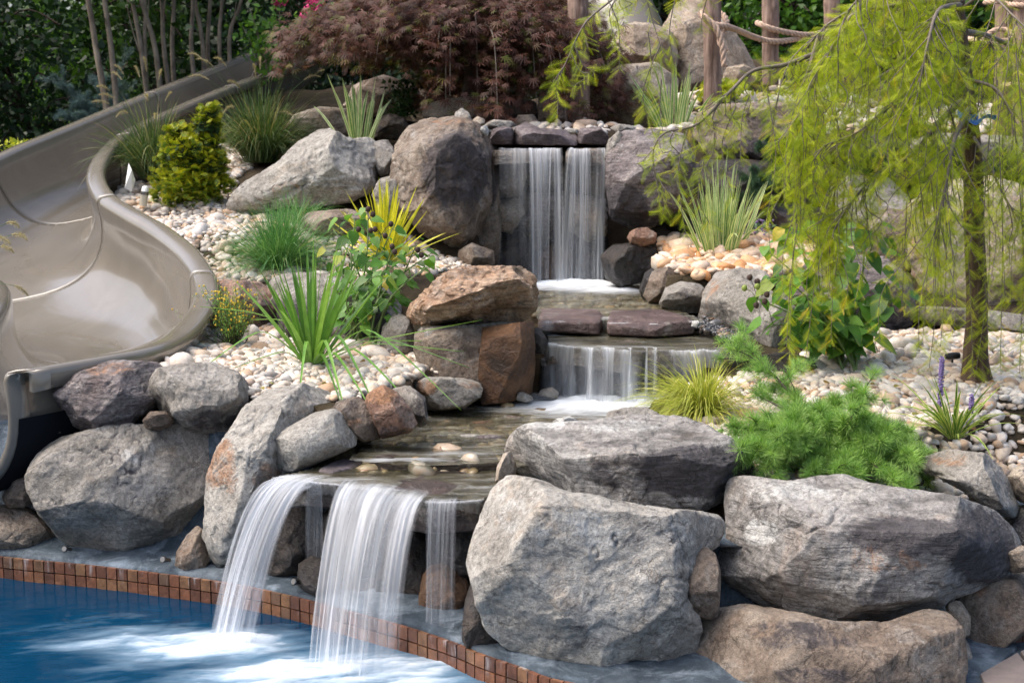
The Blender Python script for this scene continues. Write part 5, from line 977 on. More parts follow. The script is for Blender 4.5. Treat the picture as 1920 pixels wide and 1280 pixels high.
def tufty(name, label, cat, px, py, Y, n, L, wd, lo, hi, droop, mat, rb=.05, seed=0, group=None, fold=.2, part='blades', seg=7, lvar=.25, bias=(0, 0, 0), base=None):
    rng = np.random.RandomState(seed + 1); b0 = P(px, py, Y); 
    t = empty(name, b0, label, cat, group); d = nrm(dome_dirs(rng, n, lo, hi) + np.array(bias)); 
    b = b0 + np.stack([d[:, 0], d[:, 1], np.zeros(n)], -1) * rb * rng.uniform(.2, 1, (n, 1)) + rng.normal(0, rb * .2, (n, 3)) * [1, 1, 0]
    a = Acc(); blades(a, b, d, L * np.exp(rng.normal(0, lvar, n)).clip(.4, 1.5), wd * rng.uniform(.7, 1.2, n), droop * rng.uniform(.4, 1.5, n), rng, seg=seg, fold=fold)
    a.build(part, MAT[mat], t); return t, rng, b0
# ---- ornamental grasses
def plumes(t, rng, b0, tips, L=.16):
    """bristly seed heads: list of (base point, tip point) curves"""
    for tp in tips:
        tp = np.asarray(tp, float); mid = b0 * .45 + tp * .55 + [0, 0, .12]
        c = spline([b0, mid, tp], 24); a = Acc(); tube(a, c, .0013, 4, cap=False); st = a.build('plume_stalk', MAT['fount'], t)
        dr = nrm(c[-1] - c[-4]); L_ = L * rng.uniform(.7, 1.2); ax = [tp + dr * L_ * s + np.array([0, 0, -L_ * .45 * s * s]) for s in np.linspace(0, 1, 8)]; ax = np.array(ax)
        n = 230; s = rng.rand(n); q = np.stack([np.interp(s, np.linspace(0, 1, 8), ax[:, k]) for k in range(3)], -1); al = nrm(ax[-1] - ax[0])
        d = nrm(rdirs(rng, n) + al * 1.0); a = Acc(); blades(a, q, d, .020 * np.sin(np.pi * (s * .85 + .1)) + .006, .0016, 0, rng, seg=2); tube(a, ax, .0035, 5); a.build('plume', MAT['plume'], t)
t, rng, b0 = tufty('fountain_grass', 'arching fountain grass with pale plumes between the slide and the golden conifer', 'ornamental grass', 292, 335, 10.7, 1500, .66, .0055, .05, .75, .55, 'fount', .14, 1, 'fountain grasses by the slide')
plumes(t, rng, b0, [P(x, y, 10.5 + d) for x, y, d in [(228,150,.3),(214,185,.1),(206,170,0),(232,140,.2),(262,145,.3),(275,135,.1),(298,150,.3),(278,190,0),(310,190,.2),(240,212,-.2),(205,195,.1),(290,215,-.3)]])
t, rng, b0 = tufty('fountain_grass', 'large fountain grass clump behind the pale angular boulder', 'ornamental grass', 492, 305, 11.2, 2000, .68, .0055, .05, .72, .55, 'fount', .18, 2, 'fountain grasses by the slide')
plumes(t, rng, b0, [P(x, y, 11 + d) for x, y, d in [(378,110,.3),(400,125,.1),(425,125,0),(392,150,.2),(488,130,.3),(508,80,.1),(520,110,.3),(450,165,0),(480,145,.2),(440,200,-.2),(525,210,.1),(535,130,-.3),(570,150,0)]])
t, rng, b0 = tufty('fountain_grass', 'fountain grass whose drooping plumes reach in over the flume at the picture edge', 'ornamental grass', -150, 640, 6.9, 500, .6, .005, .05, .7, .5, 'fount', .1, 3, 'fountain grasses by the slide')
plumes(t, rng, b0, [P(x, y, 6.4 + d) for x, y, d in [(12,418,.0),(22,440,.1),(-5,446,.0),(2,462,.1),(28,535,.2)]], L=.10)
tufty('fine_grass', 'fine bright green grass mound in the gravel behind the spiky plant', 'ornamental grass', 525, 505, 8.75, 2300, .47, .0036, .05, .98, .42, 'fineg', .12, 4)
tufty('fine_grass', 'low fine green grass under the front edge of the pale boulder', 'ornamental grass', 560, 420, 9.3, 500, .26, .003, .3, .98, .35, 'fineg', .16, 44)
tufty('golden_sedge', 'golden green sedge mound arching beside the middle cascade', 'ornamental grass', 1318, 775, 6.25, 1100, .37, .0042, .25, .98, .66, 'sedge', .06, 5, bias=(-.25, 0, 0))
# ---- irises
def iris(px, py, Y, n, L, label, seed, w_=.026, lean=.34, mat='iris', droop=.05, name='striped_iris'):
    rng = np.random.RandomState(seed); b0 = P(px, py, Y); t = empty(name, b0, label, 'iris plant', 'striped irises')
    d = nrm(np.stack([rng.normal(0, lean, n), rng.normal(0, lean, n), np.ones(n)], -1)); b = b0 + d * [.25, .25, 0] + rng.normal(0, .02, (n, 3)) * [1, 1, 0]
    a = Acc(); side = nrm(np.stack([np.ones(n), rng.normal(0, .6, n), np.zeros(n)], -1))
    blades(a, b, d, L * rng.uniform(.55, 1.08, n), w_ * rng.uniform(.7, 1.1, n), droop * rng.uniform(.3, 5, n) ** 1.2, rng, seg=9, fold=.12, side=side, wfun=lambda t: np.minimum(1, .8 + t) * (1 - t ** 3))
    a.build('leaves', MAT[mat], t); return t
iris(672, 268, 10.5, 34, .60, 'striped iris standing behind the pale angular boulder under the maple', 11, lean=.22)
iris(1268, 245, 10.9, 34, .62, 'dark green striped iris behind the right dark boulder and in front of the tan rocks', 12, lean=.25)
iris(1352, 490, 8.9, 110, .70, 'pale striped iris rising from the orange pebble pocket', 13, w_=.020, lean=.18, droop=.09)
# ---- yucca (gold) and spiky green cordyline
rng = np.random.RandomState(21); b0 = P(722, 500, 8.4); t = empty('golden_yucca', b0, 'yellow yucca with stiff green edged leaves in front of the tall dark boulder', 'yucca')
n = 75; d = dome_dirs(rng, n, .0, 1.0, .05); a = Acc()
blades(a, b0 + d * .03, d, .50 * rng.uniform(.75, 1.05, n), .032 * rng.uniform(.8, 1.1, n), .06 * rng.uniform(0, 2, n), rng, seg=8, fold=.35, wfun=lambda t: np.minimum(1, .5 + 2 * t) * (1 - t ** 2.2)); a.build('leaves', MAT['yucca'], t)
rng = np.random.RandomState(22); b0 = P(585, 692, 6.9); t = empty('spiky_green_plant', b0, 'tall spiky green plant with strap leaves in the centre of the cream gravel', 'spiky plant')
n = 50; d = nrm(np.stack([rng.normal(.04, .32, n), rng.normal(0, .30, n), np.ones(n)], -1)); a = Acc()
blades(a, b0 + d * [.04, .04, .0], d, .70 * rng.uniform(.75, 1.12, n),   .030 * rng.uniform(.7, 1.1, n), .12 * rng.uniform(.2, 2, n), rng, seg=12, fold=.3, wfun=lambda t: np.minimum(1, .6 + 1.6 * t) * (1 - t ** 2.0)); 
# low arching outer leaves, given by their tips
for tx, ty, TY, h in [(340,722,6.2,.17),(375,575,6.8,.10),(440,690,6.5,.05),(870,660,6.6,.06),(905,600,6.9,.02),(880,690,6.3,.12),(865,770,6.1,.22),(800,790,6.1,.15),(720,800,6.0,.22),(700,775,6.0,.12),(470,600,7.1,.1),(655,805,5.9,.2),(820,640,7.0,.05),(560,750,6.1,.15),(640,760,6.1,.1)]:
    tip = P(tx, ty, TY); mid = (b0 + tip) / 2 + [0, 0, h + .02]; c = spline([b0, b0 * .7 + tip * .3 + [0, 0, h * .85 + .03], mid, tip], 18); T = nrm(np.gradient(c, axis=0)); S = nrm(np.cross(T, [0, 0, 1])); tt = np.linspace(0, 1, 18); ww = .010 * np.minimum(1, .6 + 2 * tt) * (1 - tt ** 2.2)
    v = np.stack([c - S * ww[:, None] + [0, 0, .003], c, c + S * ww[:, None] + [0, 0, .003]], 1).reshape(-1, 3); f = [[3 * k + q, 3 * k + q + 1, 3 * k + q + 4, 3 * k + q + 3] for k in range(17) for q in range(2)]
    vv = np.zeros((54, 3)); vv[:, 0] = rng.rand(); vv[:, 1] = np.repeat(tt, 3); a.add(v, f, vv)
a.build('leaves', MAT['bladeg'], t)
# ---- lilyturf with purple spikes
t, rng, b0 = tufty('striped_lilyturf', 'striped lilyturf with purple flower spikes in the gravel right of the dwarf cedar', 'lilyturf', 1788, 822, 5.85, 70, .33, .013, .25, .9, .40, 'lirio', .03, 31, fold=.3, part='leaves')
for (x, y, Y, L) in [(1766, 672, 5.85, .20), (1822, 742, 5.8, .07)]:
    tp = P(x, y, Y); bt = tp - [0, 0, L]; a = Acc(); tube(a, spline([b0, b0 * .5 + bt * .5 + [0, 0, .04], bt, tp], 16), .002, 5); st = a.build('flower_stalk', MAT['stem'], t)
    n = int(300 * L / .1 * .5); q = bt + (tp - bt) * rng.rand(n, 1) ** .8 + rdirs(rng, n) * .009; a = Acc(); scatter(a, *cubesphere(2), q, frames(rdirs(rng, n), rng, scale=.0038), rng.rand(n)); a.build('flower_spike', MAT['purp'], t)

# ---- broad leaved shrubs
def leaf_template(L=1.0, w_=.75, heart=.1, n=8, drip=1.0, fold=.12, curl=.18):
    t = np.linspace(0, 1, n + 1); wf = np.sin(np.pi * t ** .62) ** .8 * (1 - .25 * t) * w_ * .5; wf[-1] = 0; wf[0] = .0
    x = t * L; z = -curl * t ** 2 * L
    v = []; 
    for k in range(n + 1): v += [(x[k] - (heart * L if 0 < k < 2 else 0), -wf[k], z[k] + fold * wf[k]), (x[k], 0, z[k]), (x[k] - (heart * L if 0 < k < 2 else 0), wf[k], z[k] + fold * wf[k])]
    f = [[3 * k + q, 3 * k + q + 1, 3 * k + q + 4, 3 * k + q + 3] for k in range(n) for q in range(2)]
    return np.array(v), np.array(f)
LT, LF = leaf_template()
BALL = cubesphere(3)
def shrub(name, label, base, stems, nleaf, Ls, seed, pods, mat='big', yd=.12, cat='shrub'):
    rng = np.random.RandomState(seed); b0 = P(*base); t = empty(name, b0, label, cat); lv = Acc(); pet = Acc(); pts_all = []
    for (x, y, Y) in stems:
        tp = P(x, y, Y); bb = b0 + rng.normal(0, .05, 3) * [1, 1, 0]; mid = (bb + tp) / 2 + rng.normal(0, .03, 3) + [0, 0, .05]; c = spline([bb, mid, tp], 26)
        a = Acc(); tube(a, c, np.linspace(.008, .0025, 26), 7); a.build('stem', MAT['stem'], t); pts_all.append(c)
    P_ = np.concatenate([c[8:] for c in pts_all]); idx = rng.randint(0, len(P_), nleaf); o = P_[idx]
    az = rng.uniform(0, 2 * np.pi, nleaf); d = np.stack([np.cos(az), np.sin(az), rng.uniform(-.1, .5, nleaf)], -1); pl = rng.uniform(.02, .10, nleaf); p1 = o + d * pl[:, None]
    for k in range(nleaf): tube(pet, [o[k], (o[k] + p1[k]) / 2 + [0, 0, .006], p1[k]], .0014, 4, cap=False)
    ld = nrm(d * [1, 1, 0] + np.array([0, 0, -1]) * rng.uniform(.1, 1.2, (nleaf, 1))); sc = Ls * rng.uniform(.5, 1.15, nleaf)
    scatter(lv, LT, LF, p1, frames(ld, rng, up=np.array([0, -.5, 1.]) + rng.normal(0, .3, (nleaf, 3)), scale=sc), rng.rand(nleaf))
    lv.build('leaves', MAT[mat], t); pet.build('leaf_stalks', MAT['stem'], t)
    if pods:
        for mt, lst in pods.items():
            for (x, y, Y) in lst:
                a = Acc(); q = P(x, y, Y); v = BALL[0] * .013 * (1 + .15 * np.sin(np.arctan2(BALL[0][:, 1], BALL[0][:, 0]) * 5))[:, None] * [1, 1, 1.2]; a.add(v + q, BALL[1]); k = np.argmin(np.linalg.norm(P_ - q, axis=1)); tube(a, [q, (q + P_[k]) / 2 + [0, 0, .01], P_[k]], .0016, 4); a.build('seed_pod', MAT[mt], t)
    return t
shrub('podded_shrub', 'leafy shrub with dry brown seed pods between the yucca and the orange boulder', (675, 640, 7.55), [(640,470,7.7),(665,410,7.8),(690,395,7.7),(715,440,7.6),(735,470,7.5),(780,460,7.5),(815,470,7.6),(740,420,7.8),(700,520,7.3),(655,540,7.3),(800,500,7.4),(625,430,7.9)], 230, .080, 41,
      {'pod': [(690,392,7.6),(699,402,7.6),(672,430,7.6),(695,432,7.55),(703,430,7.5),(722,442,7.5),(733,420,7.6),(735,462,7.45),(783,468,7.45),(790,478,7.45),(812,520,7.4),(740,472,7.4)]})
shrub('large_leaved_shrub', 'leaning large leaved shrub with dark pods under the weeping tree', (1592, 690, 7.0), [(1440,470,7.1),(1420,560,6.9),(1480,430,7.2),(1520,500,7.1),(1560,440,7.2),(1600,470,7.0),(1625,420,7.1),(1640,450,7.2),(1470,520,6.8),(1500,600,6.7),(1450,610,6.8),(1480,640,6.8),(1670,560,6.9),(1560,560,6.9),(1640,620,6.9),(1520,560,6.9)], 240, .12, 42,
      {'pod': [(1406,520,6.8),(1420,528,6.8),(1427,548,6.8),(1438,552,6.75),(1450,540,6.8),(1418,572,6.8),(1434,565,6.75)], 'gpod': [(1396,540,6.85),(1420,537,6.75)]})
# ---- small yellow flowering bush
rng = np.random.RandomState(51); b0 = P(438, 655, 7.35); t = empty('yellow_flower_bush', b0, 'small twiggy bush covered in tiny yellow flowers beside the slide rim', 'flowering bush')
a = Acc(); tips = []
for k in range(110):
    tp = P(430 + rng.normal(0, 27), 580 + rng.uniform(-46, 40), 7.35 + rng.normal(0, .12)); c = spline([b0 + rng.normal(0, .015, 3) * [1, 1, 0], b0 * .5 + tp * .5 + rng.normal(0, .02, 3), tp], 12); tube(a, c, np.linspace(.0022, .0008, 12), 4, cap=False); tips.append(c[4:])
a.build('twigs', MAT['dtwig'], t); Q = np.concatenate(tips); i = rng.randint(0, len(Q), 5200); a = Acc(); blades(a, Q[i] + rng.normal(0, .008, (5200, 3)), nrm(rdirs(rng, 5200) + [0, 0, .6]), .018, .0028, .2, rng, seg=2); a.build('foliage', MAT['bladeg'], t)
i = np.array([len(x) - 1 for x in tips]); q = np.concatenate([[x[-1]] for x in tips] + [[x[-3]] for x in tips]) + rng.normal(0, .012, (220, 3)) + [0, 0, .01]; a = Acc(); scatter(a, *cubesphere(2), q, frames(rdirs(rng, 220), rng, scale=.0052), rng.rand(220)); a.build('flowers', MAT['yel'], t)['kind'] = 'stuff'

# ---- golden conifer
rng = np.random.RandomState(61); b0 = P(362, 388, 9.95); t = empty('golden_conifer', b0, 'irregular golden yellow dwarf conifer in the gravel beside the slide', 'conifer')
lobes = [(392,206,13,.0),(404,200,10,0),(385,224,20,0),(410,232,12,0),(345,248,17,.05),(322,244,12,0),(368,262,20,0),(398,262,22,.0),(318,270,18,0),(345,290,38,-.05),(380,310,42,0),(318,300,26,.05),(408,305,22,0),(310,335,28,.0),(345,345,44,-.1),(390,350,40,0),(425,345,20,.05),(300,362,20,0),(315,378,16,-.1),(370,365,40,.1)]
a = Acc(); tk = spline([b0 - [0, 0, .05], P(362, 330, 9.95), P(380, 250, 9.95), P(392, 205, 9.95)], 12); tube(a, tk, np.linspace(.022, .005, 12), 8)
pos = []; nor = []; 
for x, y, r, dy in lobes:
    r *= .86; x = 360 + (x - 360) * .93
    c = P(x, y, 9.95 + dy); rr = r * 9.95 / F; k = int(330 * (r / 30) ** 2); d = rdirs(rng, k); pos.append(c + d * rr * rng.uniform(.35, 1.25, (k, 1)) * [1, 1, .95]); nor.append(d); tube(a, [tk[np.argmin(np.linalg.norm(tk - c, axis=1))], c], [.008, .003], 5)
a.build('trunk', MAT['dtwig'], t)
pos = np.concatenate(pos); nor = np.concatenate(nor)
# fan spray template: branched flat fan
tv = [(0, 0, 0)]; tf = []; tt = [0]
for q, an in enumerate(np.linspace(-1.0, 1.0, 7)):
    L_ = 1 - .22 * abs(an); c, s = math.cos(an), math.sin(an); b = len(tv)
    tv += [(.25 * c + .06 * s, .25 * s - .06 * c, 0), (.25 * c - .06 * s, .25 * s + .06 * c, 0), (L_ * .75 * c - .06 * s, L_ * .75 * s + .06 * c, .06), (L_ * c, L_ * s, .10), (L_ * .75 * c + .06 * s, L_ * .75 * s - .06 * c, .06)]; tt += [.2, .2, .7, 1, .7]
    tf += [(0, b, b + 1), (b, b + 4, b + 2), (b, b + 2, b + 1), (b + 4, b + 3, b + 2)]
tv, tf, tt = np.array(tv, float), np.array(tf), np.array(tt, float)
X = nrm(nor * [1, 1, .7] + rng.normal(0, .55, nor.shape) + [0, 0, .35]); M = frames(X, rng, up=np.array([0, 0, 1.]) + rng.normal(0, .5, nor.shape), scale=.042 * rng.uniform(.6, 1.3, len(X)))
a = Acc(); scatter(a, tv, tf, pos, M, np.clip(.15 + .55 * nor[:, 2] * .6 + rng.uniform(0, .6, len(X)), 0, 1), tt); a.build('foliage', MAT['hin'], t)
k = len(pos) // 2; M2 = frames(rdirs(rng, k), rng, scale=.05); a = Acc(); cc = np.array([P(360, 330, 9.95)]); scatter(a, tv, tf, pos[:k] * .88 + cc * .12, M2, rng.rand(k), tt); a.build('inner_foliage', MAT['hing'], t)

# ---- dwarf cedar (needle tufts along spreading branches)
def tuft_t(n, L, spread, seed):
    r = np.random.RandomState(seed); d = nrm(r.normal(0, 1, (n, 3)) * spread + [1, 0, 0]); s = nrm(np.cross(d, r.normal(0, 1, (n, 3)))); w_ = .035
    v = np.stack([s * w_ * .5 * L, -s * w_ * .5 * L, d * L - s * w_ * .3 * L, d * L * 1.0 + s * w_ * .3 * L], 1).reshape(-1, 3); f = (np.array([[0, 1, 2, 3]]) + 4 * np.arange(n)[:, None]); tv_ = np.tile([0, 0, 1, 1], n); return v, f, tv_
def needled(name, label, cat, base, tips, nb, seed, mat, tl, rr=.05, per=26, twist=.03, droop=.03, sub=5, tn=22, spread=.75, group=None, bark='dtwig', up=.35):
    rng = np.random.RandomState(seed); b0 = P(*base); t = empty(name, b0, label, cat, group); br = Acc(); pos = []; dr = []
    for (x, y, Y) in tips:
        tp = P(x, y, Y); c = spline([b0, b0 * .55 + tp * .45 + [0, 0, .05], tp], 20); L0 = np.linalg.norm(tp - b0); tube(br, c, np.linspace(.008, .0018, 20), 5)
        for k in range(sub):
            s = rng.uniform(.3, .97); p = c[int(s * 19)]; ax = nrm(c[min(19, int(s * 19) + 1)] - c[int(s * 19) - 1]); dd = nrm(ax + rng.normal(0, .7, 3) * [1, 1, .45] + [0, 0, .1]); l = L0 * rng.uniform(.18, .42) * (1.15 - s * .5); e = p + dd * l - [0, 0, droop]
            cc = spline([p, (p + e) / 2 + [0, 0, .012], e], 9); tube(br, cc, np.linspace(.003, .0012, 9), 4, cap=False); q = rng.uniform(0, 1, per); ii = q * 8; i0 = ii.astype(int).clip(0, 7); pos.append(cc[i0] * (1 - (ii - i0))[:, None] + cc[i0 + 1] * (ii - i0)[:, None]); dr.append(np.repeat(nrm(e - p)[None], per, 0))
        q = rng.uniform(.35, 1, per); pos.append(c[(q * 19).astype(int)]); dr.append(np.repeat(nrm(tp - b0)[None], per, 0)); pos.append(tp[None].repeat(3, 0)); dr.append(np.repeat(nrm(tp - c[-3])[None], 3, 0))
    br.build('branches', MAT[bark], t); pos = np.concatenate(pos); dr = nrm(np.concatenate(dr) * .9 + rng.normal(0, .55, (len(pos), 3)) + [0, 0, up]); a = Acc()
    for k in range(4):
        v, f, tv_ = tuft_t(tn, 1, spread, seed + k); m_ = np.arange(len(pos)) % 4 == k; scatter(a, v, f, pos[m_] , frames(dr[m_], rng, scale=tl * rng.uniform(.75, 1.2, m_.sum())), rng.rand(m_.sum()), tv_)
    a.build('needles', MAT[mat], t); return t
rng = np.random.RandomState(71); tips = [(1405,655,6.0),(1385,640,6.1),(1640,700,5.75)]
for k in range(46):
    an = rng.uniform(-.15, math.pi + .15); r = rng.uniform(.6, 1.0); tips.append((1555 + 180 * r * math.cos(an), 846 - 104 * r * math.sin(an) + 30 * abs(math.cos(an)) , 5.6 + rng.uniform(-.28, .32)))
for x, y, Y in [(1375,800,5.5),(1370,835,5.4),(1440,870,5.35),(1520,885,5.3),(1565,895,5.3),(1600,890,5.3),(1650,880,5.35),(1700,850,5.4),(1690,900,5.3),(1420,740,5.8),(1470,720,5.9)]: tips.append((x, y, Y))
needled('dwarf_cedar', 'spreading bright green dwarf cedar with soft needle tufts above the wedge boulder', 'conifer', (1562, 870, 5.62), tips, 0, 72, 'cedar', .046, per=12, sub=7, tn=24, spread=.80)
def roundpine(label, cx, cy, Y, rx, ry, seed):
    rng = np.random.RandomState(seed); tips = []
    for k in range(26):
        an = rng.uniform(0, 2 * math.pi); r = math.sqrt(rng.rand()); tips.append((cx + rx * r * math.cos(an), cy - ry * r * math.sin(an), Y + rng.uniform(-.15, .15)))
    needled('dwarf_pine', label, 'conifer', (cx, cy + ry, Y), tips, 0, seed, 'pine', .030, per=12, sub=5, tn=18, spread=.8, group='dark dwarf pines among the ledge rocks')
roundpine('dark dwarf pine on the dark ledge under the layered boulder, upper one', 1462, 282, 9.6, 46, 30, 81)
roundpine('dark dwarf pine growing directly above the flat dark rock, lower one', 1425, 345, 9.3, 62, 36, 82)
roundpine('dark dwarf pine in the shade behind the hanging foliage', 1640, 312, 9.4, 50, 34, 83)
roundpine('dark dwarf pine behind the trunk of the weeping tree, above the pinkish boulder', 1775, 300, 9.2, 66, 46, 85)
roundpine('dark dwarf pine at the right picture edge below the log posts', 1895, 330, 9.3, 54, 52, 86)
roundpine('dark dwarf pine on the slope left of the flat shaded rock', 1690, 232, 10.2, 56, 34, 87)
roundpine('dark bluish pine behind the ropes above the layered boulder', 1510, 130, 12, 45, 55, 84)
# blue spruce left of the slide
rng = np.random.RandomState(91); tips = [(105,150,15),(125,165,15),(150,175,15),(190,130,15.2),(185,150,15),(215,165,15),(235,180,15.1),(150,215,14.8),(170,205,15),(200,200,15),(235,95,15.3),(225,200,15),(262,185,15),(140,195,15),(120,215,15)]
needled('blue_spruce', 'silvery blue spruce branches rising behind the slide wall', 'conifer', (205, 260, 15), tips, 0, 92, 'spruce', .045, per=34, sub=7, tn=14, spread=.6, up=.1)
# perennials
def herb(name, label, cat, px, py, Y, rx, rz, n, mat, size, seed, flowers=None):
    rng = np.random.RandomState(seed); c = P(px, py, Y); t = empty(name, c, label, cat); m_ = Y / F; b = c + np.stack([rng.normal(0, rx * m_ * .5, n), rng.normal(0, rx * m_ * .4, n), rng.uniform(-.1, 1, n) * rz * m_], -1); a = Acc()
    d = nrm(rdirs(rng, n) + [0, -.2, .8]); scatter(a, LT, LF, b, frames(d, rng, up=np.array([0, -.4, 1.]) + rng.normal(0, .6, (n, 3)), scale=size * rng.uniform(.6, 1.2, n)), rng.rand(n)); a.build('leaves', MAT[mat], t)
    a = Acc()
    for k in range(24): q = c + [rng.normal(0, rx * m_ * .4), rng.normal(0, rx * m_ * .3), rz * m_ * rng.uniform(.3, 1)]; tube(a, [c + rng.normal(0, .03, 3) * [1, 1, 0] - [0, 0, .03], (c + q) / 2 + rng.normal(0, .01, 3), q], .0018, 4, cap=False)
    a.build('stems', MAT['stem'], t)
    if flowers:
        mt, nf = flowers; q = c + np.stack([rng.normal(0, rx * m_ * .55, nf), rng.normal(0, rx * m_ * .4, nf), rng.uniform(.3, 1.2, nf) * rz * m_], -1); a = Acc(); scatter(a, *cubesphere(2), q, frames(rdirs(rng, nf), rng, scale=.008), rng.rand(nf)); a.build('flowers', MAT[mt], t)['kind'] = 'stuff'
    return t
MAT['sage'] = leaf_mat('grey_green_leaves', [(0, (.07,.14,.08)), (1, (.17,.27,.17))], .6, .2)
MAT['lime'] = leaf_mat('lime_leaves', [(0, (.22,.30,.02)), (1, (.50,.50,.06))], .5, .3)
herb('catmint', 'grey green catmint with violet flowers behind the large leaved shrub', 'perennial', 1600, 492, 8.95, 60, 60, 700, 'sage', .03, 101, ('purp', 70))
herb('catmint', 'small violet flowering catmint right of the pale striped iris', 'perennial', 1420, 462, 9.2, 34, 42, 160, 'sage', .026, 102, ('purp', 60))
herb('lime_perennial', 'yellow leaved perennial on top of the layered ledge boulder', 'perennial', 1355, 192, 11.6, 46, 34, 240, 'lime', .06, 103)
herb('creeping_plant', 'low yellow green groundcover poking above the slide wall', 'perennial', 60, 292, 12.4, 50, 26, 380, 'lime', .045, 104)
herb('dark_shrub', 'small dark green shrub in the shade under the maple', 'shrub', 752, 215, 11.4, 30, 60, 420, 'wood', .035, 105)

# ------------------------------------------------------------------ Japanese maple
rng = np.random.RandomState(111); mb = P(850, 245, 11.2); t = empty('japanese_maple', mb, 'wide red brown laceleaf maple cascading above the upper waterfall', 'tree')
top = P(872, 66, 11.2); a = Acc(); trunk = spline([mb - [0, 0, .1], mb * .5 + top * .5 + [.08, 0, 0], top], 14); tube(a, trunk, np.linspace(.06, .035, 14), 10); a.build('trunk', MAT['dtwig'], t)
pos = []; dr = []; br = Acc(); cx, cy, cz = top
for k in range(185):
    az = rng.uniform(0, 2 * np.pi); ex = 1.42 if math.cos(az) < 0 else 1.10; rad = rng.uniform(.25, 1.0) ** .7; h = .42 * (1 - rad ** 2) + rng.uniform(-.02, .08) - .10
    e = np.array([cx + ex * rad * math.cos(az), cy + .95 * rad * math.sin(az), cz + h]); dropz = rng.uniform(.08, .72) * (.55 + .55 * (1 - abs(rad - .75)))
    if math.cos(az) < -.25: dropz *= .62 * (1 - .35 * rad)
    tip = e + np.array([math.cos(az) * .14, math.sin(az) * .12, -dropz]); c = spline([top + rng.normal(0, .04, 3), (top * .45 + e * .55) + [0, 0, .09], e, tip], 18); tube(br, c, np.linspace(.011, .002, 18), 4, cap=False)
    n = 26; q = rng.uniform(.32, 1, n) ** .8; i = (q * 17).astype(int); p = c[i] + rng.normal(0, .075, (n, 3)) * [1, 1, .55]
    pos.append(p); out = nrm(np.stack([np.cos(az) + rng.normal(0, .5, n), np.sin(az) + rng.normal(0, .5, n) - .25, -rng.uniform(.25, 1.1, n)], -1)); dr.append(out)
br.build('branches', MAT['twig'], t); pos = np.concatenate(pos); dr = np.concatenate(dr)
tv = []; tf = []
for an, L_ in [(-1.5, .55), (-.95, .78), (-.48, .95), (0, 1.08), (.48, .95), (.95, .78), (1.5, .55)]:
    c, s = math.cos(an), math.sin(an); b = len(tv)
    for x, w_ in [(.05, .012), (.45, .052), (.72, .036), (1.0, .0)]: tv += [(L_ * x * c + w_ * s, L_ * x * s - w_ * c, -.22 * (L_ * x) ** 2), (L_ * x * c - w_ * s, L_ * x * s + w_ * c, -.22 * (L_ * x) ** 2)]
    tf += [(b + 2 * q, b + 2 * q + 2, b + 2 * q + 3, b + 2 * q + 1) for q in range(3)]
tv, tf = np.array(tv, float), np.array(tf)
rep = 6; P3 = np.repeat(pos, rep, 0) + rng.normal(0, .035, (len(pos) * rep, 3)); D3 = nrm(np.repeat(dr, rep, 0) + rng.normal(0, .35, (len(pos) * rep, 3)))
a = Acc(); scatter(a, tv, tf, P3, frames(D3, rng, up=np.array([0, -.25, 1.]) + rng.normal(0, .35, P3.shape), scale=.068 * rng.uniform(.6, 1.25, len(P3))), rng.rand(len(P3))); a.build('crown', MAT['maple'], t)

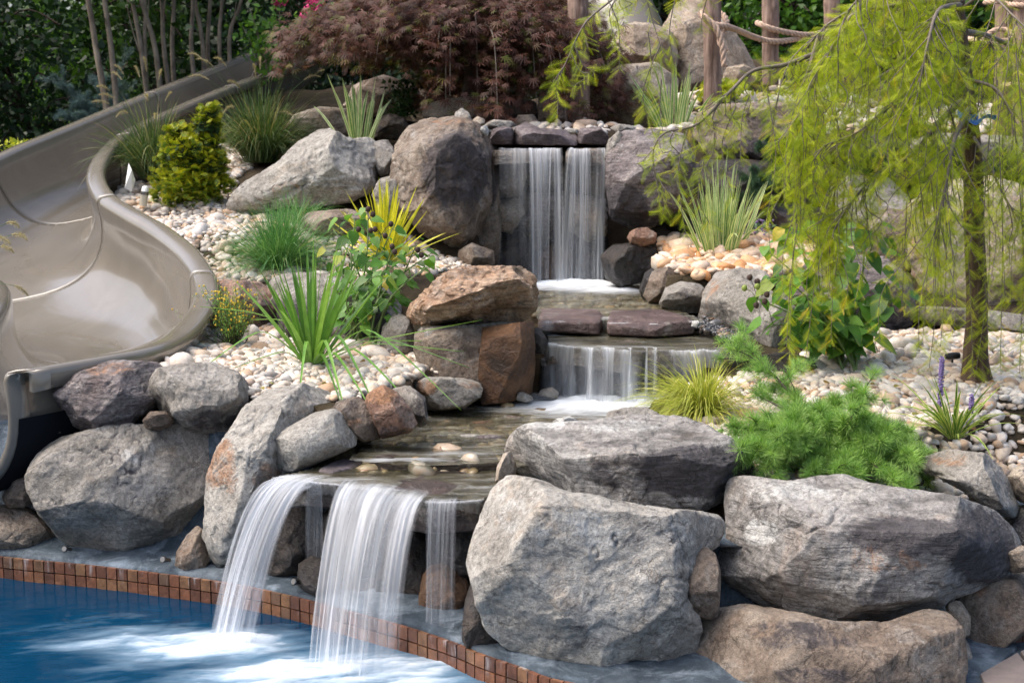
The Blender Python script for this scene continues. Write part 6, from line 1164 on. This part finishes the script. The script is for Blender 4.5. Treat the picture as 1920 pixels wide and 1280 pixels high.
# ------------------------------------------------------------------ weeping cypress
rng = np.random.RandomState(121); tb = P(1832, 700, 6.65); t = empty('weeping_cypress', tb, 'yellow green weeping cypress tree with curtains of feathery hanging twigs', 'tree')
trunk = spline([tb - [0, 0, .06], P(1829, 660, 6.65), P(1832, 560, 6.66), P(1826, 420, 6.68), P(1824, 300, 6.7), P(1808, 150, 6.7), P(1795, 30, 6.7), P(1790, -120, 6.72), P(1770, -300, 6.7)], 60)
a = Acc(); rad = np.interp(np.linspace(0, 1, 60), [0, .05, .12, .5, 1], [.085, .060, .050, .042, .026]); tube(a, trunk, rad, 14); a.build('trunk', MAT['bark'], t)
mains = [  # polylines px,py,Y ; hang length range (m); spacing
    ([(1790,-40,6.7),(1745,33,6.55),(1703,56,6.45),(1620,44,6.35),(1545,50,6.3)], .15, .75),
    ([(1820,130,6.7),(1740,150,6.5),(1657,208,6.4),(1612,246,6.35),(1545,273,6.3)], .12, .42),
    ([(1800,60,6.7),(1680,70,6.6),(1545,96,6.5),(1474,121,6.4),(1412,133,6.35),(1370,171,6.3),(1307,233,6.25),(1245,250,6.2),(1224,292,6.2),(1237,367,6.2)], .05, .24),
    ([(1790,-100,6.75),(1500,-90,6.6),(1300,-60,6.5),(1180,-25,6.4),(1144,3,6.35),(1097,44,6.3),(1064,111,6.3),(1054,134,6.3)], .04, .17),
    ([(1812,40,6.7),(1700,-10,6.9),(1640,0,7.0),(1560,40,7.1),(1500,100,7.1)], .12, .50),
    ([(1812,100,6.7),(1720,110,6.9),(1640,150,7.0),(1560,190,7.0),(1500,240,7.0)], .12, .48),
    ([(1815,180,6.7),(1760,230,6.6),(1710,290,6.5),(1640,330,6.4),(1580,400,6.4)], .10, .40),
    ([(1800,20,6.7),(1850,-10,6.5),(1900,30,6.3),(1960,90,6.2)], .2, .8),
    ([(1818,150,6.7),(1870,170,6.5),(1910,240,6.4),(1950,300,6.3)], .2, .7),
    ([(1810,60,6.7),(1860,70,6.95),(1930,110,7.1),(1990,180,7.2)], .2, .8),
    ([(1800,-40,6.7),(1720,-60,6.3),(1640,-30,6.1),(1590,20,6.0)], .15, .55),
    ([(1822,250,6.7),(1850,300,6.5),(1890,380,6.4),(1940,450,6.3)], .15, .5),
    ([(1822,240,6.7),(1780,290,6.8),(1730,370,6.8),(1690,450,6.8)], .12, .38),
    ([(1800,10,6.7),(1760,20,6.2),(1740,80,6.0),(1720,180,5.95)], .12, .50),
    ([(1820,200,6.7),(1790,260,6.3),(1775,340,6.2),(1760,430,6.2)], .15, .55),
    ([(1805,0,6.7),(1620,20,6.2),(1580,60,6.1),(1540,120,6.1),(1510,200,6.1)], .10, .34),
    ([(1540,60,6.4),(1500,200,6.5),(1500,300,6.6),(1510,380,6.6)], .10, .55),
    ([(1600,240,6.4),(1570,330,6.5),(1560,420,6.5)], .15, .55),
]
hp = []; hd = []; 
def along(c, s): i = np.clip(s * (len(c) - 1), 0, len(c) - 1.001); k = int(i); return c[k] * (1 - (i - k)) + c[k + 1] * (i - k)
tw = Acc()
def frond_line(c, dens, rng, side_bias=None):
    L_ = np.linalg.norm(np.diff(c, axis=0), axis=1).sum(); n = max(3, int(L_ * dens)); s = np.linspace(.02, 1, n); 
    for q in s:
        p = along(c, q); ax = nrm(along(c, min(1, q + .03)) - along(c, max(0, q - .03))); sd = rng.normal(0, 1, 3); sd = nrm(sd - ax * (sd @ ax)); hp.append(p); hd.append(nrm(ax * .45 + sd * 1.0 + np.array([0, 0, -.35])))
for pl, l0, l1 in mains:
    w_ = np.array([P(*q) for q in pl]); c = spline(w_, 60); Lc = np.linalg.norm(np.diff(c, axis=0), axis=1).sum(); a = Acc(); tube(a, c, np.linspace(.017 if Lc > .8 else .009, .0022, 60), 7); a.build('branch', MAT['twig'], t)
    frond_line(c[25:], 55, rng)
    n = int(Lc / .0185)
    if l1 < .25: n = int(n * .38)
    for k in range(n):
        s = rng.uniform(.12, 1.0); p = along(c, s)
        zz_ = (p - CAM) @ FW; px_ = 960 + F * (p[0] / zz_)
        if p[1] < 6.68 and abs(px_ - 1822) < 34 and rng.rand() < .8: continue
        if p[1] < 6.62 and 1795 < px_ < 1885 and rng.rand() < .6: continue
        l = rng.uniform(l0, l1) * rng.uniform(.4, 1.1); sw = rng.normal(0, .10, 3) * [1, 1, 0]
        ax = nrm(along(c, min(1, s + .02)) - along(c, max(0, s - .02))); e = p + sw * l * 2 + ax * .06 - [0, 0, l]; tc2 = spline([p, p * .75 + e * .25 + ax * .05 + sw * .3, p * .35 + e * .65 + sw * .4, e], 14); tube(tw, tc2, np.linspace(.0028, .0010, 14), 4, cap=False); frond_line(tc2[2:], 62, rng)
# long thin hanging whips right of the trunk and over the shrub
for (x, y0, y1, Y) in [(1500,330,690,6.6),(1530,300,640,6.5),(1556,300,560,6.5),(1585,330,500,6.5),(1495,420,650,6.4),(1540,420,700,6.6),(1720,300,640,6.4),(1745,330,690,6.5),(1700,380,560,6.6),(1770,300,650,6.3),(1790,320,700,6.5),(1860,200,640,6.4),(1880,250,690,6.5),(1900,200,640,6.3),(1915,300,700,6.5),(1850,300,700,6.6),(1870,150,560,6.2),(1760,200,560,6.2),(1620,330,470,6.4),(1650,300,460,6.5),(1905,100,500,6.2),(1140,0,130,6.3),(1165,-10,90,6.3),(1215,60,170,6.3),(1240,80,250,6.3),(1210,-10,120,6.4),(1270,-20,130,6.4),(1330,-20,60,6.4),(1440,180,420,6.3),(1465,150,330,6.4),(1340,250,330,6.3),(1380,200,370,6.3),(1405,180,300,6.35),(1290,240,440,6.3),(1320,300,420,6.3),(1240,150,250,6.3)]:
    p = P(x, y0, Y); e = P(x + rng.normal(0, 14), y1, Y + rng.normal(0, .05)); m_ = (p + e) / 2 + rng.normal(0, .025, 3); tc2 = spline([p, m_, e], 26); tube(tw, tc2, np.linspace(.0030, .0012, 26), 4, cap=False); frond_line(tc2[2:], 80, rng)
tw.build('hanging_twigs', MAT['twig'], t)
hp = np.array(hp); hd = np.array(hd)
tv = []; tf = []; n = 12
for k in range(n):
    x = .10 + .82 * k / (n - 1); l = .22 * math.sin(math.pi * (.16 + .80 * k / (n - 1))) + .03
    for sg in (-1, 1): b = len(tv); tv += [(x - .012, 0, 0), (x + .012, 0, 0), (x + l * .62, sg * l, -.03 - .10 * x)]; tf.append((b, b + 1, b + 2) if sg > 0 else (b + 1, b, b + 2))
b = len(tv); tv += [(0, -.012, 0), (0, .012, 0), (1.0, 0, -.05)]; tf.append((b, b + 2, b + 1)); tv = np.array(tv); tf = np.array(tf)
a = Acc(); up = np.array([0, -.6, .5]) + rng.normal(0, .6, hp.shape); scatter(a, tv, tf, hp, frames(hd, rng, up=up, scale=.076 * rng.uniform(.5, 1.25, len(hp))), np.clip(rng.rand(len(hp)) * .8 + .2 * rng.rand(len(hp)), 0, 1)); a.build('foliage', MAT['cyp'], t)
# blue ribbon
MAT['blue'] = plain('blue_ribbon', (.01,.13,.55), .45)
rt = empty('blue_ribbon', P(1815, 215, 6.6), 'bright blue plastic ribbon tied round the trunk of the weeping tree', 'ribbon'); a = Acc()
c = trunk[np.argmin(abs(trunk[:, 2] - P(1815, 215, 6.65)[2]))]; th = np.linspace(0, 2 * np.pi, 25); ring = c + np.stack([np.cos(th) * .047, np.sin(th) * .047, .02 * np.sin(th)], -1); v = np.stack([ring - [0, 0, .014], ring + [0, 0, .014]], 1).reshape(-1, 3); a.add(v, [[2 * k, 2 * k + 2, 2 * k + 3, 2 * k + 1] for k in range(24)]); a.build('loop', MAT['blue'], rt)
for pl in ([(1812,215),(1808,200),(1812,188)], [(1815,222),(1830,230),(1850,218),(1868,222)]):
    w_ = spline([trunk[24] * 0 + P(x, y, 6.60 - .03 * q) for q, (x, y) in enumerate(pl)], 14); a = Acc(); tt = np.linspace(0, 1, 14); o_ = np.stack([0 * tt, .01 * np.sin(tt * 6), .011 + .003 * np.cos(tt * 5)], -1); v = np.stack([w_ - o_, w_ + o_], 1).reshape(-1, 3); a.add(v, [[2 * k, 2 * k + 2, 2 * k + 3, 2 * k + 1] for k in range(13)]); a.build('tail', MAT['blue'], rt)

# ------------------------------------------------------------------ log posts and twisted rope
def post(px, y0, y1, Y, r, label, seed):
    rng = np.random.RandomState(seed); b = P(px, y0, Y); e = P(px + rng.uniform(-4, 4), y1, Y); n = 60; m_ = 28; c = spline([b - [0, 0, .2], (b + e) / 2 + rng.normal(0, .01, 3), e], n); th = np.linspace(0, 2 * np.pi, m_, endpoint=False); T = np.linspace(0, 1, n)
    rr = r * (1 + .10 * fbm(np.stack(np.broadcast_arrays(np.cos(th)[None] * 2, np.sin(th)[None] * 2, T[:, None] * 3 + seed), -1), 3) + .10 * fbm(np.stack(np.broadcast_arrays(np.cos(th)[None] * 7, np.sin(th)[None] * 7, T[:, None] * 5 + seed), -1), 3))
    for _ in range(3): q = rng.uniform(.3, .9); an = rng.uniform(3.5, 6); rr = rr + r * .22 * np.exp(-((T[:, None] - q) / .02) ** 2 - ((th[None] - an) / .4) ** 2)
    v = c[:, None] + np.stack([np.cos(th)[None] * rr, np.sin(th)[None] * rr, 0 * rr], -1); i, j = np.meshgrid(np.arange(n - 1), np.arange(m_), indexing='ij'); f = np.stack([i * m_ + j, i * m_ + (j + 1) % m_, (i + 1) * m_ + (j + 1) % m_, (i + 1) * m_ + j], -1).reshape(-1, 4)
    a = Acc(); a.add(v.reshape(-1, 3), f); a.add(v[-1], [list(range(m_))]); tag(a.build('log_post', MAT['log'], loc=b), label, 'post', 'rustic log posts of the rope rail'); return c
post(1337, 158, -160, 11.4, .070, 'rustic log post with a rope knotted round it, behind the pale pointed boulder', 1)
post(1445, 115, -160, 12.4, .070, 'rustic log post between the knotted post and the hanging foliage', 2)
post(1562, 90, -160, 13.0, .070, 'rustic log post half hidden above the top of the hanging foliage', 3)
post(1700, 240, -160, 12.5, .070, 'rustic log post fully behind the weeping tree curtain', 5)
post(1879, 260, -160, 10.0, .062, 'rustic log post right of the weeping tree trunk', 4)
post(1912, 330, -160, 9.8, .062, 'rustic log post at the right picture edge', 6)
post(1086, 246, -160, 10.7, .078, 'stout stripped log post rising through the maple above the cap slabs', 7)
MAT['rope'] = plain('rope', (.50, .36, .27), .85, noise=.25, ns=60, bump=.4)
def rope(pts, r, label, Rr=None):
    w_ = np.array([P(*q) for q in pts]); L_ = np.linalg.norm(np.diff(w_, axis=0), axis=1).sum(); n = int(L_ / .006); c = spline(w_, n); T = nrm(np.gradient(c, axis=0)); A_ = nrm(np.cross(T, [0.1, .2, 1])); B_ = np.cross(T, A_); ph = np.linspace(0, L_ / (r * 6.5) * 2 * np.pi, n); a = Acc()
    for k in range(3): an = ph + k * 2 * np.pi / 3; tube(a, c + (A_ * np.cos(an)[:, None] + B_ * np.sin(an)[:, None]) * r * .50, r * .54, 8)
    tag(a.build('rope', MAT['rope']), label, 'rope', 'twisted ropes of the rail')
rope([(1312,25,11.3),(1325,38,11.25),(1345,48,11.25),(1362,50,11.35),(1385,58,11.6),(1420,72,12.1),(1448,78,12.25),(1480,76,12.4),(1520,68,12.7),(1570,66,12.9),(1640,80,12.8),(1700,75,12.4)], .025, 'lower twisted rope sagging from the knotted post to the middle post')
rope([(1424,45,12.55),(1422,44,12.3),(1445,54,12.26),(1480,62,12.4),(1520,66,12.6),(1570,58,12.85),(1630,66,12.8),(1700,60,12.4)], .025, 'upper twisted rope looping round the middle post')
rope([(1318,30,11.2),(1340,50,11.2),(1352,75,11.2),(1356,100,11.2),(1358,124,11.2)], .025, 'loose rope end hanging down the knotted post')
rope([(1318,24,11.5),(1350,26,11.6),(1362,40,11.5),(1358,60,11.4),(1350,78,11.25),(1362,95,11.25)], .025, 'rope knot wound round the post behind the pointed boulder')
rope([(1845,5,9.9),(1870,4,9.82),(1890,8,9.82),(1915,10,9.7),(1960,20,9.7)], .017, 'short rope near the top right corner crossing the posts')
rope([(1845,72,9.9),(1862,58,9.85),(1885,56,9.85),(1900,66,9.8),(1885,76,9.88),(1855,78,9.9),(1780,70,10.6),(1700,82,12.2)], .017, 'rope wound round the post right of the weeping tree')
rope([(1880,160,9.85),(1900,158,9.7),(1925,160,9.65),(1980,150,9.6)], .017, 'lowest rope at the right edge wound round the edge post')

# ------------------------------------------------------------------ small garden fittings
MAT['white'] = plain('white_plastic', (.80,.80,.76), .5, noise=.06)
g = P(244, 362, 9.9); t = empty('marker_flag', g, 'small white folded marker flag in the gravel beside the slide rim', 'marker flag'); a = Acc(); tube(a, [g, P(242, 312, 9.9)], .002, 6); a.build('stake', MAT['white'], t)
a = Acc(); p = [P(241,306,9.9), P(234,352,9.88), P(247,360,9.9), P(254,338,9.92), P(247,318,9.87)]; a.add(np.array(p), [[0,1,4],[1,2,4],[2,3,4],[0,4,3]]); o = a.build('flag', MAT['white'], t, smooth=False); md = o.modifiers.new('t', 'SOLIDIFY'); md.thickness = .003
g = P(268, 386, 9.8); u_ = P(273, 350, 9.8); t = empty('tube_light', g, 'short frosted tube with a metal collar standing in the gravel by the golden conifer', 'garden light'); a = Acc(); tube(a, [g, g * .25 + u_ * .75], .026, 16); MAT['frost'] = plain('frosted_tube', (.50,.46,.36), .4, noise=.2); a.build('tube', MAT['frost'], t); a = Acc(); tube(a, [g * .42 + u_ * .58, g * .25 + u_ * .75], .0275, 16); a.build('collar', MAT['chrome'], t); a = Acc(); tube(a, [g * .25 + u_ * .75, u_, u_ + [0, 0, .004]], [.025, .020, .012], 16); a.build('cap', MAT['white'], t)
MAT['black'] = plain('black_metal', (.012,.012,.013), .35)
g = P(1786, 668, 6.75); t = empty('ground_spotlight', g, 'small black ground spotlight lying in the gravel left of the weeping trunk', 'garden light'); a = Acc(); tube(a, [g + [-.035, 0, 0], g + [-.02, 0, 0], g + [.02, 0, .004], g + [.034, 0, .004]], [.012, .017, .017, .014], 14); a.build('lamp_body', MAT['black'], t); a = Acc(); tube(a, [g, g - [0, 0, .03]], .005, 8); a.build('spike', MAT['black'], t)
# ------------------------------------------------------------------ crape myrtles and woodland
def multitrunk(label, trunks, Y, seed, group='bare stemmed trees behind the slide'):
    rng = np.random.RandomState(seed); b = P(trunks[0][2], trunks[0][3], Y); t = empty('multi_stem_tree', b, label, 'tree', group); tips = []
    for (x0, y0, x1, y1, r) in trunks:   # top px, bottom px
        dy = rng.uniform(-.25, .25); e = P(x0, y0, Y + dy); s = P(x1, y1 + 14, Y + dy * .5); d = e - s; top = e + d * 1.0; m_ = (s + e) / 2 + np.array([rng.normal(0, .03), 0, 0]); c = spline([s - [0, 0, .3], m_, e, top], 34); a = Acc(); tube(a, c, np.interp(np.linspace(0, 1, 34), [0, .4, 1], [r * 1.25, r, r * .55]), 9); a.build('trunk', MAT['pbark'], t)
        if rng.rand() < .7:
            q = c[rng.randint(10, 18)]; w_ = q + np.array([rng.uniform(-.4, .4), 0, rng.uniform(.5, .9)]); a = Acc(); tube(a, spline([q, (q + w_) / 2 + rng.normal(0, .03, 3), w_], 10), np.linspace(.010, .004, 10), 5); a.build('side_branch', MAT['pbark'], t)
        tips.append(top)
    n = 1500; tp = np.array(tips); p = tp[rng.randint(0, len(tp), n)] + rng.normal(0, .5, (n, 3)) + [0, 0, .3]; a = Acc(); scatter(a, LT, LF, p, frames(rdirs(rng, n), rng, scale=.10), rng.rand(n)); a.build('crown', MAT['wood'], t)
multitrunk('bare stemmed tree of two pale trunks above the blue spruce', [(165,0,210,200,.030),(196,0,222,195,.028)], 14.6, 1)
multitrunk('bare stemmed tree of four leaning trunks behind the first fountain grass', [(248,0,282,180,.024),(266,0,305,178,.026),(272,0,280,180,.02),(303,0,325,165,.024)], 14.9, 2)
multitrunk('bare stemmed tree of five slender trunks behind the slide wall centre', [(326,0,331,168,.024),(361,0,372,158,.022),(366,0,383,152,.022),(394,0,390,152,.022),(416,0,416,130,.020),(452,0,435,125,.020)], 15.1, 3)
# pink flowering twigs
rng = np.random.RandomState(5); b = P(470, 150, 14.2); t = empty('pink_crape_myrtle', b, 'crape myrtle with pink flower clusters above the slide and left of the maple', 'flowering tree'); br = Acc(); pts = []
for x, y in [(590,12),(575,36),(525,2),(505,40),(480,60),(520,70),(455,50),(545,70),(490,90),(470,20),(600,30)]:
    e = P(x, y, 13.9 + rng.uniform(-.2, .2)); c = spline([b, (b + e) / 2 + [.1, 0, -.05], e], 16); tube(br, c, np.linspace(.010, .003, 16), 5); pts.append(c[6:])
br.build('branches', MAT['twig'], t); Q = np.concatenate(pts); n = 650; a = Acc(); q = Q[rng.randint(0, len(Q), n)] + rng.normal(0, .06, (n, 3)); scatter(a, LT, LF, q, frames(nrm(rdirs(rng, n) + [0, -.2, .3]), rng, scale=.062 * rng.uniform(.7, 1.2, n)), rng.rand(n)); a.build('leaves', MAT['woodb'], t)
for x, y, r in [(590,10,.085),(577,36,.07),(522,0,.05)]:
    c = P(x, y, 13.85); n = 260; a = Acc(); scatter(a, LT, LF, c + rng.normal(0, r * .55, (n, 3)), frames(rdirs(rng, n), rng, scale=.030), rng.rand(n)); a.build('flower_cluster', MAT['pink'], t)

QT = np.array([(0, 0, 0), (.5, -.28, .05), (1, 0, 0), (.5, .28, .05)]); QF = np.array([[0, 1, 2, 3]])
def bigtree(label, x, y, h, cr, seed, mat='wood', n=9000, leaf=.16, name='woodland_tree', cat='tree', low=.15, tr=.16, group='shaded woodland trees behind the garden'):
    rng = np.random.RandomState(seed); z0 = float(terrain(np.array([x]), np.array([y]))[0]) - .1; b = np.array([x, y, z0]); t = empty(name, b, label, cat, group)
    top = b + [rng.normal(0, .3), 0, h * .9]; c = spline([b, b + [rng.normal(0, .15), 0, h * .35], b + [rng.normal(0, .25), 0, h * .65], top], 24); a = Acc(); tube(a, c, np.linspace(tr, tr * .25, 24), 10)
    cl = []
    for k in range(34):
        s = rng.uniform(low, 1); p = c[int(s * 23)]; az = rng.uniform(0, 2 * np.pi); r = cr * rng.uniform(.3, 1) * (1.05 - .5 * abs(s - .5)); e = p + [math.cos(az) * r, math.sin(az) * r, rng.uniform(-.3, .6)]; tube(a, spline([p, (p + e) / 2 + [0, 0, .2], e], 8), np.linspace(tr * .28, .012, 8), 5); cl += [e, (p + e) / 2]
    a.build('trunk', MAT['wtrunk'], t); cl = np.array(cl); i = rng.randint(0, len(cl), n); off = rdirs(rng, n) * (rng.rand(n, 1) ** .5) * cr * .42 * np.array([1, 1, .62]); p = cl[i] + off
    a = Acc(); scatter(a, QT, QF, p, frames(nrm(rdirs(rng, n) + [0, 0, -.2]), rng, scale=leaf * rng.uniform(.6, 1.3, n)), np.clip(rng.rand(n) * .8 + .2 * (i % 5) / 5, 0, 1)); a.build('crown', MAT[mat], t)
specs = [(-7.6,19,8,2.2,'wood','broadleaf tree at the far left edge of the woodland'),(-6.2,22,9,2.6,'woodb','brighter green tree behind the blue spruce'),(-4.6,19.5,8,2.2,'woodd','dark tree directly behind the blue spruce'),(-3.3,21,9,2.5,'woodd','dark tree behind the pair of pale trunks'),(-1.9,20,8,2.3,'woodd','dark tree behind the five slender trunks'),(-.6,21.5,9,2.4,'woodd','dark tree behind the pink flowers'),
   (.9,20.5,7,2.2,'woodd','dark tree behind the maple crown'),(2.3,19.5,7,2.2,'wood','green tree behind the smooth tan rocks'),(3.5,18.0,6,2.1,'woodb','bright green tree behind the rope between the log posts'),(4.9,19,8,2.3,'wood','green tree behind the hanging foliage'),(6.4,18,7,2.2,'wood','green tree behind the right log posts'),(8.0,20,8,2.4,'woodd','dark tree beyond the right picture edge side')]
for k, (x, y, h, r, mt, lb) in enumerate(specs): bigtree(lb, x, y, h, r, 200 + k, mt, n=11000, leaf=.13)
# a far mass of wood beyond
rng = np.random.RandomState(300); a = Acc(); n = 60000; x = rng.uniform(-26, 26, n); y = 29 + rng.uniform(0, 5, n) + 0 * x; hz = 9 + 3 * fbm(np.stack([x * .25, x * 0, x * 0], -1), 3); z = .2 + rng.rand(n) * hz * np.where(rng.rand(n) < .5, .5, 1)
scatter(a, QT, QF, np.stack([x, y, z], -1), frames(rdirs(rng, n), rng, scale=.42 * rng.uniform(.6, 1.3, n)), rng.rand(n)); tag(a.build('woodland', MAT['woodd']), 'dense dark woodland far behind the garden', 'woodland', kind='stuff')
# ground shrubs under the trees left of the slide
for k, (x, y, lb) in enumerate([(-5.3, 15.5, 'dark undergrowth shrub at the left behind the slide wall'), (-4.0, 16.5, 'dark undergrowth shrub below the blue spruce'), (-2.6, 17.5, 'dark undergrowth shrub behind the pale trunks'), (-6.6, 14.0, 'dark undergrowth shrub at the far left'), (-1.2, 18.0, 'dark undergrowth shrub left of the maple'),(.6,18.0,'dark undergrowth shrub behind the maple'),(3.0,16.5,'green undergrowth shrub behind the pointed boulder'),(4.2,16.0,'green undergrowth shrub behind the rope rail')]):
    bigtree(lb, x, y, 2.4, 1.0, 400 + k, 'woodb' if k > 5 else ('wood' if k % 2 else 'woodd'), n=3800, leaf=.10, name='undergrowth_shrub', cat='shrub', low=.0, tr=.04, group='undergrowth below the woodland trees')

# ------------------------------------------------------------------ fallen leaves and bits on the gravel
MAT['dry'] = leaf_mat('dry_leaves', [(0, (.10,.055,.02)), (.5, (.20,.12,.04)), (.8, (.28,.20,.05)), (1, (.16,.17,.04))], .7, .15)
rng = np.random.RandomState(501); a = Acc()
for bed, n in ((bedA, 60), (bedB, 60), (bedC, 150), (bedD, 20)):
    pl = np.array(bed); x = rng.uniform(pl[:, 0].min(), pl[:, 0].max(), n * 3); y = rng.uniform(pl[:, 1].min(), pl[:, 1].max(), n * 3); ok = inpoly(x, y, [tuple(q) for q in pl]); x, y = x[ok][:n], y[ok][:n]; k = len(x)
    scatter(a, LT, LF, np.stack([x, y, terrain(x, y) + .042], -1), frames(nrm(np.stack([rng.normal(0, 1, k), rng.normal(0, 1, k), rng.normal(0, .15, k)], -1)), rng, up=np.array([0, 0, 1.]) + rng.normal(0, .3, (k, 3)), scale=.030 * rng.uniform(.4, 1.3, k)), rng.rand(k))
tag(a.build('fallen_leaves', MAT['dry']), 'small dry leaves scattered over the pebble gravel', 'leaf litter', kind='stuff')
